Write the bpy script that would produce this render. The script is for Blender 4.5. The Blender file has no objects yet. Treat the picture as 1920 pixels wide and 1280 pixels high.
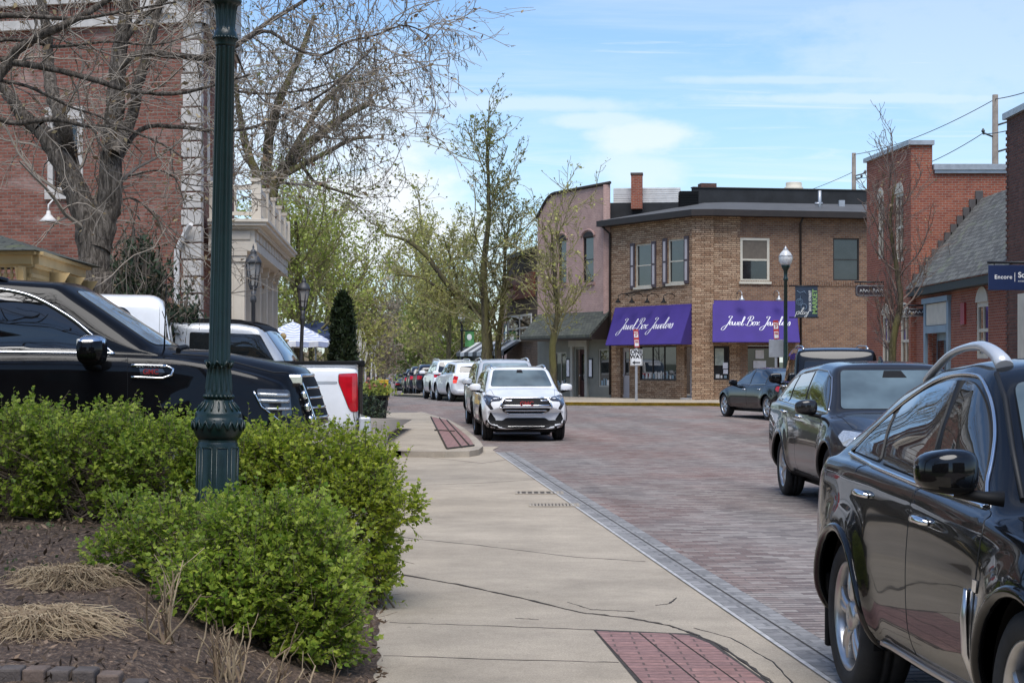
import bpy, bmesh, math, random
import numpy as np
from mathutils import Vector, Matrix
from mathutils.bvhtree import BVHTree
from mathutils.geometry import delaunay_2d_cdt

C = bpy.context.scene
COL = C.collection
F, HC, HY = 3400.0, 1.65, 684.0          # focal length in photo pixels, eye height, horizon row

# ---------------------------------------------------------------- camera
cam = bpy.data.cameras.new("camera")
cam.lens = F / 1920 * 36
cam.sensor_width = 36
cam.shift_y = (HY - 640) / 1920
cam.clip_start = 0.1
cam.clip_end = 6000
co = bpy.data.objects.new("camera", cam)
co.location = (0, 0, HC)
co.rotation_euler = (math.pi / 2, 0, 0)
COL.objects.link(co)
C.camera = co
C.view_settings.view_transform = 'Standard'
C.view_settings.look = 'None'
C.view_settings.exposure = 0.6
C.view_settings.gamma = 1

# ---------------------------------------------------------------- sky and sun
SUN_EL, SUN_AZ = math.radians(62), math.radians(178)   # behind the camera, veiled by thin cloud
wd = bpy.data.worlds.new("World")
C.world = wd
wd.use_nodes = True
nt = wd.node_tree
nt.nodes.clear()
def wn(t, **k):
    n = nt.nodes.new(t)
    for a, b in k.items():
        setattr(n, a, b)
    return n
def wm(op, a, b=None, c=None):
    n = wn('ShaderNodeMath', operation=op)
    for i, x in enumerate((a, b, c)):
        if x is None: continue
        if isinstance(x, (int, float)): n.inputs[i].default_value = x
        else: nt.links.new(x, n.inputs[i])
    return n.outputs[0]
out = wn('ShaderNodeOutputWorld'); bg = wn('ShaderNodeBackground')
sky = wn('ShaderNodeTexSky', sky_type='NISHITA', sun_disc=False, sun_elevation=SUN_EL, sun_rotation=SUN_AZ,
         air_density=1.0, dust_density=0.6, ozone_density=2.6)
bg.inputs['Strength'].default_value = 0.135
tc = wn('ShaderNodeTexCoord'); sp = wn('ShaderNodeSeparateXYZ')
nt.links.new(tc.outputs['Generated'], sp.inputs[0])
X_, Y_, Z_ = sp.outputs
den = wm('ADD', wm('MAXIMUM', Z_, 0.0), 0.10)
cx = wm('DIVIDE', X_, den); cy = wm('DIVIDE', Y_, den)
def wnoise(sx, sy, sc, det, rough, dist=0.0, off=0.0):
    cb = wn('ShaderNodeCombineXYZ')
    nt.links.new(wm('MULTIPLY_ADD', cx, sx, off), cb.inputs[0]); nt.links.new(wm('MULTIPLY', cy, sy), cb.inputs[1])
    n = wn('ShaderNodeTexNoise')
    n.inputs['Scale'].default_value = sc; n.inputs['Detail'].default_value = det
    n.inputs['Roughness'].default_value = rough; n.inputs['Distortion'].default_value = dist
    nt.links.new(cb.outputs[0], n.inputs['Vector'])
    return n.outputs['Fac']
def wramp(v, a, b):
    n = wn('ShaderNodeMapRange', interpolation_type='SMOOTHSTEP')
    n.inputs[1].default_value = a; n.inputs[2].default_value = b
    nt.links.new(v, n.inputs[0])
    return n.outputs[0]
def wblob(px, py, rx, ry):               # a cloud bank centred on one compass direction of the sky
    dx, dz = (px - 960) / F, (HY - py) / F
    xx = wm('DIVIDE', wm('SUBTRACT', wm('DIVIDE', X_, wm('MAXIMUM', Y_, 0.05)), dx), rx)
    zz = wm('DIVIDE', wm('SUBTRACT', wm('DIVIDE', Z_, wm('MAXIMUM', Y_, 0.05)), dz), ry)
    r = wm('SQRT', wm('ADD', wm('MULTIPLY', xx, xx), wm('MULTIPLY', zz, zz)))
    return wm('SUBTRACT', 1.0, r)
cb = wn('ShaderNodeMapping'); cb.inputs['Scale'].default_value = (26, 26, 60)
nt.links.new(tc.outputs['Generated'], cb.inputs[0])
fine = wn('ShaderNodeTexNoise'); fine.inputs['Scale'].default_value = 1.0; fine.inputs['Detail'].default_value = 7
fine.inputs['Roughness'].default_value = 0.62
nt.links.new(cb.outputs[0], fine.inputs['Vector'])
fz = wm('MULTIPLY_ADD', fine.outputs['Fac'], 2.2, -1.1)
veil = wramp(wnoise(0.7, 1.9, 1.3, 6, 0.6, 0.6), 0.42, 0.80)
cirr = wramp(wnoise(0.55, 2.6, 2.2, 7, 0.62, 1.0, 3.1), 0.50, 0.85)
cum = None
for (px, py, rx, ry, k) in ((700, 400, .062, .040, .9), (820, 430, .04, .026, .7), (1215, 262, .034, .011, .62), (1190, 320, .030, .013, .45),
                            (1000, 196, .075, .005, .4), (1105, 226, .035, .005, .45), (860, 190, .05, .004, .4), (1650, 185, .10, .004, .4), (1500, 150, .09, .003, .35), (1800, 80, .12, .05, .30), (560, 250, .10, .06, .55)):
    b = wramp(wm('ADD', wblob(px, py, rx, ry), wm('MULTIPLY', fz, 0.8)), -0.3, 0.62)
    b = wm('MULTIPLY', b, k)
    cum = b if cum is None else wm('MAXIMUM', cum, b)
haze = wm('MULTIPLY', wm('SUBTRACT', 1.0, wramp(Z_, 0.0, 0.22)), 0.08)
mask = wm('MAXIMUM', cum, wm('MAXIMUM', wm('MULTIPLY', veil, 0.30), wm('MULTIPLY', cirr, 0.75)))
mask = wm('MINIMUM', wm('ADD', mask, haze), 0.95)
mixc = wn('ShaderNodeMix', data_type='RGBA')
tint = wn('ShaderNodeMix', data_type='RGBA', blend_type='MULTIPLY'); tint.inputs[0].default_value = 1; tint.inputs[7].default_value = (.70, .80, .91, 1)
nt.links.new(sky.outputs[0], tint.inputs[6]); nt.links.new(mask, mixc.inputs[0]); nt.links.new(tint.outputs[2], mixc.inputs[6])
mixc.inputs[7].default_value = (4.9, 5.15, 5.45, 1)
nt.links.new(mixc.outputs[2], bg.inputs['Color']); nt.links.new(bg.outputs[0], out.inputs['Surface'])

sl = bpy.data.lights.new("sun", 'SUN'); sl.energy = 2.6; sl.angle = math.radians(44); sl.color = (1, .965, .92)
so = bpy.data.objects.new("sun", sl); COL.objects.link(so)
sdir = Vector((math.sin(SUN_AZ) * math.cos(SUN_EL), math.cos(SUN_AZ) * math.cos(SUN_EL), math.sin(SUN_EL)))
so.rotation_euler = sdir.to_track_quat('Z', 'Y').to_euler()

# ---------------------------------------------------------------- object helpers
def tag(o, label=None, cat=None, group=None, kind=None):
    if label: o['label'] = label
    if cat: o['category'] = cat
    if group: o['group'] = group
    if kind: o['kind'] = kind
    return o
def empty(name, loc=(0, 0, 0), rz=0.0, parent=None):
    o = bpy.data.objects.new(name, None); COL.objects.link(o)
    o.location = loc; o.rotation_euler = (0, 0, rz); o.parent = parent
    o.empty_display_size = 0.2
    return o
def thing(name, label, cat, loc=(0, 0, 0), rz=0.0, group=None):
    return tag(empty(name, loc, rz), label, cat, group)
def copy_tree(o, parent=None):
    c = o.copy(); COL.objects.link(c); c.parent = parent
    for ch in list(o.children): copy_tree(ch, c)
    return c
def mesh_obj(name, me, mats, parent=None, smooth=False):
    for m in (mats if isinstance(mats, (list, tuple)) else [mats]): me.materials.append(m)
    o = bpy.data.objects.new(name, me); COL.objects.link(o); o.parent = parent
    return o
def fast_mesh(name, V, faces, mats, parent=None, smooth=False, mi=None, uv=None):
    """faces: int array (n,k) of equal-sized polygons, or a list of such arrays"""
    V = np.asarray(V, np.float32)
    fl = faces if isinstance(faces, list) else [faces]
    fl = [np.asarray(f, np.int32) for f in fl if len(f)]
    me = bpy.data.meshes.new(name)
    me.vertices.add(len(V)); me.vertices.foreach_set('co', V.ravel())
    li = np.concatenate([f.ravel() for f in fl])
    tot = np.concatenate([np.full(len(f), f.shape[1], np.int32) for f in fl])
    st = np.concatenate([[0], np.cumsum(tot)[:-1]]).astype(np.int32)
    me.loops.add(len(li)); me.loops.foreach_set('vertex_index', li)
    me.polygons.add(len(tot)); me.polygons.foreach_set('loop_start', st)
    if mi is not None: me.polygons.foreach_set('material_index', np.asarray(mi, np.int32))
    me.polygons.foreach_set('use_smooth', np.full(len(tot), smooth))
    if uv is not None:
        l = me.uv_layers.new(name='UVMap'); l.data.foreach_set('uv', np.asarray(uv, np.float32).ravel())
    me.update(calc_edges=True)
    return mesh_obj(name, me, mats, parent)

class MB:
    def __init__(s): s.v = []; s.f = []; s.m = []; s.M = None; s.sm = []
    def P(s, p):
        p = Vector(p)
        s.v.append(s.M @ p if s.M is not None else p); return len(s.v) - 1
    def face(s, ids, mi=0, sm=False): s.f.append(list(ids)); s.m.append(mi); s.sm.append(sm)
    def poly(s, pts, mi=0): s.face([s.P(p) for p in pts], mi)
    def box(s, a, b, mi=0):
        x0, x1 = sorted((a[0], b[0])); y0, y1 = sorted((a[1], b[1])); z0, z1 = sorted((a[2], b[2]))
        i = [s.P(p) for p in ((x0, y0, z0), (x1, y0, z0), (x1, y1, z0), (x0, y1, z0), (x0, y0, z1), (x1, y0, z1), (x1, y1, z1), (x0, y1, z1))]
        for q in ((0, 3, 2, 1), (4, 5, 6, 7), (0, 1, 5, 4), (1, 2, 6, 5), (2, 3, 7, 6), (3, 0, 4, 7)): s.face([i[k] for k in q], mi)
    def prism(s, pts, ext, mi=0):
        """polygon pts (3-D, counter-clockwise seen from the ext side) swept by vector ext"""
        e = Vector(ext); n = len(pts)
        a = [s.P(p) for p in pts]; b = [s.P(Vector(p) + e) for p in pts]
        s.face(b, mi); s.face(a[::-1], mi)
        for k in range(n): s.face([a[k], a[(k + 1) % n], b[(k + 1) % n], b[k]], mi)
    def tube(s, pts, r, n=8, mi=0, cap=True, sm=True, closed=False, flat=1.0, up=None):
        pts = [Vector(p) for p in pts]; rr = r if isinstance(r, (list, tuple)) else [r] * len(pts)
        rings = []; ref = None; N = len(pts)
        for k, p in enumerate(pts):
            if closed: t = pts[(k + 1) % N] - pts[k - 1]
            else: t = pts[min(k + 1, N - 1)] - pts[max(k - 1, 0)]
            if t.length < 1e-9: t = Vector((0, 0, 1))
            t.normalize()
            if ref is None: ref = Vector(up) if up else (Vector((0, 0, 1)) if abs(t.z) < .9 else Vector((1, 0, 0)))
            if up: ref = Vector(up)
            u = ref - t * ref.dot(t)
            if u.length < 1e-6: u = t.orthogonal()
            u.normalize(); w = t.cross(u); ref = u
            rings.append([s.P(p + (u * math.cos(2 * math.pi * j / n) * flat + w * math.sin(2 * math.pi * j / n)) * rr[k]) for j in range(n)])
        m = N if closed else N - 1
        for k in range(m):
            a, b = rings[k], rings[(k + 1) % N]
            for j in range(n): s.face([a[j], a[(j + 1) % n], b[(j + 1) % n], b[j]], mi, sm)
        if cap and not closed:
            s.face(rings[0][::-1], mi); s.face(rings[-1], mi)
    def lathe(s, prof, n=24, mi=0, c=(0, 0, 0), axis='z', sm=True, flute=0, fd=0.0):
        """prof: list of (r, h[, fluted?])"""
        rings = []
        for q in prof:
            r, h = q[0], q[1]; fl = len(q) > 2 and q[2]
            ring = []
            for j in range(n):
                a = 2 * math.pi * j / n
                rad = r * (1 - (fd * (0.5 - 0.5 * math.cos(flute * a)) if fl else 0))
                x, y = rad * math.cos(a), rad * math.sin(a)
                p = (x, y, h) if axis == 'z' else ((x, h, y) if axis == 'y' else (h, x, y))
                ring.append(s.P((p[0] + c[0], p[1] + c[1], p[2] + c[2])))
            rings.append(ring)
        inv = axis == 'y'
        for a, b in zip(rings, rings[1:]):
            for j in range(n):
                q = [a[j], a[(j + 1) % n], b[(j + 1) % n], b[j]]
                s.face(q[::-1] if inv else q, mi, sm)
        for ring, rev in ((rings[0], True), (rings[-1], False)):
            q = ring[::-1] if rev != inv else ring
            s.face(q, mi)
    def sphere(s, c, r, n=12, m=8, mi=0, sc=(1, 1, 1)):
        prof = []
        rows = []
        for i in range(1, m):
            th = math.pi * i / m
            rows.append([s.P((c[0] + r * sc[0] * math.sin(th) * math.cos(2 * math.pi * j / n), c[1] + r * sc[1] * math.sin(th) * math.sin(2 * math.pi * j / n), c[2] - r * sc[2] * math.cos(th))) for j in range(n)])
        bt, tp = s.P((c[0], c[1], c[2] - r * sc[2])), s.P((c[0], c[1], c[2] + r * sc[2]))
        for a, b in zip(rows, rows[1:]):
            for j in range(n): s.face([a[j], a[(j + 1) % n], b[(j + 1) % n], b[j]], mi, True)
        for j in range(n):
            s.face([bt, rows[0][(j + 1) % n], rows[0][j]], mi, True); s.face([tp, rows[-1][j], rows[-1][(j + 1) % n]], mi, True)
    def build(s, name, mats, parent=None, uv=True, bevel=0.0):
        me = bpy.data.meshes.new(name)
        me.from_pydata([tuple(p) for p in s.v], [], s.f)
        me.polygons.foreach_set('material_index', s.m); me.polygons.foreach_set('use_smooth', s.sm)
        me.update()
        if bevel:
            bm = bmesh.new(); bm.from_mesh(me)
            ed = [e for e in bm.edges if len(e.link_faces) == 2 and e.calc_face_angle(0) > 0.6]
            bmesh.ops.bevel(bm, geom=ed, offset=bevel, segments=2, affect='EDGES', profile=.5, clamp_overlap=True)
            bm.to_mesh(me); bm.free(); me.update()
        if uv:
            l = me.uv_layers.new(name='UVMap'); d = np.zeros((len(me.loops), 2), np.float32)
            for p in me.polygons:
                n = p.normal
                if abs(n.z) > .9: t = Vector((1, 0, 0)); b = Vector((0, 1, 0))
                else:
                    t = Vector((-n.y, n.x, 0)).normalized(); b = n.cross(t)
                for li in p.loop_indices:
                    q = me.vertices[me.loops[li].vertex_index].co
                    d[li] = (q.dot(t), q.dot(b))
            l.data.foreach_set('uv', d.ravel())
        return mesh_obj(name, me, mats, parent)

def Wp(px, py, D): return Vector(((px - 960) * D / F, D, HC + (HY - py) * D / F))
def Gp(px, py, z=0.0):
    D = (HC - z) * F / (py - HY); return Vector(((px - 960) * D / F, D, z))
def sstep(a, b, x):
    t = np.clip((np.asarray(x, float) - a) / (b - a), 0, 1); return t * t * (3 - 2 * t)

# ---------------------------------------------------------------- materials
def mat(name):
    m = bpy.data.materials.new(name); m.use_nodes = True
    n = m.node_tree; b = n.nodes['Principled BSDF']
    return m, n, b
def link(n, a, b): n.links.new(a, b)
def noise(n, scale, detail=4, rough=.55, vec=None, dist=0):
    t = n.nodes.new('ShaderNodeTexNoise'); t.inputs['Scale'].default_value = scale; t.inputs['Detail'].default_value = detail
    t.inputs['Roughness'].default_value = rough; t.inputs['Distortion'].default_value = dist
    if vec is not None: link(n, vec, t.inputs['Vector'])
    return t.outputs['Fac']
def ramp(n, v, stops):
    r = n.nodes.new('ShaderNodeValToRGB'); link(n, v, r.inputs[0]); e = r.color_ramp.elements
    while len(e) < len(stops): e.new(.5)
    for k, (p, c) in enumerate(stops): e[k].position = p; e[k].color = (c[0], c[1], c[2], 1) if not isinstance(c, (int, float)) else (c, c, c, 1)
    return r.outputs[0]
def mix(n, f, a, b, mode='MIX'):
    m = n.nodes.new('ShaderNodeMix'); m.data_type = 'RGBA'; m.blend_type = mode
    for s, x in ((m.inputs[0], f), (m.inputs[6], a), (m.inputs[7], b)):
        if isinstance(x, (int, float)): s.default_value = x if s == m.inputs[0] else (x, x, x, 1)
        elif isinstance(x, tuple): s.default_value = (x[0], x[1], x[2], 1)
        else: link(n, x, s)
    return m.outputs[2]
def coords(n, kind='Object', scale=None, rot=None):
    if kind == 'UV':
        t = n.nodes.new('ShaderNodeUVMap'); t.uv_map = 'UVMap'; o = t.outputs[0]
    else: o = n.nodes.new('ShaderNodeTexCoord').outputs[kind]
    if scale or rot:
        m = n.nodes.new('ShaderNodeMapping')
        if scale: m.inputs['Scale'].default_value = scale
        if rot: m.inputs['Rotation'].default_value = rot
        link(n, o, m.inputs[0]); o = m.outputs[0]
    return o
def bump(n, b, h, dist=.01, st=.6):
    p = n.nodes.new('ShaderNodeBump'); p.inputs['Distance'].default_value = dist; p.inputs['Strength'].default_value = st
    link(n, h, p.inputs['Height']); link(n, p.outputs[0], b.inputs['Normal'])
M = {}
def simple(name, col, rough=.6, metal=0.0, var=.15, scale=6.0, bmp=0.0, spec=.5, coat=0.0, kind='Object'):
    m, n, b = mat(name)
    v = coords(n, kind)
    f = noise(n, scale, 5, .6, v)
    lo = tuple(c * (1 - var) for c in col); hi = tuple(min(1, c * (1 + var)) for c in col)
    link(n, ramp(n, f, [(.3, lo), (.7, hi)]), b.inputs['Base Color'])
    b.inputs['Roughness'].default_value = rough; b.inputs['Metallic'].default_value = metal
    b.inputs['Specular IOR Level'].default_value = spec
    if coat: b.inputs['Coat Weight'].default_value = coat; b.inputs['Coat Roughness'].default_value = .03
    if bmp: bump(n, b, noise(n, scale * 6, 4, .6, v), bmp)
    return m
def brickmat(name, c1, c2, mortar, bw=.21, bh=.075, ms=.010, var=.35, stain=None, rough=.9, bd=.012, rot=0.0, offset=.5, dark=None, vary=0.55):
    m, n, b = mat(name)
    v = coords(n, 'UV', rot=(0, 0, rot) if rot else None)
    t = n.nodes.new('ShaderNodeTexBrick'); link(n, v, t.inputs['Vector'])
    t.inputs['Scale'].default_value = 1; t.inputs['Brick Width'].default_value = bw; t.inputs['Row Height'].default_value = bh
    t.inputs['Mortar Size'].default_value = ms; t.inputs['Mortar Smooth'].default_value = .3; t.offset = offset
    t.inputs['Color1'].default_value = (*c1, 1); t.inputs['Color2'].default_value = (*c2, 1); t.inputs['Mortar'].default_value = (*mortar, 1)
    f = noise(n, 2.2, 6, .65, v)
    g = noise(n, 17, 3, .6, coords(n, 'UV', scale=(1, 2.6, 1)))
    col = mix(n, vary, t.outputs['Color'], ramp(n, g, [(.3, 1 - var), (.7, 1 + var)]), 'MULTIPLY')
    col = mix(n, .6, col, ramp(n, f, [(.3, .72), (.7, 1.2)]), 'MULTIPLY')
    if stain:
        s = noise(n, 1.1, 8, .7, coords(n, 'UV', scale=(.7, 1.6, 1)), .6)
        col = mix(n, ramp(n, s, [(stain[1], 0.0), (stain[1] + .13, .75)]), col, stain[0])
    link(n, col, b.inputs['Base Color']); b.inputs['Roughness'].default_value = rough
    b.inputs['Specular IOR Level'].default_value = .25
    hgt = mix(n, .35, t.outputs['Fac'], noise(n, 45, 4, .6, v))
    inv = n.nodes.new('ShaderNodeInvert'); link(n, hgt, inv.inputs[1])
    bump(n, b, inv.outputs[0], bd, .9)
    return m
def paint(name, col, rough=.22, metal=0.0, coat=.9, spec=.12):
    m, n, b = mat(name)
    v = coords(n, 'Object'); f = noise(n, 3.5, 5, .6, v)
    link(n, ramp(n, f, [(.3, tuple(c * .92 for c in col)), (.75, tuple(c * 1.1 + .002 for c in col))]), b.inputs['Base Color'])
    b.inputs['Roughness'].default_value = rough; b.inputs['Metallic'].default_value = metal
    b.inputs['Coat Weight'].default_value = coat; b.inputs['Coat Roughness'].default_value = .02
    b.inputs['Specular IOR Level'].default_value = spec
    # road film: a faint dust that roughens the clear coat in patches
    d = noise(n, 2.0, 6, .7, v)
    link(n, ramp(n, d, [(.4, .012), (.8, .06)]), b.inputs['Coat Roughness'])
    return m
def glassmat(name, col=(.012, .014, .016), rough=.02, coat=1.0):
    m, n, b = mat(name)
    v = coords(n, 'Object'); f = noise(n, 1.7, 3, .5, v)
    link(n, ramp(n, f, [(.3, tuple(c * .6 for c in col)), (.7, tuple(c * 1.5 for c in col))]), b.inputs['Base Color'])
    b.inputs['Roughness'].default_value = rough; b.inputs['Specular IOR Level'].default_value = .35
    b.inputs['Coat Weight'].default_value = coat; b.inputs['Coat Roughness'].default_value = .01
    return m
def leafmat(name, lo, hi, trans=.35, rough=.5, scale=30.0, tint=None):
    m, n, b = mat(name)
    g = n.nodes.new('ShaderNodeNewGeometry')
    r = ramp(n, g.outputs['Random Per Island'], [(0, lo), (.55, tuple((a + c) / 2 for a, c in zip(lo, hi))), (1, hi)])
    v = coords(n, 'Object')
    r = mix(n, .5, r, ramp(n, noise(n, 1.6, 3, .5, v), [(.35, .75), (.7, 1.25)]), 'MULTIPLY')
    link(n, r, b.inputs['Base Color']); b.inputs['Roughness'].default_value = rough
    b.inputs['Specular IOR Level'].default_value = .35
    t = n.nodes.new('ShaderNodeBsdfTranslucent'); link(n, r, t.inputs['Color'])
    ms = n.nodes.new('ShaderNodeMixShader'); ms.inputs[0].default_value = trans
    link(n, b.outputs[0], ms.inputs[1]); link(n, t.outputs[0], ms.inputs[2])
    link(n, ms.outputs[0], n.nodes['Material Output'].inputs['Surface'])
    return m
def resample(P, K):
    P = np.asarray(P, float); n = len(P)
    Pm = np.vstack([2 * P[0] - P[1], P, 2 * P[-1] - P[-2]]); t = np.linspace(0, n - 1, K); i = np.clip(t.astype(int), 0, n - 2); f = (t - i)[:, None]
    p0, p1, p2, p3 = Pm[i], Pm[i + 1], Pm[i + 2], Pm[i + 3]
    return .5 * (2 * p1 + (p2 - p0) * f + (2 * p0 - 5 * p1 + 4 * p2 - p3) * f ** 2 + (3 * p1 - p0 - 3 * p2 + p3) * f ** 3)
# ---------------------------------------------------------------- vehicles
M['black'] = paint('black_paint', (.003, .003, .0035), .25, 0, .8, .05)
M['black_soft'] = paint('black_paint_thin_coat', (.003, .003, .0035), .3, 0, .42, .05)  # weaker clear coat tones down the sun's reflection on the full-size SUV
M['dkgrey'] = paint('dark_grey_paint', (.018, .016, .015), .3, .3)
M['white'] = paint('white_paint', (.76, .77, .78), .3)
M['silver'] = paint('silver_paint', (.52, .54, .56), .3, .2)
M['midgrey'] = paint('mid_grey_paint', (.20, .215, .23), .3, .4)
M['darkblue'] = paint('dark_blue_paint', (.012, .016, .03), .3)
M['chrome'] = simple('chrome', (.78, .79, .80), .12, 1.0, .05)
M['satin'] = simple('satin_metal', (.62, .62, .63), .28, 1.0, .08)
M['alloy'] = simple('alloy_rim', (.50, .50, .50), .30, .9, .15)
M['rubber'] = simple('tyre_rubber', (.018, .018, .018), .85, 0, .3, 20)
M['plastic'] = simple('black_plastic', (.007, .007, .0075), .65, 0, .2, 30, spec=.2)
M['seal'] = simple('window_seal', (.006, .006, .006), .6)
M['glass'] = glassmat('tinted_glass', (.010, .012, .013))
M['screen'] = glassmat('windshield_glass', (.085, .115, .125), .03, 1.0)
M['screen2'] = glassmat('windshield_glass_dark', (.05, .065, .07), .03, 1.0)
M['screen3'] = glassmat('dusty_sky_windshield', (.20, .25, .27), .06, 1.0)  # pale base colour stands in for reflected sky, plus some dust
M['dglass'] = glassmat('dark_glass', (.004, .0045, .005))
M['lamp'] = simple('headlamp_lens', (.55, .57, .58), .08, .5, .3, 40, coat=1)
M['lampd'] = simple('headlamp_dark', (.04, .04, .045), .1, .2, .3, 40, coat=1)
M['red'] = simple('taillight_red', (.46, .004, .012), .15, 0, .3, 9, coat=.6)
M['wlens'] = simple('clear_lens', (.55, .55, .53), .15, .2, .2, 30, coat=1)
M['badge'] = simple('red_badge', (.30, .03, .03), .3)
m_, n_, b_ = mat('daytime_lamp'); b_.inputs['Base Color'].default_value = (.8, .85, .9, 1)
b_.inputs['Emission Color'].default_value = (.92, .96, 1, 1); b_.inputs['Emission Strength'].default_value = 2.2; M['drl'] = m_
m_, n_, b_ = mat('brake_lamp'); b_.inputs['Base Color'].default_value = (.6, .02, .02, 1)
b_.inputs['Emission Color'].default_value = (1, .10, .06, 1); b_.inputs['Emission Strength'].default_value = .45; M['brake'] = m_

def hermite(P, k):
    """smooth interpolation of control sections P (nx, n, 2), k samples per span; mirror symmetric ends"""
    nx, n, _ = P.shape
    a = P[:, 1:2] * np.array([-1, 1]); b = P[:, -2:-1] * np.array([-1, 1])
    Q = np.concatenate([a, P, b], 1)
    d = np.linalg.norm(np.diff(Q, axis=1), axis=2) ** .5 + 1e-4
    t = np.concatenate([np.zeros((nx, 1)), np.cumsum(d, 1)], 1)[..., None]
    s = np.diff(Q, axis=1) / np.diff(t, axis=1)
    h = np.diff(t, axis=1)
    tan = (s[:, :-1] * h[:, 1:] + s[:, 1:] * h[:, :-1]) / (h[:, 1:] + h[:, :-1])
    out = []
    for i in range(n - 1):
        p0, p1, m0, m1, hh = P[:, i], P[:, i + 1], tan[:, i], tan[:, i + 1], h[:, i + 1]
        for j in range(k):
            u = j / k
            out.append((2 * u**3 - 3 * u**2 + 1) * p0 + (u**3 - 2 * u**2 + u) * hh * m0 + (-2 * u**3 + 3 * u**2) * p1 + (u**3 - u**2) * hh * m1)
    out.append(P[:, -1])
    return np.stack(out, 1)

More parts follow.
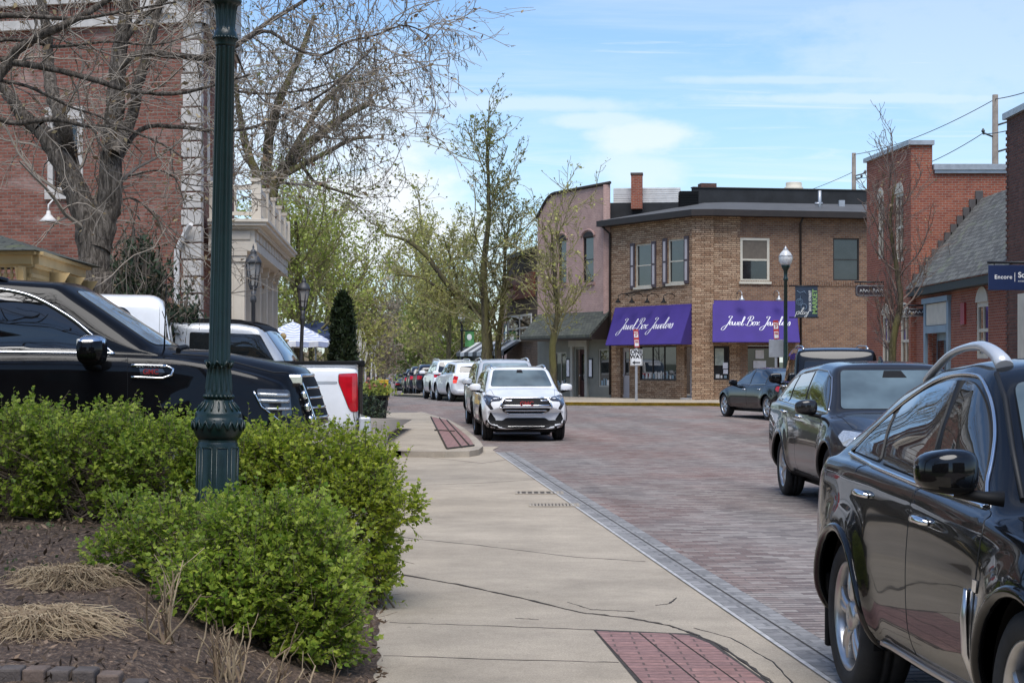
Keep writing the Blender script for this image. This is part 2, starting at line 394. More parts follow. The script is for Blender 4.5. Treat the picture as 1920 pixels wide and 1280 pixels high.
class Body:
    """a car body skinned over cross-sections; x forward, y left, z up; station columns:
       x, zb sill, ws, wm, zm widest, wb, zbelt, wr, zre roof edge, zr roof centre"""
    def __init__(s, st, wheels, Ra, bowf=.22, bowr=.14, sig=.05, nx=150, k=4, flare=.018, wsb=None):
        st = np.array(sorted(st), float)
        x0, x1 = st[0, 0], st[-1, 0]; s.x0, s.x1 = x0, x1
        xg = np.linspace(x0, x1, 900); dx = xg[1] - xg[0]
        hk = int(3 * sig / dx) + 1; kern = np.exp(-.5 * (np.arange(-hk, hk + 1) * dx / sig) ** 2); kern /= kern.sum()
        cols = []
        for c in range(1, 10):
            y = np.interp(xg, st[:, 0], st[:, c])
            ys = np.convolve(np.pad(y, hk, mode='edge'), kern, 'valid')
            e = np.clip(np.minimum(xg - x0, x1 - xg) / (.10), 0, 1)     # keep the bumpers' ends crisp
            cols.append(y * (1 - e) + ys * e)
        t = np.linspace(0, 1, nx); xs = x0 + (x1 - x0) * (.55 * t + .45 * (.5 - .5 * np.cos(np.pi * t)))
        zb, ws, wm_, zm, wb, zbelt, wr, zre, zr = [np.interp(xs, xg, c) for c in cols]
        Z = np.zeros_like(xs)
        up = np.clip((zre - zbelt) / .15, 0, 1)
        ctl = np.stack([np.stack(p, 1) for p in (
            (Z, zb), (ws - .10, zb), (ws, zb + .05), (ws + (wm_ - ws) * .75, zb + .45 * (zm - zb)), (wm_, zm), (wm_ * .5 + wb * .5 + .012, (zm + zbelt) / 2 + .04),
            (wb, zbelt), (wb - .05 * up - .02, zbelt + .025 * up + .005), (wb * .5 + wr * .5 - .005, zbelt * .5 + zre * .5 + .01 * up), (wr, zre), (wr - .10, zre + .62 * (zr - zre)), (wr * .45, zre + .93 * (zr - zre)), (Z, zr))], 1)
        G = hermite(ctl, k)                                     # nx, nh, 2
        nh = G.shape[1]
        y = np.concatenate([G[:, :, 0], -G[:, -2:0:-1, 0]], 1); z = np.concatenate([G[:, :, 1], G[:, -2:0:-1, 1]], 1)
        x = np.repeat(xs[:, None], y.shape[1], 1)
        hw = wm_.max()
        fr = np.clip((x - (x1 - 1.0)) / 1.0, 0, 1); rr = np.clip(((x0 + .8) - x) / .8, 0, 1)
        x = x - bowf * fr ** 1.3 * np.abs(y / hw) ** 2.4 + bowr * rr ** 1.3 * np.abs(y / hw) ** 2.4
        if wsb:      # windscreen bowed in plan
            a, c, q = wsb; bz = np.interp(x, xs, zbelt); w_ = np.clip((x - a) / .35, 0, 1) * np.clip((c - x) / .35, 0, 1) * np.clip((z - bz) / .08, 0, 1)
            x = x - q * w_ * (np.abs(y) / hw) ** 2
        for wx, wz in wheels:
            r = np.hypot(x - wx, z - wz)
            y = y + np.sign(y) * flare * np.exp(-((r - Ra - .03) / .10) ** 2) * (np.abs(y) > .55) * (z < np.interp(x, xs, zbelt) - .03)
        V = np.stack([x, y, z], 2).reshape(-1, 3); nc = y.shape[1]
        i = np.arange(nx - 1)[:, None] * nc; j = np.arange(nc)[None]; j2 = (j + 1) % nc
        Fq = np.stack([i + j, i + nc + j, i + nc + j2, i + j2], 2).reshape(-1, 4)
        caps = []
        for base, rev in ((0, True), ((nx - 1) * nc, False)):
            for q in range(nh - 1):
                a, b, c, d = base + q, base + q + 1, base + (nc - q - 1) % nc, base + (nc - q) % nc
                quad = [a, b, c, d]
                if q == 0: quad = [a, b, c]
                elif q == nh - 2: quad = [a, b, d]
                caps.append(quad if rev else quad[::-1])
        # orientation: outward normals
        s.V = V
        tri = []
        for f in Fq: tri += [(f[0], f[1], f[2]), (f[0], f[2], f[3])]
        for f in caps:
            tri.append(tuple(f[:3]))
            if len(f) == 4: tri.append((f[0], f[2], f[3]))
        T = np.array(tri)
        fn = np.cross(V[T[:, 1]] - V[T[:, 0]], V[T[:, 2]] - V[T[:, 0]])
        N = np.zeros_like(V)
        for c in range(3): np.add.at(N, T[:, c], fn)
        sgn = np.sign((N * (V - np.array([0, 0, V[:, 2].mean()]))).sum()); N *= sgn; s.flip = sgn < 0
        N /= np.linalg.norm(N, axis=1)[:, None] + 1e-12
        s.N, s.T = N, T
        s.bvh = BVHTree.FromPolygons([tuple(p) for p in V], [tuple(int(q) for q in t_) for t_ in T])
        # wheel arches
        W = V.copy(); keep = np.ones(len(Fq), bool)
        cen = V[Fq].mean(1)
        for wx, wz in wheels:
            keep &= ~((np.hypot(cen[:, 0] - wx, cen[:, 2] - wz) < Ra) & (np.abs(cen[:, 1]) > .5))
        F2 = Fq[keep]; used = np.zeros(len(V), int); dead = np.zeros(len(V), bool)
        dead[Fq[~keep].ravel()] = True; live = np.zeros(len(V), bool); live[F2.ravel()] = True
        bd = np.where(dead & live)[0]
        for wx, wz in wheels:
            d = np.hypot(W[bd, 0] - wx, W[bd, 2] - wz); q = bd[(np.abs(d - Ra) < .10) & (np.abs(W[bd, 1]) > .5)]
            dq = np.hypot(W[q, 0] - wx, W[q, 2] - wz)
            W[q, 0] = wx + (W[q, 0] - wx) * Ra / dq; W[q, 2] = wz + (W[q, 2] - wz) * Ra / dq
        s.W, s.F, s.caps = W, F2, caps
        s.wheels, s.Ra, s.hw = wheels, Ra, hw
    def mesh(s, name, m, parent):
        Fq = s.F[:, ::-1] if s.flip else s.F
        c4 = np.array([c for c in s.caps if len(c) == 4]); c3 = np.array([c for c in s.caps if len(c) == 3])
        if s.flip: c4, c3 = c4[:, ::-1], c3[:, ::-1]
        o = fast_mesh(name, s.W, [Fq, c4, c3], m, parent, True)
        return o
    def hit(s, p, view):
        a, b = p
        if view in ('L', 'R'):
            sg = 1 if view == 'L' else -1; o, d = Vector((a, sg * 3, b)), Vector((0, -sg, 0))
        elif view == 'F': o, d = Vector((6, a, b)), Vector((-1, 0, 0))
        elif view == 'B': o, d = Vector((-6, a, b)), Vector((1, 0, 0))
        else: o, d = Vector((a, b, 5)), Vector((0, 0, -1))
        loc, n, i, _ = s.bvh.ray_cast(o, d)
        if loc is None:
            loc, n, i, _ = s.bvh.find_nearest(o + d * 2.0)
        t = s.T[i]; A, B, Cc = (Vector(s.V[q]) for q in t)
        v0, v1, v2 = B - A, Cc - A, loc - A
        d00, d01, d11, d20, d21 = v0.dot(v0), v0.dot(v1), v1.dot(v1), v2.dot(v0), v2.dot(v1)
        dn = d00 * d11 - d01 * d01
        if abs(dn) < 1e-14: return loc, Vector(s.N[t[0]])
        v = (d11 * d20 - d01 * d21) / dn; w = (d00 * d21 - d01 * d20) / dn
        return loc, (Vector(s.N[t[0]]) * (1 - v - w) + Vector(s.N[t[1]]) * v + Vector(s.N[t[2]]) * w).normalized()
    def patch(s, name, poly, view, m, parent, off=.003, res=.05, skirt='seal', flareout=.006, cr=0.0):
        if cr: poly = fillet(poly, cr)
        pts = densify(poly, res)
        n = len(pts); P2 = np.array(pts)
        lo, hi = P2.min(0), P2.max(0)
        inner = []
        for x in np.arange(lo[0] + res * .5, hi[0], res):
            for z in np.arange(lo[1] + res * .5, hi[1], res):
                if inside(P2, x, z) and np.hypot(P2[:, 0] - x, P2[:, 1] - z).min() > res * .45: inner.append((x, z))
        vs = [Vector(p) for p in pts + inner]
        r = delaunay_2d_cdt(vs, [(k, (k + 1) % n) for k in range(n)], [], 1, 1e-5)
        v2, faces = r[0], r[2]
        co, nn = [], []
        for p in v2:
            loc, nor = s.hit(p, view); co.append(loc + nor * off); nn.append(nor)
        # boundary skirt
        cnt = {}
        for f in faces:
            for a, b in zip(f, f[1:] + f[:1]): cnt[(a, b)] = 1
        bed = [e for e in cnt if (e[1], e[0]) not in cnt]
        fl = [tuple(f) for f in faces]
        fn = Vector((0, 0, 0))
        for f in fl:
            fn += (co[f[1]] - co[f[0]]).cross(co[f[2]] - co[f[0]])
        mean = sum(nn, Vector((0, 0, 0)))
        rev = fn.dot(mean) < 0
        nt_ = len(fl); low = {}; low2 = {}
        nv = len(co); cen = sum(co, Vector((0, 0, 0))) / nv
        nxt = {a: b for a, b in bed}; prv = {b: a for a, b in bed}
        for a, b in bed:
            for q in (a, b):
                if q not in low:
                    t = co[nxt.get(q, b)] - co[prv.get(q, a)]
                    o = t.cross(nn[q]).normalized()
                    if not rev: pass
                    else: o = -o
                    low[q] = len(co); co.append(co[q] + o * .001); nn.append((o + nn[q] * .5).normalized())
                    low2[q] = len(co); co.append(co[q] + o * flareout - nn[q] * (off + .003)); nn.append((o + nn[q] * .5).normalized())
        sk = []
        for a, b in bed:
            sk.append((b, a, low[a], low[b])); sk.append((low[b], low[a], low2[a], low2[b]))
        allf = fl + sk
        if rev: allf = [f[::-1] for f in allf]
        me = bpy.data.meshes.new(name); me.from_pydata([tuple(c) for c in co], [], allf)
        me.polygons.foreach_set('use_smooth', [True] * len(allf))
        me.polygons.foreach_set('material_index', [0] * nt_ + [1] * len(sk)); me.update()
        me.normals_split_custom_set_from_vertices([tuple(q) for q in nn])
        return mesh_obj(name, me, [m, M[skirt] if skirt else m], parent)
    def line(s, pts, view, off=0.0, res=.04, closed=False):
        q = densify(pts, res, closed)
        return [(lambda h: h[0] + h[1] * off)(s.hit(p, view)) for p in q]
    def strip(s, mb, pts, view, r=.008, off=.004, n=6, mi=0, closed=False, res=.04, flat=1.0):
        mb.tube(s.line(pts, view, off, res, closed), r, n, mi, closed=closed)

def inside(P, x, z):
    a, b = P, np.roll(P, -1, 0)
    c = (a[:, 1] > z) != (b[:, 1] > z)
    xx = (b[:, 0] - a[:, 0]) * (z - a[:, 1]) / np.where(b[:, 1] == a[:, 1], 1e-12, b[:, 1] - a[:, 1]) + a[:, 0]
    return bool((c & (x < xx)).sum() % 2)
def densify(pts, res, closed=True):
    o = []; n = len(pts)
    for k in range(n if closed else n - 1):
        a, b = np.array(pts[k], float), np.array(pts[(k + 1) % n], float); m = max(1, int(np.ceil(np.linalg.norm(b - a) / res)))
        for j in range(m): o.append(tuple(a + (b - a) * j / m))
    if not closed: o.append(tuple(pts[-1]))
    return o
def fillet(poly, r, n=5):
    o = []; N = len(poly)
    for k in range(N):
        p0, p, p1 = (np.array(poly[(k + d) % N], float) for d in (-1, 0, 1))
        a, b = p0 - p, p1 - p; la, lb = np.linalg.norm(a), np.linalg.norm(b)
        rr = min(r, la * .45, lb * .45); a, b = p + a / la * rr, p + b / lb * rr
        for j in range(n + 1):
            t = j / n; o.append(tuple((1 - t) ** 2 * a + 2 * t * (1 - t) * p + t * t * b))
    return o
def arc(cx, cz, r, a0, a1, n=10):
    return [(cx + r * math.cos(math.radians(a0 + (a1 - a0) * k / n)), cz + r * math.sin(math.radians(a0 + (a1 - a0) * k / n))) for k in range(n + 1)]

def wheel_mesh(R, w, rr, spokes, style='twin', hi=True):
    """meshes for a wheel with its axle along y, outer face at +y"""
    t = MB(); n = 48 if hi else 24
    t.lathe([(rr, -w / 2 + .02), (R - .05, -w / 2), (R - .015, -w / 2 + .02), (R, -w / 2 + .05), (R, -.03), (R - .008, -.028), (R - .008, -.018), (R, -.016), (R, .016), (R - .008, .018), (R - .008, .028), (R, .03),
             (R, w / 2 - .05), (R - .015, w / 2 - .02), (R - .05, w / 2), (rr + .01, w / 2 - .008), (rr, w / 2 - .02), (rr - .01, w / 2 - .05), (rr, -w / 2 + .02)], n, 0, axis='y')
    r = MB(); y = w / 2 - .02
    r.lathe([(rr - .012, y - .16), (rr + .006, y - .005), (rr + .006, y + .004), (rr - .008, y + .004), (rr - .022, y - .02), (rr - .03, y - .15), (rr - .012, y - .16)], n, 0, axis='y')
    r.lathe([(.0, y - .14), (rr - .02, y - .14), (rr - .02, y - .13), (0, y - .13)], n, 1, axis='y')       # dark barrel and brake
    r.lathe([(0, y - .10), (rr * .72, y - .10), (rr * .72, y - .085), (0, y - .085)], n, 2, axis='y')
    r.lathe([(.075, y - .10), (.075, y - .012), (.06, y - .004), (.03, y), (0, y)], 20, 0, axis='y')
    def spoke(a0, w0, w1, tw=0.0):
        ca = math.radians(a0)
        def pt(rad, off, yy):
            a = ca + tw * rad / rr
            return (rad * math.cos(a) - off * math.sin(a), yy, rad * math.sin(a) + off * math.cos(a))
        ys = lambda q: y - .022 - .018 * (1 - q) * 0 + .012 * math.sin(q * math.pi) - .012 * (q < .2)
        rows = []
        for q in np.linspace(0, 1, 6):
            rad = .055 + (rr - .02 - .055) * q; ww = w0 + (w1 - w0) * q
            rows.append([r.P(pt(rad, -ww, ys(q) - .045)), r.P(pt(rad, -ww, ys(q) - .006)), r.P(pt(rad, -ww * .45, ys(q) + .004)), r.P(pt(rad, ww * .45, ys(q) + .004)), r.P(pt(rad, ww, ys(q) - .006)), r.P(pt(rad, ww, ys(q) - .045))])
        for a, b in zip(rows, rows[1:]):
            for k in range(5): r.face([a[k], a[k + 1], b[k + 1], b[k]], 0)
    for k in range(spokes):
        a = 360 / spokes * k + 90
        if style == 'twin': spoke(a - 9, .020, .022); spoke(a + 9, .020, .022)
        elif style == 'vee': spoke(a - 13, .020, .026, -.12); spoke(a + 13, .020, .026, .12)
        else: spoke(a, .034, .030)
    return t, r

RIMMATS = None
def add_wheels(root, b, R, w, rr, spokes, style, hw, rim='alloy', hi=True, sides=(1, -1)):
    t, r = wheel_mesh(R, w, rr, spokes, style, hi)
    first = None
    for wx, wz in b.wheels:
        for sg in sides:
            e = empty('wheel', (wx, sg * (hw - w / 2 - .02), wz), 0 if sg > 0 else math.pi, root)
            if first is None:
                first = (t.build('tyre', M['rubber'], e, False), r.build('rim', [M[rim], M['seal'], M['satin']], e, False))
            else:
                for q in first:
                    c = q.copy(); COL.objects.link(c); c.parent = e
    # dark wheel wells and floor pan in one part
    u = MB()
    for wx, wz in b.wheels:
        for sg in (1, -1):
            A = arc(wx, wz, b.Ra + .012, -14, 194, 22)
            i0 = [u.P((x, sg * (hw - .055), z)) for x, z in A]; i1 = [u.P((x, sg * .42, z)) for x, z in A]
            for k in range(len(A) - 1): u.face([i0[k], i0[k + 1], i1[k + 1], i1[k]], 0, True)
            u.face(i1, 0)
    u.box((b.x0 + .35, -hw + .28, .19), (b.x1 - .35, hw - .28, .34))
    for wx, wz in b.wheels: u.tube([(wx, -hw + .2, wz - .03), (wx, hw - .2, wz - .03)], .05, 8)
    u.build('underbody', M['plastic'], root, False)

def mirror(root, pos, sg, paintm, sc=(1, 1, 1), chrome_cap=False, lean=0.0):
    """door mirror: rounded shell, darker foot; pos is the shell's centre on the +x-forward car frame"""
    mb = MB(); x, y, z = pos
    n, m = 20, 12
    def sq(c, e): return math.copysign(abs(c) ** e, c)
    rows = []
    for i in range(m + 1):
        ph = -math.pi / 2 + math.pi * i / m; row = []
        for j in range(n):
            th = 2 * math.pi * j / n
            px = sq(math.cos(ph), .55) * sq(math.cos(th), .7); py = sq(math.cos(ph), .55) * sq(math.sin(th), .55); pz = sq(math.sin(ph), .6)
            dx = .085 * px if px > 0 else .055 * px
            tap = 1 - .18 * max(0, -py * -1)
            row.append(mb.P((x + dx * sc[0] - .03 * abs(py) * sc[0], sg * (y + .13 * py * sc[1]), z + (.088 * pz * tap - .012 * (1 - pz) * 0) * sc[2])))
        rows.append(row)
    for a, b in zip(rows, rows[1:]):
        for j in range(n):
            q = [a[j], a[(j + 1) % n], b[(j + 1) % n], b[j]]
            z_ = sum(mb.v[k].z for k in q) / 4
            mb.face(q if sg > 0 else q[::-1], 1 if z_ < z - .062 * sc[2] else (2 if chrome_cap and z_ > z + .045 * sc[2] else 0), True)
    sh = mb.build('side_mirror', [M[paintm], M['plastic'], M['chrome']], root, False)
    ft = MB()
    ft.tube([(x - .01, sg * (y - .03 * sc[1]), z - .08 * sc[2]), (x + .02, sg * (y - .14 * sc[1]), z - .10 * sc[2]), (x + .04, sg * (y - .22 * sc[1]), z - .105 * sc[2])], [.03, .034, .045], 10, flat=.7)
    ft.build('foot', M['plastic'], sh, False)
    return sh

def handle(doorobj, b, x, z, view, m='chrome', L=.20):
    mb = MB()
    pts = [(x - L / 2, z - .006), (x - L / 2 + .03, z), (x, z + .004), (x + L / 2 - .03, z), (x + L / 2, z - .006)]
    offs = [.0, .026, .036, .026, .0]
    q = []
    for p, o in zip(pts, offs):
        loc, n = b.hit(p, view); q.append(loc + n * o)
    mb.tube(q, [.012, .016, .017, .016, .012], 10)
    return mb.build('handle', M[m], doorobj, False)

def suv_stations(L, W, H, hood, hoodf, cowl, wst, belt_f, belt_r, roofr=.10, tail=.10, wr=.70, grille=.70, zm=.62, sill=.27, tailslope=.30):
    h = W / 2; xf, xr = L / 2, -L / 2
    return [
        (xr, .44, .70*h, .88*h, .58, .86*h, .74, .74*h, .80, .82),
        (xr+.04, .36, .84*h, .955*h, zm, .94*h, .90, .82*h, .97, .99),
        (xr+.10, .30, .88*h, .985*h, zm, .95*h, belt_r-.02, .79*h, belt_r+.05, belt_r+.08),
        (xr+.10+tailslope, .29, .90*h, h, zm, .945*h, belt_r, (wr+.03)*h, H-.12-roofr*.5, H-.06-roofr*.5),
        (xr+.45+tailslope, .28, .90*h, h, zm, .945*h, belt_r, wr*h+.01, H-.075-roofr*.25, H-.02-roofr*.25),
        (-.25, sill, .90*h, h, zm, .95*h, (belt_r+belt_f)/2, (wr+.01)*h, H-.06, H),
        (wst, sill, .90*h, h, zm, .955*h, belt_f+.01, wr*h, H-.10, H-.035),
        (cowl, sill, .90*h, h, zm, .955*h, belt_f-.02, .80*h, hood-.02, hood+.012),
        (cowl+.25, sill, .90*h, h, zm, .95*h, belt_f-.06, .83*h, hood-.05, hood),
        (xf-.45, sill, .90*h, .99*h, zm, .93*h, hoodf-.10, .78*h, hoodf-.03, hoodf+.03),
        (xf-.14, .28, .86*h, .965*h, zm-.02, .92*h, hoodf-.18, .76*h, hoodf-.07, hoodf-.03),
        (xf-.05, .27, .82*h, .94*h, zm-.06, .90*h, grille+.06, .74*h, grille+.12, grille+.16),
        (xf, .30, .70*h, .90*h, .52, .86*h, grille-.06, .70*h, grille, grille+.03)]

def front_detail(): pass

def build_car(name, label, loc, rz, spec, group=None, cat='car'):
    """spec: dict with stations, wheels, glass outlines and trim; returns the root Empty and its Body"""
    s = spec
    root = thing(name, label, cat, loc, rz, group)
    b = Body(s['st'], s['wheels'], s['Ra'], s.get('bowf', .22), s.get('bowr', .14), s.get('sig', .05), s.get('nx', 150), flare=s.get('flare', .018), wsb=s.get('wsb'))
    pm = s['paint']; hw = b.hw
    b.mesh('body', M[pm], root)
    fine = s.get('fine', True); res = .05 if fine else .12
    for view in 'RL':
        sg = -1 if view == 'R' else 1
        for poly, hdl in s.get('doors', []):
            d = b.patch('door', poly, view, M[pm], root, .003, res, cr=.04)
            if hdl: handle(d, b, hdl[0], hdl[1], view, s.get('handle', 'chrome'))
        for poly in s['glass']:
            b.patch('side_window', poly, view, M[s.get('sg', 'glass')], root, .005 if not s.get('doors') else .008, res, flareout=.010, cr=s.get('gcr', .03))
        if s.get('trim'):
            for pts, r, mm in s['trim']:
                mb = MB(); b.strip(mb, pts, view, r, .006); mb.build('trim_strip', M[mm], root, False)
        if s.get('lip'):
            for wx, wz in s['wheels']:
                mb = MB(); b.strip(mb, arc(wx, wz, s['Ra'] + .012, -12, 192, 26), view, s.get('lipr', .022), -.006, 8)
                mb.build('wheel_arch_trim', M[s['lip']], root, False)
        if s.get('mirror'): mirror(root, s['mirror'], sg, s.get('mirrorm', pm), s.get('msc', (1, 1, 1)), s.get('mcap', False))
        for poly, mm, vw in s.get('headlights', []):
            pl = poly if vw != 'F' else [(sg * a, c) for a, c in poly]
            if vw == 'S': b.patch('headlight', pl, view, M[mm], root, .006, res, cr=.03)
            else: b.patch('headlight', pl, vw, M[mm], root, .006, .04, cr=.02)
        for poly, mm, vw in s.get('taillights', []):
            pl = poly if vw != 'B' else [(sg * a, c) for a, c in poly]
            b.patch('taillight', pl, view if vw == 'S' else vw, M[mm], root, .008, .05, cr=.02)
        if s.get('rail'):
            mb = MB(); r = s['rail']
            pts = []
            for q in np.linspace(0, 1, 18):
                x = r['x0'] + (r['x1'] - r['x0']) * q
                loc, n = b.hit((x, sg * r['y']), 'T')
                e = min(q, 1 - q); lift = r['h'] * min(1, (e / .12)) ** .6 if e < .12 else r['h']
                pts.append(loc + Vector((0, 0, lift)))
            mb.tube(pts, [r['r'] * (1.5 if k in (0, 17) else 1.0) for k in range(18)], 10, flat=.8)
            mb.build('roof_rail', M[r['m']], root, False)
    if s.get('ws'): b.patch('windshield', s['ws'], 'F', M[s.get('wsm', 'screen')], root, .005, .06 if fine else .15, flareout=.014, cr=.05)
    if s.get('rw'): b.patch('rear_window', s['rw'], 'B', M[s.get('rwm', 'dglass')], root, .005, .06 if fine else .15, flareout=.014, cr=.05)
    for nm, poly, vw, mm, off in s.get('patches', []): b.patch(nm, poly, vw, M[mm], root, off, .05, skirt='plastic', cr=.03)
    for nm, lines, vw, r, mm in s.get('lines', []):
        for pts in lines:
            mb = MB(); b.strip(mb, pts, vw, r, .008 if nm != 'hood_seam' else 0.0, 6); mb.build(nm, M[mm], root, False)
    R, w, rr, ns, style = s['tyre']
    add_wheels(root, b, R, w, rr, ns, style, hw, s.get('rim', 'alloy'), fine)
    return root, b

def sym(pts): return pts + [(-y, z) for y, z in pts[::-1]]

def suv_spec(paintm, L, W, H, wb, fo, hood, hoodf, R, belt_f, belt_r, cowl_in, wst_in, sg='dglass', roofr=.10, tailslope=.30, fine=True, wr=.70, dpillar=.30, Ra=None, nx=150):
    """a generic upright wagon body; cowl_in and wst_in are measured back from the nose"""
    xf = L / 2; fa = xf - fo; ra = fa - wb; cowl, wst = xf - cowl_in, xf - wst_in; h = W / 2; xr = -xf
    Ra = Ra or R + .055
    st = suv_stations(L, W, H, hood, hoodf, cowl, wst, belt_f, belt_r, roofr, wr=wr, tailslope=tailslope)
    zt = lambda x: H - .135 - roofr * .5 * max(0, (-.2 - x) / (L / 2 - .2)) ** 1.5
    bp = wst - .75; cp = bp - .98 if wb > 2.6 else bp - .9
    xe = xr + dpillar + tailslope * .5
    bl = lambda x: belt_f + .035 + (belt_r - belt_f) * (cowl - x) / (cowl - xr)
    g = [[(cowl - .20, bl(cowl)), (wst + .10, H - .22), (wst - .12, zt(wst) - .01), (bp + .03, zt(bp)), (bp + .05, bl(bp))],
         [(bp - .05, bl(bp)), (bp - .05, zt(bp)), (cp + .12, zt(cp)), (cp + .04, bl(cp))],
         [(cp - .04, bl(cp)), (cp + .04, zt(cp)), (xe + .28, zt(xe) - .01), (xe + .08, zt(xe) - .10), (xe, bl(xe) + .03)]]
    dz = .34
    d = [([(cowl - .10, belt_f - .03), (cowl - .10, dz + .2), (cowl - .16, dz), (bp, dz), (bp, bl(bp) - .02), (bp, bl(bp) - .02)][:5], (bp + .16, bl(bp) - .12)),
         ([(bp - .012, bl(bp) - .02), (bp - .012, dz), (ra + Ra + .06, dz)] + arc(ra, R, Ra + .05, 18, 62, 6) + [(cp - .02, bl(cp) - .02)], (cp + .14, bl(cp) - .11))]
    ws = sym([(-.755 * h, hood + .045), (-.60 * h, H - .105)])[0:4]
    return dict(st=st, wheels=[(fa, R), (ra, R)], Ra=Ra, paint=paintm, glass=g, doors=d if fine else [], sg=sg, ws=[(-.74*h, hood+.05), (-.61*h, H-.115), (.61*h, H-.115), (.74*h, hood+.05)],
                rw=[(-.70*h, belt_r+.07), (-.60*h, H-.15-roofr*.6), (.60*h, H-.15-roofr*.6), (.70*h, belt_r+.07)], tyre=(R, .235, R-.115, 5, 'twin'),
                mirror=(cowl-.22, h+.10, belt_f+.10), fine=fine, xf=xf, xr=xr, fa=fa, ra=ra, cowl=cowl, wst=wst, h=h, H=H, belt_f=belt_f, belt_r=belt_r, hood=hood, hoodf=hoodf, nx=nx)
# ---------------------------------------------------------------- ground, street, pavements
def gz(y):        # height of the street along the view: a low rise, then a long dip to the far end
    return np.interp(y, [-50, 40, 55, 70, 80, 100, 200, 320, 430, 620, 900], [0, 0, .10, .17, .14, .02, -1.35, -2.4, -2.2, .6, 3])
XE = lambda y: -.70 - .072 * (y - 9.4)        # sidewalk's garden edge
XR = lambda y: 1.76 - .079 * (y - 10)         # where the concrete meets the brick street
def sheet(name, rows, m, lab=None, uvrot=0.0, smooth=True):
    """rows: list of lists of points with equal length"""
    V = np.array([p for r in rows for p in r], float); n = len(rows[0]); k = len(rows)
    i = np.arange(k - 1)[:, None] * n; j = np.arange(n - 1)[None]
    Fq = np.stack([i + j, i + j + 1, i + n + j + 1, i + n + j], 2).reshape(-1, 4)
    a = uvrot; U = np.stack([V[:, 0] * math.cos(a) + V[:, 1] * math.sin(a), -V[:, 0] * math.sin(a) + V[:, 1] * math.cos(a)], 1)
    o = fast_mesh(name, V, Fq, m, None, smooth, uv=U[Fq.ravel()])
    tag(o, lab, None, None, 'structure'); return o

# materials of the ground
def street_mat():
    m, n, b = mat('brick_paving')
    v0 = coords(n, 'UV')
    wob = n.nodes.new('ShaderNodeTexNoise'); wob.inputs['Scale'].default_value = 2.3; wob.inputs['Detail'].default_value = 3; link(n, v0, wob.inputs['Vector'])
    va = n.nodes.new('ShaderNodeVectorMath'); va.operation = 'MULTIPLY_ADD'; link(n, wob.outputs['Color'], va.inputs[0]); va.inputs[1].default_value = (.05, .05, 0); link(n, v0, va.inputs[2]); v = va.outputs[0]
    def brick(w, ms, c1, c2, mo):
        t = n.nodes.new('ShaderNodeTexBrick'); link(n, v, t.inputs['Vector']); t.inputs['Scale'].default_value = 1; t.inputs['Brick Width'].default_value = w; t.inputs['Row Height'].default_value = .112
        t.inputs['Mortar Size'].default_value = ms; t.inputs['Mortar Smooth'].default_value = .5
        for k, c in (('Color1', c1), ('Color2', c2), ('Mortar', mo)): t.inputs[k].default_value = (*c, 1)
        return t
    t = brick(.235, .006, (.32, .20, .165), (.22, .188, .17), (.11, .095, .085))
    q = brick(.235, .0, (.50, .50, .52), (1.42, 1.40, 1.36), (1, 1, 1)); q.offset_frequency = 2
    l = brick(60, .022, (1, 1, 1), (1, 1, 1), (.48, .47, .46))
    big = noise(n, .33, 4, .6, coords(n, 'UV', scale=(1, .55, 1)))
    col = mix(n, ramp(n, big, [(.38, 0.0), (.60, .85)]), t.outputs['Color'], (.24, .218, .20))
    col = mix(n, .75, col, q.outputs['Color'], 'MULTIPLY'); col = mix(n, .9, col, l.outputs['Color'], 'MULTIPLY')
    g = noise(n, 8, 4, .7, coords(n, 'UV', scale=(.6, 2.6, 1)))
    col = mix(n, .85, col, ramp(n, g, [(.25, .50), (.5, 1.02), (.75, 1.6)]), 'MULTIPLY')
    pale = noise(n, 26, 3, .6, coords(n, 'UV', scale=(1, 1.6, 1)))         # worn pale chips and fallen petals
    col = mix(n, ramp(n, pale, [(.655, 0.0), (.70, .6)]), col, (.50, .46, .43))
    tr = noise(n, .8, 3, .6, coords(n, 'UV', scale=(1.2, .08, 1)))
    col = mix(n, .6, col, ramp(n, tr, [(.35, .74), (.65, 1.18)]), 'MULTIPLY')
    oil = noise(n, .55, 6, .65, coords(n, 'UV', scale=(1, .45, 1)), .8)
    col = mix(n, ramp(n, oil, [(.62, 0.0), (.72, .45)]), col, (.085, .08, .076))
    link(n, col, b.inputs['Base Color']); b.inputs['Roughness'].default_value = .8; b.inputs['Specular IOR Level'].default_value = .28
    h = mix(n, .5, l.outputs['Color'], noise(n, 30, 4, .7, v)); bump(n, b, h, .014, .9)
    return m
def concrete_mat(name, col, stain=.25):
    m, n, b = mat(name)
    v = coords(n, 'Object')
    a = noise(n, .9, 8, .65, v); s = noise(n, 130, 3, .8, v); g = noise(n, 3.2, 6, .7, v)
    c = mix(n, 1.0, ramp(n, a, [(.3, tuple(x * (1 - stain) for x in col)), (.7, tuple(x * (1 + stain * .5) for x in col))]), ramp(n, s, [(.25, .55), (.5, 1.0), (.75, 1.40)]), 'MULTIPLY')
    c = mix(n, .7, c, ramp(n, g, [(.3, .86), (.6, 1.05)]), 'MULTIPLY')
    sp_ = noise(n, 13, 2, .5, v)
    c = mix(n, ramp(n, sp_, [(.73, 0.0), (.76, .6)]), c, (.07, .06, .05))
    link(n, c, b.inputs['Base Color']); b.inputs['Roughness'].default_value = .85; b.inputs['Specular IOR Level'].default_value = .3
    bump(n, b, s, .004, .5)
    return m
M['street'] = street_mat()
M['walk'] = concrete_mat('sidewalk_concrete', (.40, .338, .258))
M['apron'] = concrete_mat('apron_concrete', (.36, .31, .245))
M['lot'] = concrete_mat('lot_asphalt', (.365, .31, .245))
M['kerb'] = concrete_mat('kerb_concrete', (.37, .32, .255))
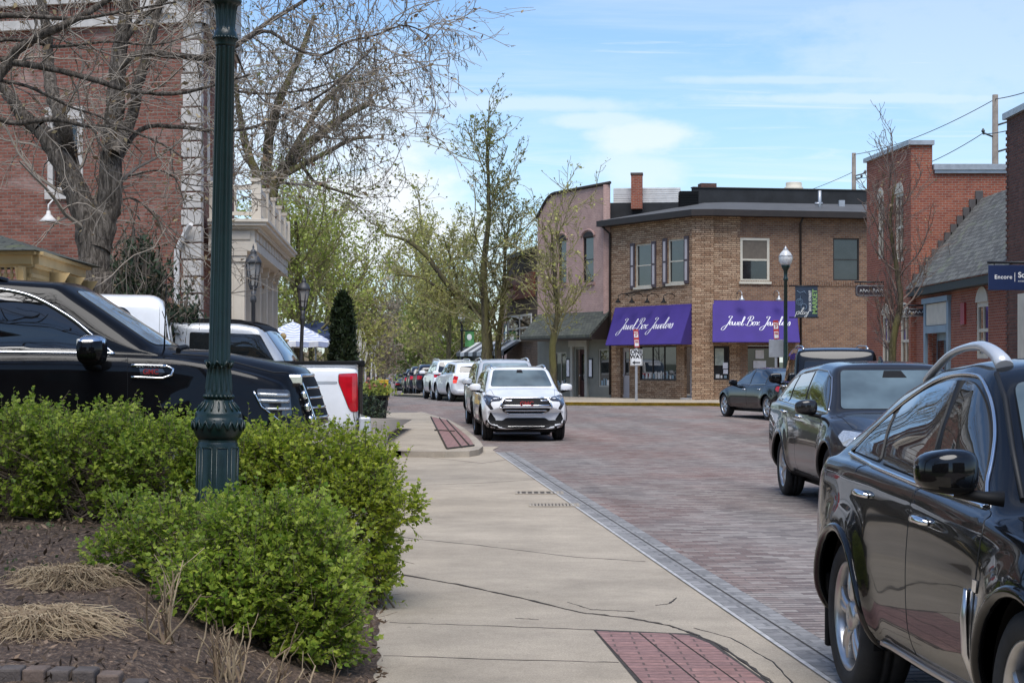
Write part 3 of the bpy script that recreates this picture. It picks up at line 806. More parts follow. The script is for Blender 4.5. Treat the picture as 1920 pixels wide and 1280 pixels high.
M['joint'] = simple('joint_filler', (.05, .042, .035), .95, 0, .4, 30)
M['granite'] = brickmat('granite_setts', (.20, .195, .19), (.31, .30, .29), (.19, .185, .18), .20, .14, .012, .45, bd=.012)
M['pinkbrick'] = brickmat('pink_pavers', (.32, .185, .165), (.25, .15, .14), (.15, .105, .095), .24, .094, .006, .5, bd=.012)
M['yellow'] = simple('yellow_kerb_paint', (.78, .49, .045), .7, 0, .3, 4, .006)
M['mortarline'] = simple('pale_mortar', (.42, .41, .39), .9, 0, .3, 9)
def dirt_mat():
    m, n, b = mat('meadow_soil'); v = coords(n, 'Object')
    a = noise(n, .25, 8, .7, v); s = noise(n, 9, 5, .7, v)
    c = mix(n, 1.0, ramp(n, a, [(.35, (.055, .045, .03)), (.5, (.06, .075, .025)), (.65, (.10, .10, .05))]), ramp(n, s, [(.3, .6), (.7, 1.3)]), 'MULTIPLY')
    link(n, c, b.inputs['Base Color']); b.inputs['Roughness'].default_value = .95
    return m
M['dirt'] = dirt_mat()

ys = [-60, -20, 0, 10, 20, 30, 40, 47, 55, 62, 70, 75, 80, 90, 100, 150, 200, 260, 320, 380, 430, 520, 620, 900, 2500]
sheet('ground', [[(x, y, float(gz(min(y, 900))) - .10) for x in (-1500, -400, -120, -40, -15, 0, 15, 40, 120, 400, 1500)] for y in ys], M['dirt'])
st_rows = []
for y in np.concatenate([np.arange(-12, 100, 4), np.arange(100, 640, 20)]):
    l = XR(y) - 2.5 if y < 34 else (XR(y) - 6 if y < 62 else XR(62) - 6 - (y - 62) * .068)
    r = 13.0 if y < 66 else max(13.0 - (y - 66) * .58, -2.2 - (y - 92) * .068)
    st_rows.append([(l + (r - l) * q / 8, y, float(gz(y))) for q in range(9)])
sheet('street', st_rows, M['street'], None, .072)
# foreground sidewalk and drive apron, flush with the street
sheet('sidewalk', [[(XE(y) - (1.2 if y < 15 else 6), y, .010), (XE(y), y, .012), (XR(y) - .16 if y < 35.5 else XR(35.5), y, .012)] for y in np.arange(2, 37, 1.5)], M['walk'])
# granite border between concrete and brick, two rows of setts and a pale mortar edge
def ribbon(name, ya, yb, off0, off1, z, m, step=1.0):
    sheet(name, [[(XR(y) + off0, y, z), (XR(y) + off1, y, z)] for y in np.arange(ya, yb, step)], m, None, .079)
ribbon('granite_border', 2, 35, -.14, .15, .017, M['granite'])
ribbon('granite_border_edge', 2, 35, -.175, -.145, .020, M['mortarline'])
ribbon('granite_border_seam', 2, 35, .0, .012, .0205, M['joint'])
# far bulb: raised pavement with a rounded kerb
KZ = .12
curb = [Gp(x, y, KZ) for x, y in ((752, 845), (835, 846), (880, 845), (898, 842), (906, 836), (902, 829), (893, 820), (872, 803), (842, 786.5), (802, 775), (782, 769.5), (722, 766.5))]
left = [Vector((XE(p.y) - 1.5, p.y, KZ)) for p in (curb[0], curb[-1])]
mb = MB(); top = [Vector((p.x, p.y, KZ)) for p in curb]
def inset(pts, d):
    o = []
    for k, p in enumerate(pts):
        t = (pts[min(k + 1, len(pts) - 1)] - pts[max(k - 1, 0)]); n_ = Vector((-t.y, t.x, 0)).normalized(); o.append(p + n_ * d)
    return o
inn = inset(top, .15)
for k in range(len(top) - 1):
    mb.poly([top[k], top[k + 1], inn[k + 1], inn[k]], 0)
    a, b = top[k], top[k + 1]
    mb.poly([(a.x, a.y, -.05), (b.x, b.y, -.05), b, a], 0)
tag(mb.build('kerb', M['kerb']), kind='structure')
mb = MB()
for k in range(len(inn) - 1):
    a, b = inn[k], inn[k + 1]; la, lb = XE(a.y) - 6, XE(b.y) - 6
    if k == 0: la = XE(a.y) - 6
    mb.poly([(a.x, a.y, KZ - .004), (b.x, b.y, KZ - .004), (lb, b.y, KZ - .004), (la, a.y, KZ - .004)], 0)
tag(mb.build('pavement', M['walk']), kind='structure')
q = [Gp(x, y, KZ + .004) for x, y in ((838, 840), (889, 834), (880, 820), (852, 797), (836, 786), (808, 781), (822, 805))]
mb = MB(); mb.poly([p for p in q], 0); tag(mb.build('brick_inlay', M['pinkbrick']), kind='structure')
mb = MB()
for (x0, y0), (x1, y1) in (((866, 838), (824, 783)), ((880, 834), (838, 787)), ((838, 840), (808, 781)), ((838, 840.5), (889, 834.5)), ((815, 806), (852, 808))):
    a, b = Gp(x0, y0, KZ + .012), Gp(x1, y1, KZ + .012); mb.tube([a, b], .018, 4)
tag(mb.build('inlay_seam', M['joint']), kind='structure')
# near brick inlay with its three columns
def gq(pts, z): return [Gp(x, y, z) for x, y in pts]
cols = [((1118, 1182), (1196, 1185), (1322, 1290), (1216, 1290)), ((1200, 1185), (1254, 1187), (1398, 1290), (1326, 1290)), ((1258, 1187), (1292, 1190), (1330, 1205), (1392, 1248), (1450, 1290), (1402, 1290))]
for c in cols:
    mb = MB(); P = gq(c, .018); mb.poly([P[k] for k in range(len(P))][::-1], 0)
    tag(mb.build('brick_inlay', M['pinkbrick']), kind='structure')
mb = MB(); P = gq(((1112, 1179), (1294, 1187), (1338, 1204), (1398, 1248), (1462, 1292), (1206, 1292)), .0145); mb.poly(P[::-1], 0); tag(mb.build('inlay_bed', M['joint']), kind='structure')
# joints and cracks in the concrete
mb = MB()
def joint(pts, w=.010, z=.0125):
    P = gq(pts, z); rnd = random.Random(int(pts[0][1]))
    Q = []
    for a, b in zip(P, P[1:]):
        for k in range(8):
            t = k / 8; p = a + (b - a) * t; Q.append(p + Vector((rnd.uniform(-1, 1) * .005, rnd.uniform(-1, 1) * .012, 0)))
    Q.append(P[-1]); mb.tube(Q, [w * rnd.uniform(.5, 1.3) for _ in Q], 4, flat=.35)
joint([(728, 1073), (860, 1095), (975, 1120), (1090, 1148), (1180, 1158), (1255, 1172), (1300, 1187), (1345, 1207), (1395, 1240), (1462, 1290)], .016)
joint([(730, 1166), (900, 1172), (1120, 1180)], .007); joint([(720, 1228), (960, 1236), (1160, 1241)], .007)
joint([(745, 1006), (900, 1022), (1080, 1044), (1210, 1052)], .008); joint([(760, 910), (905, 905), (1040, 896)], .006)
joint([(1300, 1176), (1370, 1195), (1450, 1240), (1490, 1285)], .006); joint([(735, 850), (905, 868), (960, 860)], .008)
joint([(1065, 1128), (1110, 1142), (1190, 1146)], .007); joint([(1228, 1134), (1255, 1131), (1268, 1120)], .008)
joint([(965, 1158), (1010, 1161)], .007)
tag(mb.build('joint', M['joint']), kind='structure')
# drain grates
def grate(name, lab, px0, px1, py, n, dark=True):
    a, b = Gp(px0, py, .020), Gp(px1, py, .020); d = b - a; L = d.length
    root = thing(name, lab, 'drain grate', a, math.atan2(d.y, d.x))
    mb = MB(); mb.box((0, -.22, -.006), (L, -.19, .004)); mb.box((0, .19, -.006), (L, .22, .004)); mb.box((0, -.19, -.006), (.03, .19, .004)); mb.box((L - .03, -.19, -.006), (L, .19, .004))
    for k in range(n):
        x = .03 + (L - .06) * (k + .5) / n; mb.box((x - .013, -.19, -.006), (x + .013, .19, .003))
    mb.build('frame', M['kerb'], root)
    mb = MB(); mb.box((.03, -.19, -.012), (L - .03, .19, -.0035)); mb.build('slot', M['joint'], root)
grate('drain_grate', 'long slotted drain grate with many bars, nearer of the two in the concrete', 992, 1086, 946, 13)
grate('drain_grate', 'slotted drain grate farther from us, beside the granite border', 966, 1056, 923, 7)
# planting bed on the left: a low mound of dark mulch
def bedz(x, y):
    d = XE(y) - .02 - x
    return .02 + .36 * sstep(0, 1.3, d) + .035 * np.clip(y - 7.5, 0, 8) * sstep(.3, 1.8, d)
def mulch_mat():
    m, n, b = mat('mulch'); v = coords(n, 'Object')
    a = noise(n, 38, 5, .75, coords(n, 'Object', scale=(1, .6, 1))); s = noise(n, 1.3, 5, .6, v)
    c = ramp(n, a, [(.30, (.016, .012, .010)), (.50, (.095, .060, .040)), (.60, (.20, .135, .09)), (.70, (.38, .30, .23))])
    c = mix(n, .7, c, ramp(n, s, [(.35, .6), (.65, 1.3)]), 'MULTIPLY')
    link(n, c, b.inputs['Base Color']); b.inputs['Roughness'].default_value = .95; bump(n, b, a, .03, 1.0)
    return m
M['mulch'] = mulch_mat()
rg = np.random.default_rng(4)
rows = []
for y in np.arange(4, 16.6, .10):
    xr = XE(y) + (.012 * math.sin(y * 5.1) + .010 * math.sin(y * 13.7)); xs_ = np.linspace(-9, xr, 90)
    rows.append([(x, y, float(bedz(x, y)) + (rg.normal() * .008 if x < xr - .02 else 0)) for x in xs_])
sheet('planting_bed', rows, M['mulch'])
sheet('parking_lot', [[(-40, y, .40), (-4, y, .40), (-2.4, y, .34), (XE(y) + .1, y, .005)] for y in np.arange(13.6, 45, 2.0)], M['lot'])
# far right pavement with the yellow kerb, in front of the shops
RZ = .12
cp = [(-6, 92), (-2.2, 80), (.6, 69.5), (1.6, 67.3), (4.0, 66.6), (7.3, 66.2), (8.6, 64.5), (9.4, 61.5), (9.9, 57), (10.3, 50), (10.5, 40), (10.7, 20), (10.8, 0)]
mb = MB(); tops = [Vector((x, y, float(gz(y)) + RZ)) for x, y in cp]
n2 = inset(tops, -.16)
for k in range(len(tops) - 1):
    yel = 3 <= k <= 5 or k == 2
    a, b = tops[k], tops[k + 1]
    mb.poly([a, b, n2[k + 1], n2[k]][::-1], 1 if yel else 0); mb.poly([(a.x, a.y, a.z - .3), (b.x, b.y, b.z - .3), b, a], 1 if yel else 0)
ko = mb.build('kerb', [M['kerb'], M['yellow']]); tag(ko, kind='structure')
mb = MB()
for k in range(len(n2) - 1):
    a, b = n2[k], n2[k + 1]; mb.poly([a - Vector((0, 0, .003)), b - Vector((0, 0, .003)), (b.x + 12, b.y + 6, b.z + .02), (a.x + 12, a.y + 6, a.z + .02)], 0)
tag(mb.build('pavement', M['walk']), kind='structure')
# ---------------------------------------------------------------- building helpers
class Face:
    """a vertical wall plane from A to B (seen left to right from outside); u runs along, v up, d outwards"""
    def __init__(s, A, B):
        s.A = Vector((A[0], A[1], 0)); B = Vector((B[0], B[1], 0)); s.L = (B - s.A).length
        s.u = (B - s.A) / s.L; s.n = Vector((s.u.y, -s.u.x, 0))
    def p(s, u, v, d=0.0): return s.A + s.u * u + s.n * d + Vector((0, 0, v))
    def uv(s, px, py=HY):
        a = (px - 960) / F      # X = a*Y
        k = (a * s.A.y - s.A.x) / (s.u.x - a * s.u.y); Y = s.A.y + s.u.y * k
        return k, HC + (HY - py) * Y / F
    def rect(s, x0, y0, x1, y1):
        u0, v1 = s.uv(x0, y0); u1, _ = s.uv(x1, y0); um = (u0 + u1) / 2
        xm = (x0 + x1) / 2; v1 = s.uv(xm, y0)[1]; v0 = s.uv(xm, y1)[1]
        return u0, v0, u1, v1
    def box(s, mb, u0, v0, d0, u1, v1, d1, mi=0):
        us, vs, ds = sorted((u0, u1)), sorted((v0, v1)), sorted((d0, d1))
        P = [s.p(u, v, d) for d in ds for v in vs for u in us]   # index = d*4+v*2+u
        i = [mb.P(p) for p in P]
        for q in ((4, 5, 7, 6), (1, 0, 2, 3), (0, 4, 6, 2), (5, 1, 3, 7), (6, 7, 3, 2), (0, 1, 5, 4)): mb.face([i[k] for k in q], mi)
def wall(face, v0, v1, holes, m, parent, u0=0.0, u1=None, name='wall', depth=.12, topf=None):
    """wall with openings (u0,v0,u1,v1) and their reveals; topf(u) gives an uneven top"""
    u1 = face.L if u1 is None else u1
    us = sorted({u0, u1, *[h[0] for h in holes], *[h[2] for h in holes]}); vs = sorted({v0, v1, *[h[1] for h in holes], *[h[3] for h in holes]})
    mb = MB()
    for a, b in zip(us, us[1:]):
        for c, d in zip(vs, vs[1:]):
            mu, mv = (a + b) / 2, (c + d) / 2
            if any(h[0] < mu < h[2] and h[1] < mv < h[3] for h in holes): continue
            ta = tb = d
            if topf and d == v1: ta, tb = topf(a), topf(b)
            mb.poly([face.p(a, c), face.p(b, c), face.p(b, tb), face.p(a, ta)])
    for a, c, b, d in holes:
        for q in ([(a, c), (b, c)], [(b, c), (b, d)], [(b, d), (a, d)], [(a, d), (a, c)]):
            (p0, q0), (p1, q1) = q; mb.poly([face.p(p0, q0, -depth), face.p(p1, q1, -depth), face.p(p1, q1), face.p(p0, q0)])
    return mb.build(name, m, parent)
def window(face, r, fm, parent, gm='pane', fw=.06, depth=.10, mull=0, rail=True, sill=None, arch=False, d0=0.0, name='window'):
    u0, v0, u1, v1 = r; mb = MB(); d = -depth + d0
    fb = lambda a, c, b, e, k=0.0, t=.05: face.box(mb, a, c, d + k, b, e, d + k + t)
    fb(u0, v0, u0 + fw, v1); fb(u1 - fw, v0, u1, v1); fb(u0 + fw, v0, u1 - fw, v0 + fw); fb(u0 + fw, v1 - fw, u1 - fw, v1)
    if rail: mv = (v0 + v1) / 2; fb(u0 + fw, mv - fw * .35, u1 - fw, mv + fw * .35, .004, .04)
    for k in range(mull):
        um = u0 + fw + (u1 - u0 - 2 * fw) * (k + 1) / (mull + 1); fb(um - .02, v0 + fw, um + .02, v1 - fw, .006, .034)
    w = mb.build(name, fm, parent)
    if sill is not None:
        sb = MB(); face.box(sb, u0 - .06, v0 - .09, -.05, u1 + .06, v0 - .002, .07); sb.build('sill', sill, w)
    g = MB(); face.box(g, u0 + fw * .5, v0 + fw * .5, d - .03, u1 - fw * .5, v1 - fw * .5, d + .012); g.build('pane', M[gm] if isinstance(gm, str) else gm, w)
    return w
def arch_head(mb, face, u0, u1, v, h, d0, d1, n=10, mi=0):
    um, ru = (u0 + u1) / 2, (u1 - u0) / 2
    pts = [(um + ru * math.cos(math.pi * k / n), v + h * math.sin(math.pi * k / n)) for k in range(n + 1)]
    mb.prism([face.p(a, b, d0) for a, b in pts], face.n * (d1 - d0), mi)
def gooseneck(face, u, v, parent, m='plastic', reach=.55, r=.14):
    mb = MB()
    a = [face.p(u, v, 0), face.p(u, v + .10, .12), face.p(u, v + .12, reach * .6), face.p(u, v + .02, reach), face.p(u, v - .10, reach)]
    mb.tube(a, .016, 6); c = face.p(u, v - .10, reach)
    mb.lathe([(.03, .02), (.04, -.04), (r * .6, -.10), (r, -.16), (r * .96, -.165), (.02, -.06)], 12, 0, (c.x, c.y, c.z))
    return mb.build('wall_lamp', M[m], parent, False)

M['pane'] = glassmat('window_pane', (.020, .022, .024), .04)
M['shoppane'] = glassmat('shop_pane', (.025, .028, .028), .03)
M['stone'] = brickmat('stacked_stone', (.29, .17, .10), (.49, .335, .215), (.095, .062, .042), .36, .082, .010, .75, offset=.37, bd=.035, vary=.95)
M['brownbrick'] = brickmat('brown_brick', (.155, .075, .048), (.26, .14, .082), (.24, .195, .145), .205, .077, .012, .45)
M['redbrick'] = brickmat('red_brick', (.24, .062, .038), (.33, .10, .055), (.30, .22, .17), .205, .075, .010, .35)
M['darkbrick'] = brickmat('dark_brick', (.10, .045, .035), (.16, .07, .05), (.10, .08, .07), .205, .077, .012, .4)
M['oldbrick'] = brickmat('old_red_brick', (.17, .060, .042), (.255, .108, .078), (.21, .17, .14), .165, .058, .008, .45, stain=((.42, .33, .29), .55))
M['pinkpaint'] = brickmat('pink_painted_brick', (.45, .295, .255), (.48, .32, .27), (.37, .24, .21), .205, .075, .008, .15, bd=.008)
M['brownpaint'] = brickmat('brown_facade', (.10, .075, .06), (.13, .095, .07), (.07, .05, .045), .205, .075, .01, .25)
M['trimdark'] = simple('dark_brown_trim', (.022, .015, .012), .6, 0, .2, 3)
M['creamtrim'] = simple('cream_trim', (.55, .50, .40), .65, 0, .1, 3)
M['whitetrim'] = simple('white_trim', (.62, .60, .57), .6, 0, .12, 3)
M['limestone'] = simple('painted_limestone', (.50, .47, .43), .85, 0, .18, 5, .008)
M['portico'] = simple('portico_paint', (.60, .53, .43), .65, 0, .12, 2.5)
M['shutter'] = simple('shutter_mauve', (.075, .055, .06), .7, 0, .15, 4)
M['membrane'] = simple('roof_membrane', (.014, .015, .017), .75, 0, .5, 1.2, .012)
M['greyroof'] = simple('grey_rolled_roof', (.085, .083, .08), .9, 0, .2, 2, .01)
M['slate'] = brickmat('slate_roof', (.10, .10, .095), (.175, .175, .16), (.055, .055, .05), .28, .17, .012, .4, stain=((.17, .19, .12), .55), bd=.02)
M['shingle'] = brickmat('green_grey_shingle', (.065, .070, .060), (.10, .105, .085), (.03, .03, .03), .26, .14, .012, .4, stain=((.17, .19, .06), .58), bd=.015)
M['sage'] = simple('sage_paint', (.17, .17, .145), .7, 0, .1, 2)
M['sagelight'] = simple('sage_trim', (.34, .33, .29), .7, 0, .1, 2)
M['maroon'] = simple('maroon_door', (.055, .018, .016), .5, 0, .2, 3)
M['lilac'] = simple('pale_lilac_door', (.46, .42, .42), .6, 0, .08, 2)
M['bluegrey'] = simple('blue_grey_door', (.21, .29, .34), .6, 0, .1, 2)
M['awn'] = simple('purple_canvas', (.042, .021, .175), .8, 0, .12, 1.5, .004)
M['script'] = simple('white_lettering', (.80, .78, .80), .7)
M['ink'] = simple('black_lettering', (.012, .012, .012), .6)
M['rust'] = simple('chimney_cap', (.08, .06, .05), .8)
M['galv'] = simple('galvanised', (.38, .39, .40), .45, .6, .15, 5)
M['wood'] = simple('weathered_pole', (.20, .17, .145), .9, 0, .25, 3)

# lettering drawn as brush strokes: polylines in a unit cell per letter
GLY = {
 'J': ([[(.95, .98), (.75, 1.05), (.55, 1.0), (.52, .9), (.62, .84)], [(.95, 1.0), (.80, .70), (.55, .10), (.32, -.38), (.08, -.55), (-.12, -.45), (-.05, -.25), (.25, -.05), (.62, .10)]], .70),
 'e': ([[(.0, .10), (.25, .22), (.38, .36), (.30, .45), (.15, .38), (.08, .18), (.18, .02), (.38, .10), (.48, .2)]], .42),
 'w': ([[(.0, .42), (.04, .12), (.14, .02), (.28, .16), (.36, .42), (.36, .12), (.46, .02), (.62, .18), (.66, .42), (.72, .40)]], .68),
 'l': ([[(.0, .10), (.22, .40), (.40, .85), (.36, 1.02), (.26, .90), (.14, .35), (.16, .05), (.30, .05), (.42, .2)]], .38),
 'B': ([[(.50, .98), (.36, .55), (.18, 0)], [(.10, .70), (.25, .98), (.60, 1.06), (.85, .92), (.75, .66), (.45, .55), (.75, .44), (.80, .18), (.55, -.02), (.20, .0), (-.10, .18)]], .86),
 'o': ([[(.25, .42), (.08, .30), (.06, .08), (.20, .0), (.36, .14), (.36, .36), (.25, .42), (.5, .34)]], .45),
 'x': ([[(.0, .36), (.12, .40), (.24, .10), (.40, .04), (.48, .12)], [(.46, .42), (.04, .02)]], .46),
 'r': ([[(.0, .10), (.16, .44), (.30, .40), (.24, .12), (.34, .03), (.44, .14)]], .38),
 's': ([[(.0, .12), (.22, .46), (.32, .22), (.22, .0), (.04, .06)]], .36),
 ' ': ([], .30)}
def script(text, height, place, r, name, m, parent, slant=.30, spacing=1.0, weight=1.5):
    """place(u,v) -> world point and normal, u along from 0..width; returns the width"""
    mb = MB(); u = 0
    for ch in text:
        st, adv = GLY[ch]
        for pl in st:
            P = np.array(pl); t = np.linspace(0, len(P) - 1, (len(P) - 1) * 4 + 1); i = np.clip(t.astype(int), 0, len(P) - 2); f = t - i
            Pm = np.vstack([2 * P[0] - P[1], P, 2 * P[-1] - P[-2]])
            Q = []
            for a, b in zip(i, f):
                p0, p1, p2, p3 = Pm[a], Pm[a + 1], Pm[a + 2], Pm[a + 3]
                Q.append(.5 * (2 * p1 + (p2 - p0) * b + (2 * p0 - 5 * p1 + 4 * p2 - p3) * b * b + (3 * p1 - p0 - 3 * p2 + p3) * b ** 3))
            pts = []; rad = []
            for k, q in enumerate(Q):
                pts.append(place((u + q[0] + slant * q[1]) * height, q[1] * height))
                dv = (Q[min(k + 1, len(Q) - 1)] - Q[max(k - 1, 0)]); rad.append(r * (.55 + weight * abs(dv[1]) / (np.hypot(*dv) + 1e-6) * (1 if dv[1] < 0 else .55)))
            mb.tube(pts, rad, 5)
        u += adv * spacing
    return mb.build(name, m, parent, False), u * height
def script_width(text, height, spacing=1.0): return sum(GLY[c][1] for c in text) * spacing * height
def text_mesh(body, size, m, parent, X, origin, U, V, extrude=.004, align='CENTER', name='lettering', spacing=1.0, bold=0.0):
    """block lettering; U is the reading direction, V the up direction"""
    c = bpy.data.curves.new('tmp', 'FONT'); c.body = body; c.size = size; c.extrude = extrude; c.align_x = align; c.align_y = 'CENTER'; c.space_line = .85; c.space_character = spacing; c.offset = bold
    o = bpy.data.objects.new('tmp', c); COL.objects.link(o)
    dg = bpy.context.evaluated_depsgraph_get(); me = bpy.data.meshes.new_from_object(o.evaluated_get(dg))
    bpy.data.objects.remove(o); U, V = Vector(U).normalized(), Vector(V).normalized(); N = U.cross(V)
    mt = Matrix(((U.x, V.x, N.x, origin[0]), (U.y, V.y, N.y, origin[1]), (U.z, V.z, N.z, origin[2]), (0, 0, 0, 1)))
    me.transform(mt); me.materials.clear()
    return mesh_obj(name, me, m, parent)

# ---------------------------------------------------------------- corner shop: stone front, brown brick side
zb = float(gz(71)) + RZ
C0, C1 = (7.10, 71.0), (7.83, 70.9)
SL = Face((4.15, 76.3), C0); SR = Face(C1, (14.6, 72.4)); SC = Face(C0, C1)
shop = thing('corner_shop', 'two-storey corner shop with tan stone cladding and two purple awnings', 'building', (7.4, 73, zb))
# children are placed in world space, so undo the root's offset
def rootfix(r):
    r.location = (0, 0, 0); return r
rootfix(shop)
ZT = 7.45
w1 = SL.rect(1191, 457, 1222, 538); w2 = SL.rect(1252, 448, 1283, 531)
ds = SL.rect(1163, 652, 1180, 740); dsx = SL.rect(1283, 650, 1300, 742); sw = SL.rect(1199, 648, 1268, 713)
zlo = .1
wall(SL, zlo, ZT, [w1, w2, (ds[0], zb, ds[2], ds[3]), (dsx[0], zb + .08, dsx[2], dsx[3]), sw], M['stone'], shop, name='stone_wall')
wall(SC, zlo, ZT, [], M['stone'], shop, name='corner_pier')
mb = MB(); SC.box(mb, -.06, zlo, 0, SC.L + .06, ZT, .10); mb.build('corner_pilaster', M['stone'], shop)
us = SR.uv(1388)[0]
wr1 = SR.rect(1388, 446, 1443, 528); wr2 = SR.rect(1562, 447, 1611, 526); ps = SR.rect(1336, 648, 1368, 712); pd = SR.rect(1402, 648, 1470, 746)
wall(SR, zlo, ZT, [ps], M['stone'], shop, 0, us, 'stone_wall')
wall(SR, zlo, ZT, [wr1, wr2, (pd[0], zb, pd[2], pd[3])], M['brownbrick'], shop, us, SR.L, 'brick_wall')
for w in (w1, w2):
    o = window(SL, w, M['creamtrim'], shop, fw=.07, sill=M['creamtrim'])
    for k, (a, b) in enumerate(((w[0] - .34, w[0] - .02), (w[2] + .02, w[2] + .34))):
        mb = MB(); SL.box(mb, a, w[1] - .04, .0, b, w[3] + .06, .045, 0); SL.box(mb, a + .08, w[1] + .08, .045, b - .08, (w[1] + w[3]) / 2 - .04, .052, 1); SL.box(mb, a + .08, (w[1] + w[3]) / 2 + .04, .045, b - .08, w[3] - .06, .052, 1)
        mb.build('shutter', [M['shutter'], M['lilac']], shop)
w_ = window(SR, wr1, M['creamtrim'], shop, fw=.10, sill=M['creamtrim'], depth=.06); mb = MB(); SR.box(mb, wr1[0] + .10, (wr1[1] + wr1[3]) / 2 + .03, -.05, wr1[2] - .10, wr1[3] - .10, -.044); mb.build('blind', simple('roller_blind', (.13, .105, .08), .8), w_)
window(SR, wr2, M['trimdark'], shop, fw=.05, depth=.08)
for w in (wr1, wr2):           # soldier course over the brick windows
    mb = MB()
    k = w[0] - .1
    while k < w[2] + .08: SR.box(mb, k, w[3] + .02, -.02, k + .065, w[3] + .24, .012); k += .078
    mb.build('soldier_course', M['brownbrick'], shop)
mb = MB(); k = us + .02      # corbel band between the storeys
vb = SR.uv(1500, 530)[1]
while k < SR.L - .1: SR.box(mb, k, vb - .12, -.02, k + .07, vb + .06, .03); k += .10
mb.build('brick_band', M['brownbrick'], shop)
# shop windows and doors
def show_window(face, r, parent, mull, seed, fm):
    w = window(face, r, fm, parent, 'shoppane', .06, .08, mull, False)
    rnd = random.Random(seed); u0, v0, u1, v1 = r; mb = MB(); u = u0 + .15
    while u < u1 - .15:
        h = rnd.uniform(.10, .32); wd_ = rnd.uniform(.06, .16); mb = MB(); face.box(mb, u, v0 + .07, -.062, u + wd_, v0 + .07 + h, -.05); mb.build('display_item', M[rnd.choice(('whitetrim', 'bluegrey'))], w); u += wd_ + rnd.uniform(.02, .14)
    return w
show_window(SL, sw, shop, 2, 3, M['trimdark'])
pw = show_window(SR, ps, shop, 0, 8, M['trimdark'])
mb = MB(); SR.box(mb, ps[0] + .12, (ps[1] + ps[3]) / 2 - .1, -.06, ps[2] - .22, ps[3] - .1, -.052); mb.build('poster', simple('pale_poster', (.40, .43, .36), .7, 0, .35, 5), pw)
mb = MB(); u, v = SR.uv(1366, 690); SR.box(mb, u - .22, v - .02, -.04, u, v + .22, -.035); SR.box(mb, u - .2, v - .22, -.04, u, v - .05, -.035); mb.build('notice', M['script'], pw)
def door(face, r, dm, parent, gm='pane', glaz=(.45, .92), recess=.16, fm=None, name='door'):
    u0, v0, u1, v1 = r; mb = MB(); face.box(mb, u0, v0, -recess - .05, u1, v1, -recess)
    d = mb.build(name, dm, parent)
    h = v1 - v0; g = MB(); face.box(g, u0 + .14, v0 + h * glaz[0], -recess + .001, u1 - .14, v0 + h * glaz[1], -recess + .012); g.build('pane', M[gm], d)
    k = MB(); k.sphere(face.p(u0 + .08, v0 + h * .45, -recess + .05), .035, 8, 6); k.build('handle', M['chrome'], d)
    return d
door(SL, (ds[0], zb, ds[2], ds[3]), M['lilac'], shop); door(SL, (dsx[0], zb + .08, dsx[2], dsx[3]), M['lilac'], shop, glaz=(.5, .9), recess=.28)
dd = door(SR, (pd[0], zb, pd[2], pd[3]), M['maroon'], shop, 'dglass', (.05, .95), .5)
mb = MB()
for x0, y0, x1, y1 in ((1424, 656, 1440, 672), (1420, 676, 1444, 690)):
    u0, v1 = SR.uv(x0, y0); u1, v0 = SR.uv(x1, y1); SR.box(mb, u0, v0, -.47, u1, v1, -.46)
mb.build('notice', M['script'], dd)
mb = MB(); SL.box(mb, dsx[0] - .05, zlo, -.1, dsx[2] + .05, zb + .07, .15); mb.build('door_step', M['limestone'], shop)
# awnings
def awning(face, top, bot, reach, parent, drop=0.0):
    (ua, va), (ub, _) = top; (uc, vc), (ud, _) = bot
    mb = MB(); t = .012
    a, b = face.p(ua, va, .02), face.p(ub, va, .02); c, d = face.p(uc, vc, reach), face.p(ud, vc, reach); c2, d2 = face.p(uc, vc - .03, reach), face.p(ud, vc - .03, reach)
    e, f = face.p(ua, vc - .03, .02), face.p(ub, vc - .03, .02)
    N_ = 14
    for k in range(N_):       # slightly sagging cloth in panels
        for j in range(8):
            def q(s_, t_):
                p = (a + (b - a) * s_) * (1 - t_) + (c + (d - c) * s_) * t_
                sag = -.035 * math.sin(math.pi * t_) * (1 + .25 * math.cos(s_ * 6 * math.pi)); return p + Vector((0, 0, sag))
            mb.face([mb.P(q(k / N_, (j + 1) / 8)), mb.P(q((k + 1) / N_, (j + 1) / 8)), mb.P(q((k + 1) / N_, j / 8)), mb.P(q(k / N_, j / 8))], 0, False)
    mb.poly([c2, d2, d, c]); mb.poly([b, d, d2, f]); mb.poly([a, e, c2, c])
    o = mb.build('awning', M['awn'], parent)
    pl = lambda u, v: a + (b - a) * ((u - 0)) + (c - a) * 0
    return o, a, b, c, d
def awn_text(aw, height, s0, s1, tv, txt, weight):
    o, a, b, c, d = aw; N_ = (b - a).cross(c - a).normalized()
    if N_.y > 0: N_ = -N_
    W = script_width(txt, height)
    def place(u, v):
        s_ = s0 + (s1 - s0) * u / W
        slope = ((a - c).length); t_ = tv - v / slope
        p = (a + (b - a) * s_) * (1 - t_) + (c + (d - c) * s_) * t_
        return p + Vector((0, 0, -.035 * math.sin(math.pi * t_) * (1 + .25 * math.cos(s_ * 6 * math.pi)))) + N_ * .012
    script(txt, height, place, .0105, 'lettering', M['script'], o, weight=weight)
t0 = SL.uv(1153, 577); t1 = SL.uv(1299, 570); RCH = 1.15
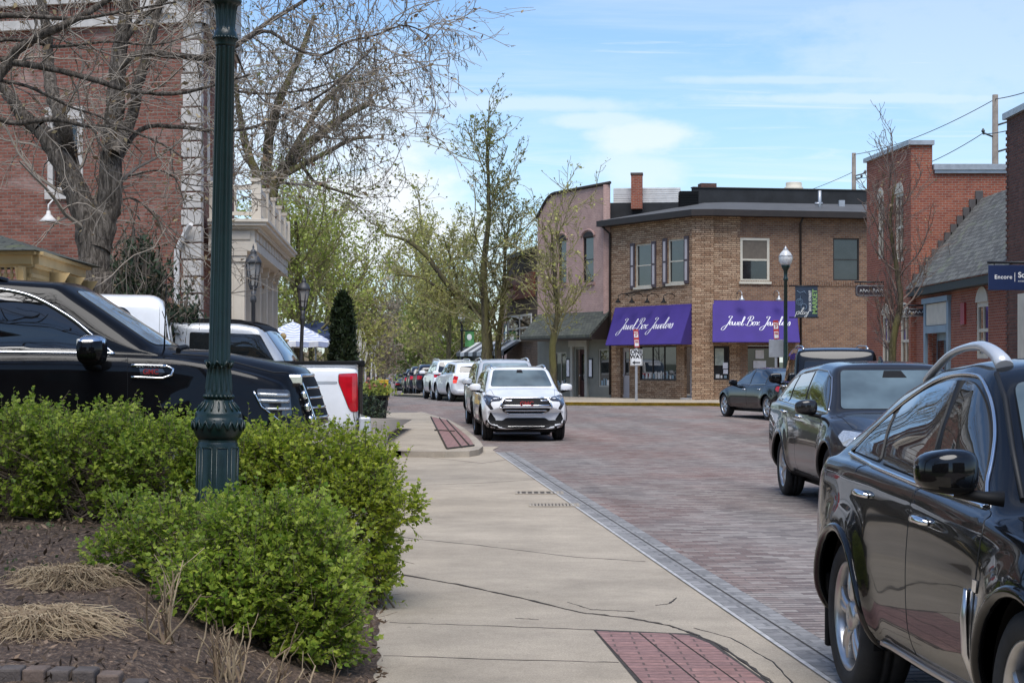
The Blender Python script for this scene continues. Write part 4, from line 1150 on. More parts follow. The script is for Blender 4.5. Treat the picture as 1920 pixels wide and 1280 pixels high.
# bottom edge of the awning projects forward, so solve its ends on the plane pushed out by RCH
SLo = Face(SL.p(0, 0, RCH)[:2], SL.p(SL.L, 0, RCH)[:2])
b0 = SLo.uv(1135, 646); b1 = SLo.uv(1276, 645)
A1 = awning(SL, ((t0[0] + .05, SL.uv(1225, 573)[1]), (t1[0], 0)), ((b0[0], SLo.uv(1205, 645)[1]), (b1[0], 0)), RCH, shop)
awn_text(A1, .62, .13, .83, .60, 'Jewel Box Jewelers', 1.0)
SRo = Face(SR.p(0, 0, RCH)[:2], SR.p(SR.L, 0, RCH)[:2])
t0, t1 = SR.uv(1336, 563), SR.uv(1492, 563); b0, b1 = SRo.uv(1336, 640), SRo.uv(1500, 640)
A2 = awning(SR, ((t0[0], t0[1]), (t1[0], 0)), ((b0[0], b0[1]), (b1[0], 0)), RCH, shop)
awn_text(A2, .44, .12, .90, .60, 'Jewel Box Jewelers', 1.5)
for px in (1180, 1206, 1235, 1266): u, v = SL.uv(px, 556); gooseneck(SL, u, v, shop)
for px in (1382, 1451): u, v = SR.uv(px, 551); gooseneck(SR, u, v, shop, 'galv')
mb = MB(); u, v = SL.uv(1172, 553); u2, _ = SL.uv(1268, 553); mb.tube([SL.p(u, v + .05, .03), SL.p(u2, v + .28, .03)], .02, 6); mb.build('conduit', M['trimdark'], shop, False)
# eaves, roof and downpipes
mb = MB(); ov = .55
pl = [SL.p(-.25, ZT, ov), SC.p(SC.L / 2 - .42, ZT, ov + .05), SC.p(SC.L / 2 + .42, ZT, ov + .05), SR.p(SR.L, ZT, ov)]
pw_ = [SL.p(-.25, ZT, -.05), SC.p(SC.L / 2 - .3, ZT, -.05), SC.p(SC.L / 2 + .3, ZT, -.05), SR.p(SR.L, ZT, -.05)]
dz = Vector((0, 0, .24)); hd = Vector((0, 0, .02))
for k in range(3):
    mb.poly([pl[k], pl[k + 1], pl[k + 1] + dz, pl[k] + dz]); mb.poly([pw_[k], pw_[k + 1], pl[k + 1], pl[k]][::-1])
mb.poly([pl[0], pl[0] + dz, pw_[0] + dz, pw_[0]])
mb.build('eaves', M['trimdark'], shop)
mb = MB(); rise = .88
bk = [Vector((4.9, 82.0, ZT + .24 + .25)), Vector((8.2, 77.5, ZT + .24 + rise)), Vector((9.2, 77.2, ZT + .24 + rise)), Vector((16.5, 78.6, ZT + .24 + rise))]
for k in range(3): mb.poly([pl[k] + dz, pl[k + 1] + dz, bk[k + 1], bk[k]])
mb.build('roof', M['greyroof'], shop)
mb = MB(); u, v = SR.uv(1500, 420); mb.tube([SR.p(u, ZT - .02, .30), SR.p(u, ZT - .22, .06), SR.p(u + .02, .5, .06)], .045, 8); mb.build('downpipe', M['trimdark'], shop, False)
mb = MB(); mb.tube([SL.p(-.02, ZT, .4), SL.p(.05, ZT - .3, .07), SL.p(.05, .4, .07)], .045, 8); mb.build('downpipe', M['trimdark'], shop, False)
mb = MB(); p = Wp(1537, 392, 74.5); mb.tube([p + Vector((0, 0, -.3)), p + Vector((0, 0, .75))], .07, 8); mb.tube([p + Vector((-.2, 0, .0)), p + Vector((.12, 0, .0))], .06, 8); mb.tube([p + Vector((-.2, 0, .22)), p + Vector((.12, 0, .22))], .06, 8); mb.build('vent_pipe', M['galv'], shop, False)
mb = MB(); p = Wp(1578, 378, 76); mb.box(p + Vector((-.12, -.1, -.3)), p + Vector((.12, .1, .05))); mb.build('roof_vent', M['galv'], shop)
# black membrane parapet of the taller rear part, chimney and rooftop unit
mb = MB(); FB = Face((8.9, 78.8), (17.5, 80.3)); za = FB.uv(1450, 355)[1]; FB.box(mb, FB.uv(1300)[0], ZT - .5, -.3, FB.L, za, 0); mb.build('rear_parapet', M['membrane'], shop)
mb = MB(); FB.box(mb, FB.uv(1300)[0] - .03, za + .001, -.33, FB.L, za + .05, .04); mb.build('coping', M['trimdark'], shop)
FW = Face((4.3, 79.5), (9.0, 79.0))
mb = MB(); z1 = FW.uv(1200, 352)[1]; z0 = FW.uv(1200, 380)[1]
for k in range(7):
    v0 = z0 + (z1 - z0) * k / 7; FW.box(mb, FW.uv(1150)[0], v0, -.2, FW.uv(1276)[0], v0 + (z1 - z0) / 7 - .012, .0 if k % 2 else .008)
mb.build('clapboard', M['whitetrim'], shop)
mb = MB(); FW.box(mb, FW.uv(1143)[0], ZT - .6, -.15, FW.uv(1302)[0], z0, .02); mb.build('rear_parapet', M['membrane'], shop)
mb = MB(); p = FW.uv(1184); FW.box(mb, FW.uv(1184)[0], z0 - .3, .03, FW.uv(1205)[0], FW.uv(1195, 330)[1], .5); mb.build('chimney', M['redbrick'], shop)
mb = MB(); FW.box(mb, FW.uv(1183)[0], FW.uv(1195, 330)[1] + .002, .0, FW.uv(1206)[0], FW.uv(1195, 326)[1], .53); mb.build('chimney_cap', M['rust'], shop)
mb = MB(); u0, u1 = FB.uv(1319)[0], FB.uv(1348)[0]; FB.box(mb, u0, za + .052, -.9, u1, FB.uv(1333, 342)[1], -.35); mb.build('chimney', M['darkbrick'], shop)
mb = MB(); p = FB.uv(1505, 352); c = FB.p(p[0], za + .06, -1.2); mb.lathe([(.42, 0), (.42, .16), (.36, .18), (.36, .34), (.34, .38), (0, .38)], 20, 0, (c.x, c.y, c.z)); mb.build('roof_vent', M['creamtrim'], shop, False)
mb = MB(); c = Wp(1291, 392, 77.2); mb.M = Matrix.Translation(c); mb.box((-.38, -.38, -.05), (.38, .38, .68))
for k in range(9): mb.box((-.40, -.41, .04 + k * .07), (.40, -.385, .07 + k * .07)); mb.box((-.41, -.40, .04 + k * .07), (-.385, .40, .07 + k * .07))
mb.box((-.40, -.40, .685), (.40, .40, .73)); mb.build('cooling_unit', M['plastic'], shop)

# ---------------------------------------------------------------- painted pink building with the sage shop front
PB = Face((1.15, 81.7), (4.13, 76.33)); pk = rootfix(thing('pink_building', 'pink painted brick building with curved parapet above a sage green shop front', 'building'))
zp = float(gz(77)) + RZ
ht = lambda px, py: PB.uv(px, py)[1]
top0, top1, top2 = ht(1010, 410), ht(1036, 364), ht(1148, 343)
uc = PB.uv(1040)[0]
def topf(u):
    if u >= uc: return top1 + (top2 - top1) * (u - uc) / (PB.L - uc)
    t = u / uc; return top0 + (top1 - top0) * math.sin(t * math.pi / 2)
a1, a2 = PB.rect(1047, 450, 1062, 531), PB.rect(1093, 444, 1113, 529)
us_ = [uc * k / 6 for k in range(6)]
zm_ = ht(1100, 590)
wall(PB, zm_, top2, [a1, a2], M['pinkpaint'], pk, uc, PB.L, topf=topf)
mb = MB()
for k in range(6):
    u0, u1 = uc * k / 6, uc * (k + 1) / 6; mb.poly([PB.p(u0, zm_), PB.p(u1, zm_), PB.p(u1, topf(u1)), PB.p(u0, topf(u0))])
for k in range(10):
    pass
mb.build('wall', M['pinkpaint'], pk)
mb = MB(); ks = [uc * k / 6 for k in range(6)] + [uc, PB.L + .05]
mb.tube([PB.p(u, topf(u) + .02, .03) for u in ks], .07, 6); mb.build('coping', M['trimdark'], pk, False)
mb = MB(); B3 = PB.p(PB.L, 0, -.02) + Vector((.15, 4, 0)); FS = Face(PB.p(PB.L, 0, -.02)[:2], B3[:2]); FS.box(mb, 0.02, zm_, -.3, FS.L, top2 - .05, -.01); mb.build('side_wall', M['pinkpaint'], pk)
for r in (a1, a2):
    w = window(PB, r, M['trimdark'], pk, fw=.05, depth=.10); mb = MB(); arch_head(mb, PB, r[0], r[2], r[3] - .001, .22, -.02, .01); mb.build('arch', M['trimdark'], w)
    mb = MB(); um, ru = (r[0] + r[2]) / 2, (r[2] - r[0]) / 2 + .1
    pts = [PB.p(um + ru * math.cos(math.pi * k / 10), r[3] + .30 * math.sin(math.pi * k / 10), .02) for k in range(11)]; mb.tube(pts, .05, 6); PB.box(mb, r[0] - .1, r[1] - .12, 0, r[2] + .1, r[1] - .01, .09); mb.build('window_hood', M['pinkpaint'], w, False)
# sage shop front
sd, sw1, sw0 = PB.rect(1080, 655, 1097, 738), PB.rect(1122, 654, 1146, 725), PB.rect(1040, 660, 1062, 725)
wall(PB, .05, zm_, [(sd[0], zp, sd[2], sd[3]), sw1, sw0], M['sage'], pk, name='shop_front')
door(PB, (sd[0], zp, sd[2], sd[3]), M['maroon'], pk, 'dglass', (.35, .9), .2)
show_window(PB, sw1, pk, 0, 11, M['sagelight']); show_window(PB, sw0, pk, 1, 12, M['sagelight'])
mb = MB()
for px in (1072, 1099): u = PB.uv(px)[0]; PB.box(mb, u, .05, 0, u + .20, zm_ - .6, .09)
PB.box(mb, PB.uv(1070)[0], sd[3] + .12, 0, PB.uv(1104)[0], sd[3] + .55, .12); mb.build('door_surround', M['sagelight'], pk)
for px, py in ((1066, 690), (1108, 690)):
    mb = MB(); u, v = PB.uv(px, py); PB.box(mb, u - .16, v - .42, .0, u + .16, v + .42, .03, 0); PB.box(mb, u - .11, v - .36, .03, u + .11, v + .36, .036, 1)
    mb.build('menu_board', [M['ink'], M['script']], pk)
# shingled pent roof over it
mb = MB(); rh = ht(1100, 585); PBo = Face(PB.p(0, 0, 1.3)[:2], PB.p(PB.L, 0, 1.3)[:2]); re = PBo.uv(1060, 628)[1]
ul, ur = PBo.uv(975)[0], PBo.uv(1100)[0] + .25
a, b, c, d = PB.p(PB.uv(1010)[0], rh, .02), PB.p(PB.L, rh, .02), PBo.p(ur, re), PBo.p(ul, re)
th = Vector((0, 0, -.14))
mb.poly([d, c, b, a]); mb.poly([d + th, c + th, c, d]); mb.poly([c, c + th, b + th, b]); mb.poly([a, a + th, d + th, d]); mb.poly([a + th, b + th, c + th, d + th])
mb.build('pent_roof', M['shingle'], pk)
mb = MB(); mb.poly([PB.p(PB.L - .01, rh - .15, .03), PB.p(PB.L - .01, re - .2, .03), PBo.p(ur - .02, re - .2, -.05), PBo.p(ur - .02, re - .1, -.05)]); mb.tube([PBo.p(ul, re - .16, -.1), PBo.p(ur, re - .16, -.1)], .08, 4); mb.build('soffit', M['trimdark'], pk)

# farther shops up the street, seen through the trees
def block(name, lab, px0, px1, D0, D1, ytop, m, extra=None):
    fc = Face(Wp(px0, HY, D0)[:2], Wp(px1, HY, D1)[:2]); r = rootfix(thing(name, lab, 'building'))
    z1 = fc.uv(px1, ytop)[1]
    mb = MB(); fc.box(mb, 0, float(gz(D0)) - 1, -8, fc.L, z1, 0); mb.build('wall', m, r)
    mb = MB(); fc.box(mb, -.1, z1 + .002, -8.1, fc.L + .1, z1 + .22, .12); mb.build('cornice', M['trimdark'], r)
    return fc, r
fc, r = block('brown_building', 'dark brown two-storey building with a big rust red wall sign behind the bare trees', 950, 1010, 92, 84, 470, M['brownpaint'])
u0, v0, u1, v1 = fc.rect(952, 515, 1004, 560); mb = MB(); fc.box(mb, u0, v0, .0, u1, v1, .10); sg_ = mb.build('wall_sign', simple('rust_sign', (.17, .035, .016), .6, 0, .35, 2), r)
u0, v0, u1, v1 = fc.rect(956, 590, 1000, 640)
window(fc, (u0, v0, u1, v1), M['whitetrim'], r, fw=.1, depth=-.06, mull=1, name='window')
fc2, r2 = block('pink_shop', 'low pale pink shop left of the dark brown building', 941, 975, 104, 98, 560, M['pinkpaint'])
u0, v0, u1, v1 = fc2.rect(948, 605, 972, 640); window(fc2, (u0, v0, u1, v1), M['bluegrey'], r2, fw=.12, depth=-.06)
fc3, r3 = block('long_low_shop', 'long low grey shop roof beyond the parked white SUVs', 826, 946, 150, 112, 664, M['greyroof'])
# striped canopy
mb = MB(); FA = Face(Wp(886, HY, 97)[:2], Wp(978, HY, 88)[:2]); nst = 11; z1 = FA.uv(930, 640)[1]; z0 = FA.uv(930, 660)[1]
for k in range(nst):
    u0, u1 = FA.L * k / nst, FA.L * (k + 1) / nst
    mb.poly([FA.p(u0, z0, .9), FA.p(u1, z0, .9), FA.p(u1, z1, .0), FA.p(u0, z1, .0)], k % 2); mb.poly([FA.p(u0, z0 - .2, .9), FA.p(u1, z0 - .2, .9), FA.p(u1, z0, .9), FA.p(u0, z0, .9)], k % 2)
    mb.poly([FA.p(u0, z0 - .2, .88), FA.p(u0, z1 - .02, 0), FA.p(u1, z1 - .02, 0), FA.p(u1, z0 - .2, .88)], k % 2)
aw = mb.build('shop_awning', [simple('awning_charcoal', (.10, .10, .10), .85), M['whitetrim']]); tag(aw, 'grey and white striped awning under the tall bare trees', 'awning')
for u in (.2, FA.L / 2, FA.L - .2):
    q = MB(); q.tube([FA.p(u, 0, .85), FA.p(u, z0 - .2, .85)], .035, 6); o = q.build('post', M['plastic'], aw, False)

# ---------------------------------------------------------------- red brick hall with the slate wing
hall = rootfix(thing('brick_hall', 'tall red brick hall with narrow arched windows, stepped gable and slate-roofed wing', 'building'))
HC0 = (12.54, 57.0); HL = Face((12.13, 62.0), HC0); HR = Face(HC0, (18.5, 57.0)); WG = Face((12.70, 56.99), (12.70, 46.1))
zt = HR.uv(1710, 272)[1]; ztl = HL.uv(1628, 305)[1]; zt = max(zt, ztl)
h1, h2 = HL.rect(1645, 372, 1657, 486), HL.rect(1678, 362, 1694, 490); g1, g2 = HL.rect(1653, 590, 1668, 690), HL.rect(1687, 588, 1704, 690)
wall(HL, -.1, zt, [h1, h2, g1, g2], M['redbrick'], hall)
for r in (h1, h2, g1, g2):
    w = window(HL, r, M['creamtrim'], hall, fw=.11, depth=.09, mull=1); mb = MB(); arch_head(mb, HL, r[0], r[2], r[3] - .001, .36, -.03, .012); mb.build('arch', M['creamtrim'], w)
zr_ = HR.uv(1800, 318)[1]; us_ = HR.uv(1748)[0]
wall(HR, -.1, zt, [], M['redbrick'], hall, 0, us_, 'gable_wall'); wall(HR, -.1, zr_, [], M['redbrick'], hall, us_, HR.L, 'gable_wall')
mb = MB(); HR.box(mb, us_, zr_, -.4, us_ - .01, zt, .0); HR.box(mb, -.10, zt + .002, -.5, us_ + .05, zt + .14, .10); HR.box(mb, us_ - .01, zr_, -6, us_ + .001, zt, 0)
HL.box(mb, -.1, zt + .003, -.5, HL.L - .02, zt + .139, .10); mb.build('coping', M['galv'], hall)
mb = MB(); HR.box(mb, us_ + .06, zr_ - .12, .0, HR.L, zr_ - .02, .10); HR.box(mb, us_ + .02, zr_ - .02, -.5, HR.L, zr_ + .16, .16); mb.build('gutter', M['galv'], hall)
# wing: street wall, openings and slate roof
ze = WG.uv(1720, 545)[1] + .05
gd, ga = WG.rect(1741, 622, 1776, 760), WG.rect(1830, 566, 1853, 672)
wall(WG, -.1, ze, [(gd[0], .1, gd[2], gd[3]), ga], M['redbrick'], hall, name='wing_wall')
w = window(WG, ga, M['creamtrim'], hall, fw=.13, depth=.08, mull=1); mb = MB(); arch_head(mb, WG, ga[0], ga[2], ga[3] - .001, .42, -.02, .02); mb.build('arch', M['creamtrim'], w)
wt = WG.rect(1737, 567, 1782, 624)
mb = MB(); WG.box(mb, wt[0] - .06, .1, .0, wt[0] + .18, wt[3], .08); WG.box(mb, wt[2] - .18, .1, 0, wt[2] + .06, wt[3], .08); WG.box(mb, wt[0] - .12, wt[3], .0, wt[2] + .12, wt[3] + .16, .13); WG.box(mb, wt[0] + .18, wt[1], 0, wt[2] - .18, wt[1] + .22, .09)
sr = mb.build('door_surround', M['bluegrey'], hall)
mb = MB(); WG.box(mb, wt[0] + .2, wt[1] + .24, .0, wt[2] - .2, wt[3] - .02, .05); mb.build('transom', M['creamtrim'], hall)
door(WG, (gd[0], .1, gd[2], gd[3]), M['bluegrey'], hall, 'pane', (.3, .9), .25)
u, v = WG.uv(1808, 588); mb = MB(); WG.box(mb, u - .22, v - .3, 0, u + .22, v + .3, .06); mb.build('plaque', M['badge'], hall)
RB = Vector((2.6, 0, 0)); zrg = HR.uv(1835, 372)[1]
mb = MB(); e0, e1 = WG.p(-.05, ze, .35), WG.p(WG.L + .6, ze, .35)
rx = HR.p(HR.uv(1840)[0], 0).x - e0.x
r0, r1 = e0 + Vector((rx, 0, zrg - ze)), e1 + Vector((rx, 0, zrg - ze))
mb.poly([e0, e1, r1, r0]); r2_, r3_ = r0 + Vector((6, 0, .9)), r1 + Vector((6, 0, .9)); mb.poly([r0, r1, r3_, r2_]); mb.build('slate_roof', M['slate'], hall)
mb = MB(); WG.box(mb, -.05, ze - .24, .0, WG.L, ze - .02, .30); mb.build('eaves', simple('green_black_eaves', (.02, .03, .026), .6), hall)
mb = MB()        # stepped flashing where the slates meet the tall wall
n_ = 11
for k in range(n_):
    x0 = e0.x + .25 + (rx - .25) * k / n_; x1 = e0.x + .25 + (rx - .25) * (k + 1) / n_ + .04; z = ze + (zrg - ze) * (k + .5) / n_; mb.box((x0, 56.93, z - .1), (x1, 56.992, z + .36))
mb.build('flashing', simple('lead_flashing', (.075, .065, .06), .7), hall)
# dark brick house cut by the right edge
dk_ = rootfix(thing('dark_brick_building', 'dark brown brick building cut off by the right edge, beside the slate roof', 'building'))
DB = Face((12.55, 46.0), (12.55, 24.0)); zd = DB.uv(1893, 222)[1]
wall(DB, -.1, zd, [], M['darkbrick'], dk_); mb = MB(); DB.box(mb, -.1, zd + .002, -.5, DB.L, zd + .16, .09); mb.build('coping', M['galv'], dk_)
mb = MB()
for k in range(int((zd - .2) / .154)): DB.box(mb, -.03, .1 + k * .154, -.3, .22 if k % 2 else .11, .1 + k * .154 + .075, .022)
mb.build('quoins', M['darkbrick'], dk_)
mb = MB(); DB.box(mb, 1.2, .2, 0, 2.2, 3.4, .06); mb.build('window', M['creamtrim'], dk_)
# ---------------------------------------------------------------- brick hotel with the columned porch, left
hotel = rootfix(thing('brick_hotel', 'large old red brick building with white corner blocks and a columned porch with balustrade', 'building'))
HB = Vector((-5.25, 30.5, 0)); Lf = Face((HB.x - 12, HB.y + 2.9), HB[:2]); Rf = Face(HB[:2], (HB.x - .065 * 6.6, HB.y + 6.6)); Rl = Face(Rf.p(6.61, 0, -.01)[:2], Rf.p(15, 0, -.01)[:2])
zc = Lf.uv(300, 46)[1]
wa, wb_ = Lf.rect(100, 225, 146, 352), Lf.rect(-120, 225, -74, 352)
wall(Lf, .2, zc, [wa, wb_], M['oldbrick'], hotel)
rw = [(1.2, 4.95, 2.0, 6.9), (2.9, 4.95, 3.7, 6.9), (4.6, 4.95, 5.4, 6.9)]
wall(Rl, .2, 3.9, [], M['oldbrick'], hotel)
rdoor = (2.2, .5, 3.3, 3.0)
wall(Rf, .2, zc, rw + [rdoor], M['oldbrick'], hotel)
door(Rf, rdoor, M['trimdark'], hotel, 'pane', (.4, .92))
for r in rw: window(Rf, r, M['whitetrim'], hotel, fw=.09, depth=.08, sill=M['limestone'])
for r in (wa, wb_):
    w = window(Lf, r, M['trimdark'], hotel, fw=.05, depth=.14, sill=None); mb = MB(); Lf.box(mb, r[0] - .14, r[1] - .20, -.1, r[2] + .14, r[1], .06); Lf.box(mb, r[0] - .10, r[1], -.05, r[0], r[3], .03); Lf.box(mb, r[2], r[1], -.05, r[2] + .10, r[3], .03); Lf.box(mb, r[0] - .14, r[3], -.1, r[2] + .14, r[3] + .22, .05); mb.build('window_surround', M['limestone'], w, bevel=.008)
# corner blocks
mb = MB(); z = .3; k = 0
while z < zc - .05:
    L_ = .33 if k % 2 else .30
    Lf.box(mb, Lf.L - L_, z, -.02, Lf.L + .03, z + .255, .030); Rf.box(mb, -.0, z, -.02, L_, z + .255, .030); z += .285; k += 1
mb.build('quoins', M['limestone'], hotel, bevel=.012)
mb = MB(); Lf.box(mb, 0, zc, -.3, Lf.L + .06, zc + .16, .10); Rf.box(mb, .03, zc, -.3, Rf.L, zc + .16, .10); mb.build('belt_course', M['limestone'], hotel)
mb = MB(); k = 0
while k < Lf.L: Lf.box(mb, k, zc + .165, -.1, k + .065, zc + .40, .05); k += .082
k = .04
while k < Rf.L: Rf.box(mb, k, zc + .165, -.1, k + .065, zc + .40, .05); k += .082
mb.build('soldier_course', M['oldbrick'], hotel)
mb = MB(); Lf.box(mb, 0, zc + .16, -1, Lf.L - .01, zc + .40, -.01); Rf.box(mb, .01, zc + .16, -1, Rf.L, zc + .40, -.01); Lf.box(mb, 0, zc + .405, -1, Lf.L + .12, zc + 2.2, .14); Rf.box(mb, .14, zc + .405, -1, Rf.L, zc + 2.2, .14); mb.build('attic_wall', M['limestone'], hotel)
mb = MB(); mb.poly([Lf.p(-.2, zc + 2.2, .5), Lf.p(Lf.L + .5, zc + 2.2, .5), Rf.p(Rf.L, zc + 2.2, .5), Rf.p(Rf.L, zc + 4.4, -6), Lf.p(3, zc + 4.4, -6)]); mb.build('roof', M['slate'], hotel)
u, v = Lf.uv(112, 412); gooseneck(Lf, u, v + .2, hotel, 'whitetrim', .4, .16)
mb = MB(); pz = Lf.uv(352, 425)[1]
mb.tube([Lf.p(Lf.uv(366)[0], pz + .03, .18), Lf.p(Lf.uv(352)[0], pz - .12, .10), Lf.p(Lf.uv(336)[0], pz - .38, .08), Lf.p(Lf.uv(335)[0], pz - .55, .08), Lf.p(Lf.uv(335)[0], .45, .08)], .05, 6, sm=False); mb.build('downpipe', M['whitetrim'], hotel, False)
# porch in its own street-aligned frame: a = along the street, b = out from the wall
pu = Vector((-.065, 1, 0)).normalized(); pv = Vector((pu.y, -pu.x, 0)); P0 = Vector((-5.22, 31.05, 0))
def PP(a, b, z): return P0 + pu * a + pv * b + Vector((0, 0, z))
def pbox(mb, a0, b0, z0, a1, b1, z1, mi=0):
    c = [PP(a, b, z) for z in (z0, z1) for b in (b0, b1) for a in (a0, a1)]; i = [mb.P(p) for p in c]
    for q in ((0, 2, 3, 1), (4, 5, 7, 6), (0, 1, 5, 4), (1, 3, 7, 5), (3, 2, 6, 7), (2, 0, 4, 6)): mb.face([i[k] for k in q][::-1], mi)
PL, PD = 9.0, .85; CD = PD - .14
porch = MB()
pbox(porch, -.02, .02, 3.60, PL, PD, 3.74); pbox(porch, .02, .02, 3.74, PL - .04, PD - .04, 3.98); pbox(porch, -.06, .02, 3.98, PL + .05, PD + .06, 4.03); pbox(porch, -.14, .02, 4.03, PL + .12, PD + .16, 4.09); pbox(porch, -.18, .02, 4.09, PL + .16, PD + .20, 4.14)
k = .15
while k < PL: pbox(porch, k, PD - .04, 3.80, k + .55, PD - .015, 3.94); k += .78
pbox(porch, -.005, .12, 3.80, .02, PD - .12, 3.94)
k = .0
while k < PL: pbox(porch, k, PD + .02, 3.935, k + .07, PD + .05, 3.978); k += .16
porch.build('entablature', M['portico'], hotel, bevel=.004)
cols_a = (.14, 2.0, 3.8, 5.6, 7.3, 8.8)
for a in cols_a:
    mb = MB(); pbox(mb, a - .11, CD - .30, .5, a + .11, CD - .08, 3.42); pbox(mb, a - .14, CD - .33, 3.42, a + .14, CD - .05, 3.52); pbox(mb, a - .16, CD - .35, 3.52, a + .16, CD - .03, 3.598); pbox(mb, a - .15, CD - .34, .4, a + .15, CD - .04, .62)
    pbox(mb, a - .07, CD - .08, .8, a + .07, CD - .07, 3.3); pbox(mb, a - .12, CD - .26, .8, a - .11, CD - .12, 3.3); mb.build('column', M['portico'], hotel, bevel=.006)
mb = MB(); pbox(mb, .0, .03, .3, PL, PD + .1, .42); mb.build('porch_floor', M['limestone'], hotel)
for a0, a1 in zip(cols_a, cols_a[1:]):
    mb = MB(); pbox(mb, a0 - .08, PD - .10, 4.14, a0 + .08, PD + .06, 4.80); pbox(mb, a0 - .10, PD - .12, 4.80, a0 + .10, PD + .08, 4.86); pbox(mb, a0 + .08, PD - .05, 4.66, a1 - .08, PD + .02, 4.74); pbox(mb, a0 + .08, PD - .05, 4.22, a1 - .08, PD + .02, 4.28)
    n_ = 7
    for q in range(n_):
        c = a0 + .08 + (a1 - a0 - .16) * (q + .5) / n_; pbox(mb, c - .028, PD - .04, 4.28, c + .028, PD + .012, 4.66)
    mb.build('balustrade', M['portico'], hotel)
mb = MB(); pbox(mb, .05, .03, 4.14, .20, .14, 4.80); pbox(mb, .08, .14, 4.66, .14, PD - .1, 4.74); pbox(mb, .08, .14, 4.22, .14, PD - .1, 4.28)
for q in range(4): pbox(mb, .085, .18 + q * .09, 4.28, .135, .22 + q * .09, 4.66)
mb.build('balustrade', M['portico'], hotel)
mb = MB(); pbox(mb, 8.72, PD - .10, 4.14, 8.88, PD + .06, 4.80); mb.build('balustrade_post', M['portico'], hotel)

# cream pavilion roof behind the black SUV
pav = rootfix(thing('garden_pavilion', 'cream wooden pavilion with spindle frieze under a low roof, left of the big trunk', 'pavilion'))
c0 = Wp(62, HY, 19.5); PA = Face((c0.x - 3.4, c0.y + .15), c0[:2]); e1 = Wp(152, HY, 22.6); PBf = Face(c0[:2], e1[:2])
M['cream'] = simple('cream_paint', (.52, .37, .17), .6, 0, .1, 3)
zt_ = HC + (HY - 478) * 19.5 / F
for fc in (PA, PBf):
    mb = MB(); fc.box(mb, 0, zt_ - .10, -.1, fc.L, zt_, .06); fc.box(mb, -.05, zt_ + .001, -.2, fc.L + .05, zt_ + .035, .12); fc.box(mb, 0, zt_ - .13, -.08, fc.L, zt_ - .1, .02); fc.box(mb, 0, zt_ - .34, -.05, fc.L, zt_ - .30, .0)
    k = .05
    while k < fc.L - .05: fc.box(mb, k, zt_ - .30, -.04, k + .022, zt_ - .13, -.015); fc.box(mb, k - .012, zt_ - .235, -.045, k + .034, zt_ - .195, -.01); k += .066
    mb.build('frieze', M['cream'], pav)
for fc, us2 in ((PA, (.06, 1.2, 2.3, 3.3)), (PBf, (1.05, 2.1, fc.L - .05))):
    for u in us2:
        mb = MB(); fc.box(mb, u - .06, .4, -.13, u + .06, zt_ - .13, -.01); mb.poly([fc.p(u - .03, zt_ - .14, .0), fc.p(u - .03, zt_ - .5, .0), fc.p(u - .03, zt_ - .14, .22)]); fc.box(mb, u - .03, zt_ - .30, .0, u + .03, zt_ - .13, .10); mb.build('post', M['cream'], pav)
mb = MB(); a = PA.p(-.2, zt_ + .04, .25); b = PA.p(PA.L + .1, zt_ + .04, .25); c = PBf.p(PBf.L + .2, zt_ + .04, .25); d = PA.p(-.2, zt_ + .40, -3.4); e = PA.p(PA.L - 1.2, zt_ + .42, -1.8)
mb.poly([a, b, e, d]); mb.poly([b, c, e]); mb.poly([c, PA.p(1, zt_ + .04, -4), d, e]); mb.build('roof', M['shingle'], pav)
mb = MB(); mb.box((c0.x - 3.4, c0.y, .3), (c0.x + .9, c0.y + 3.4, .46)); mb.build('deck', M['cream'], pav)

# unseen buildings added behind the viewpoint: cars mirror them instead of bright horizon
for nm, lab, A, B, h, m in (('unseen_brick_shop', 'unseen red brick shop row added behind the viewpoint for the parked cars to mirror', (2.0, -17), (-26, -13), 8.5, 'oldbrick'), ('unseen_brown_shop', 'unseen brown brick shop added behind the viewpoint for the cars to mirror', (30, -14), (7.5, -20), 9.0, 'brownbrick')):
    r = rootfix(thing(nm, lab, 'building')); fc = Face(A, B); hs = []
    for k in range(int(fc.L / 3.4)):
        u = 1.2 + k * 3.4; hs += [(u, 4.6, u + 1.2, 6.8), (u - .3, .7, u + 1.7, 3.0)]
    wall(fc, 0, h, hs, M[m], r)
    for q in hs: window(fc, q, M['creamtrim'], r, fw=.08, depth=.1)
    mb = MB(); fc.box(mb, -.1, h + .002, -8, fc.L + .1, h + .3, .25); mb.build('cornice', M['limestone'], r)
def heading(dx, dy): return math.atan2(dy, dx)
TAU = math.pi

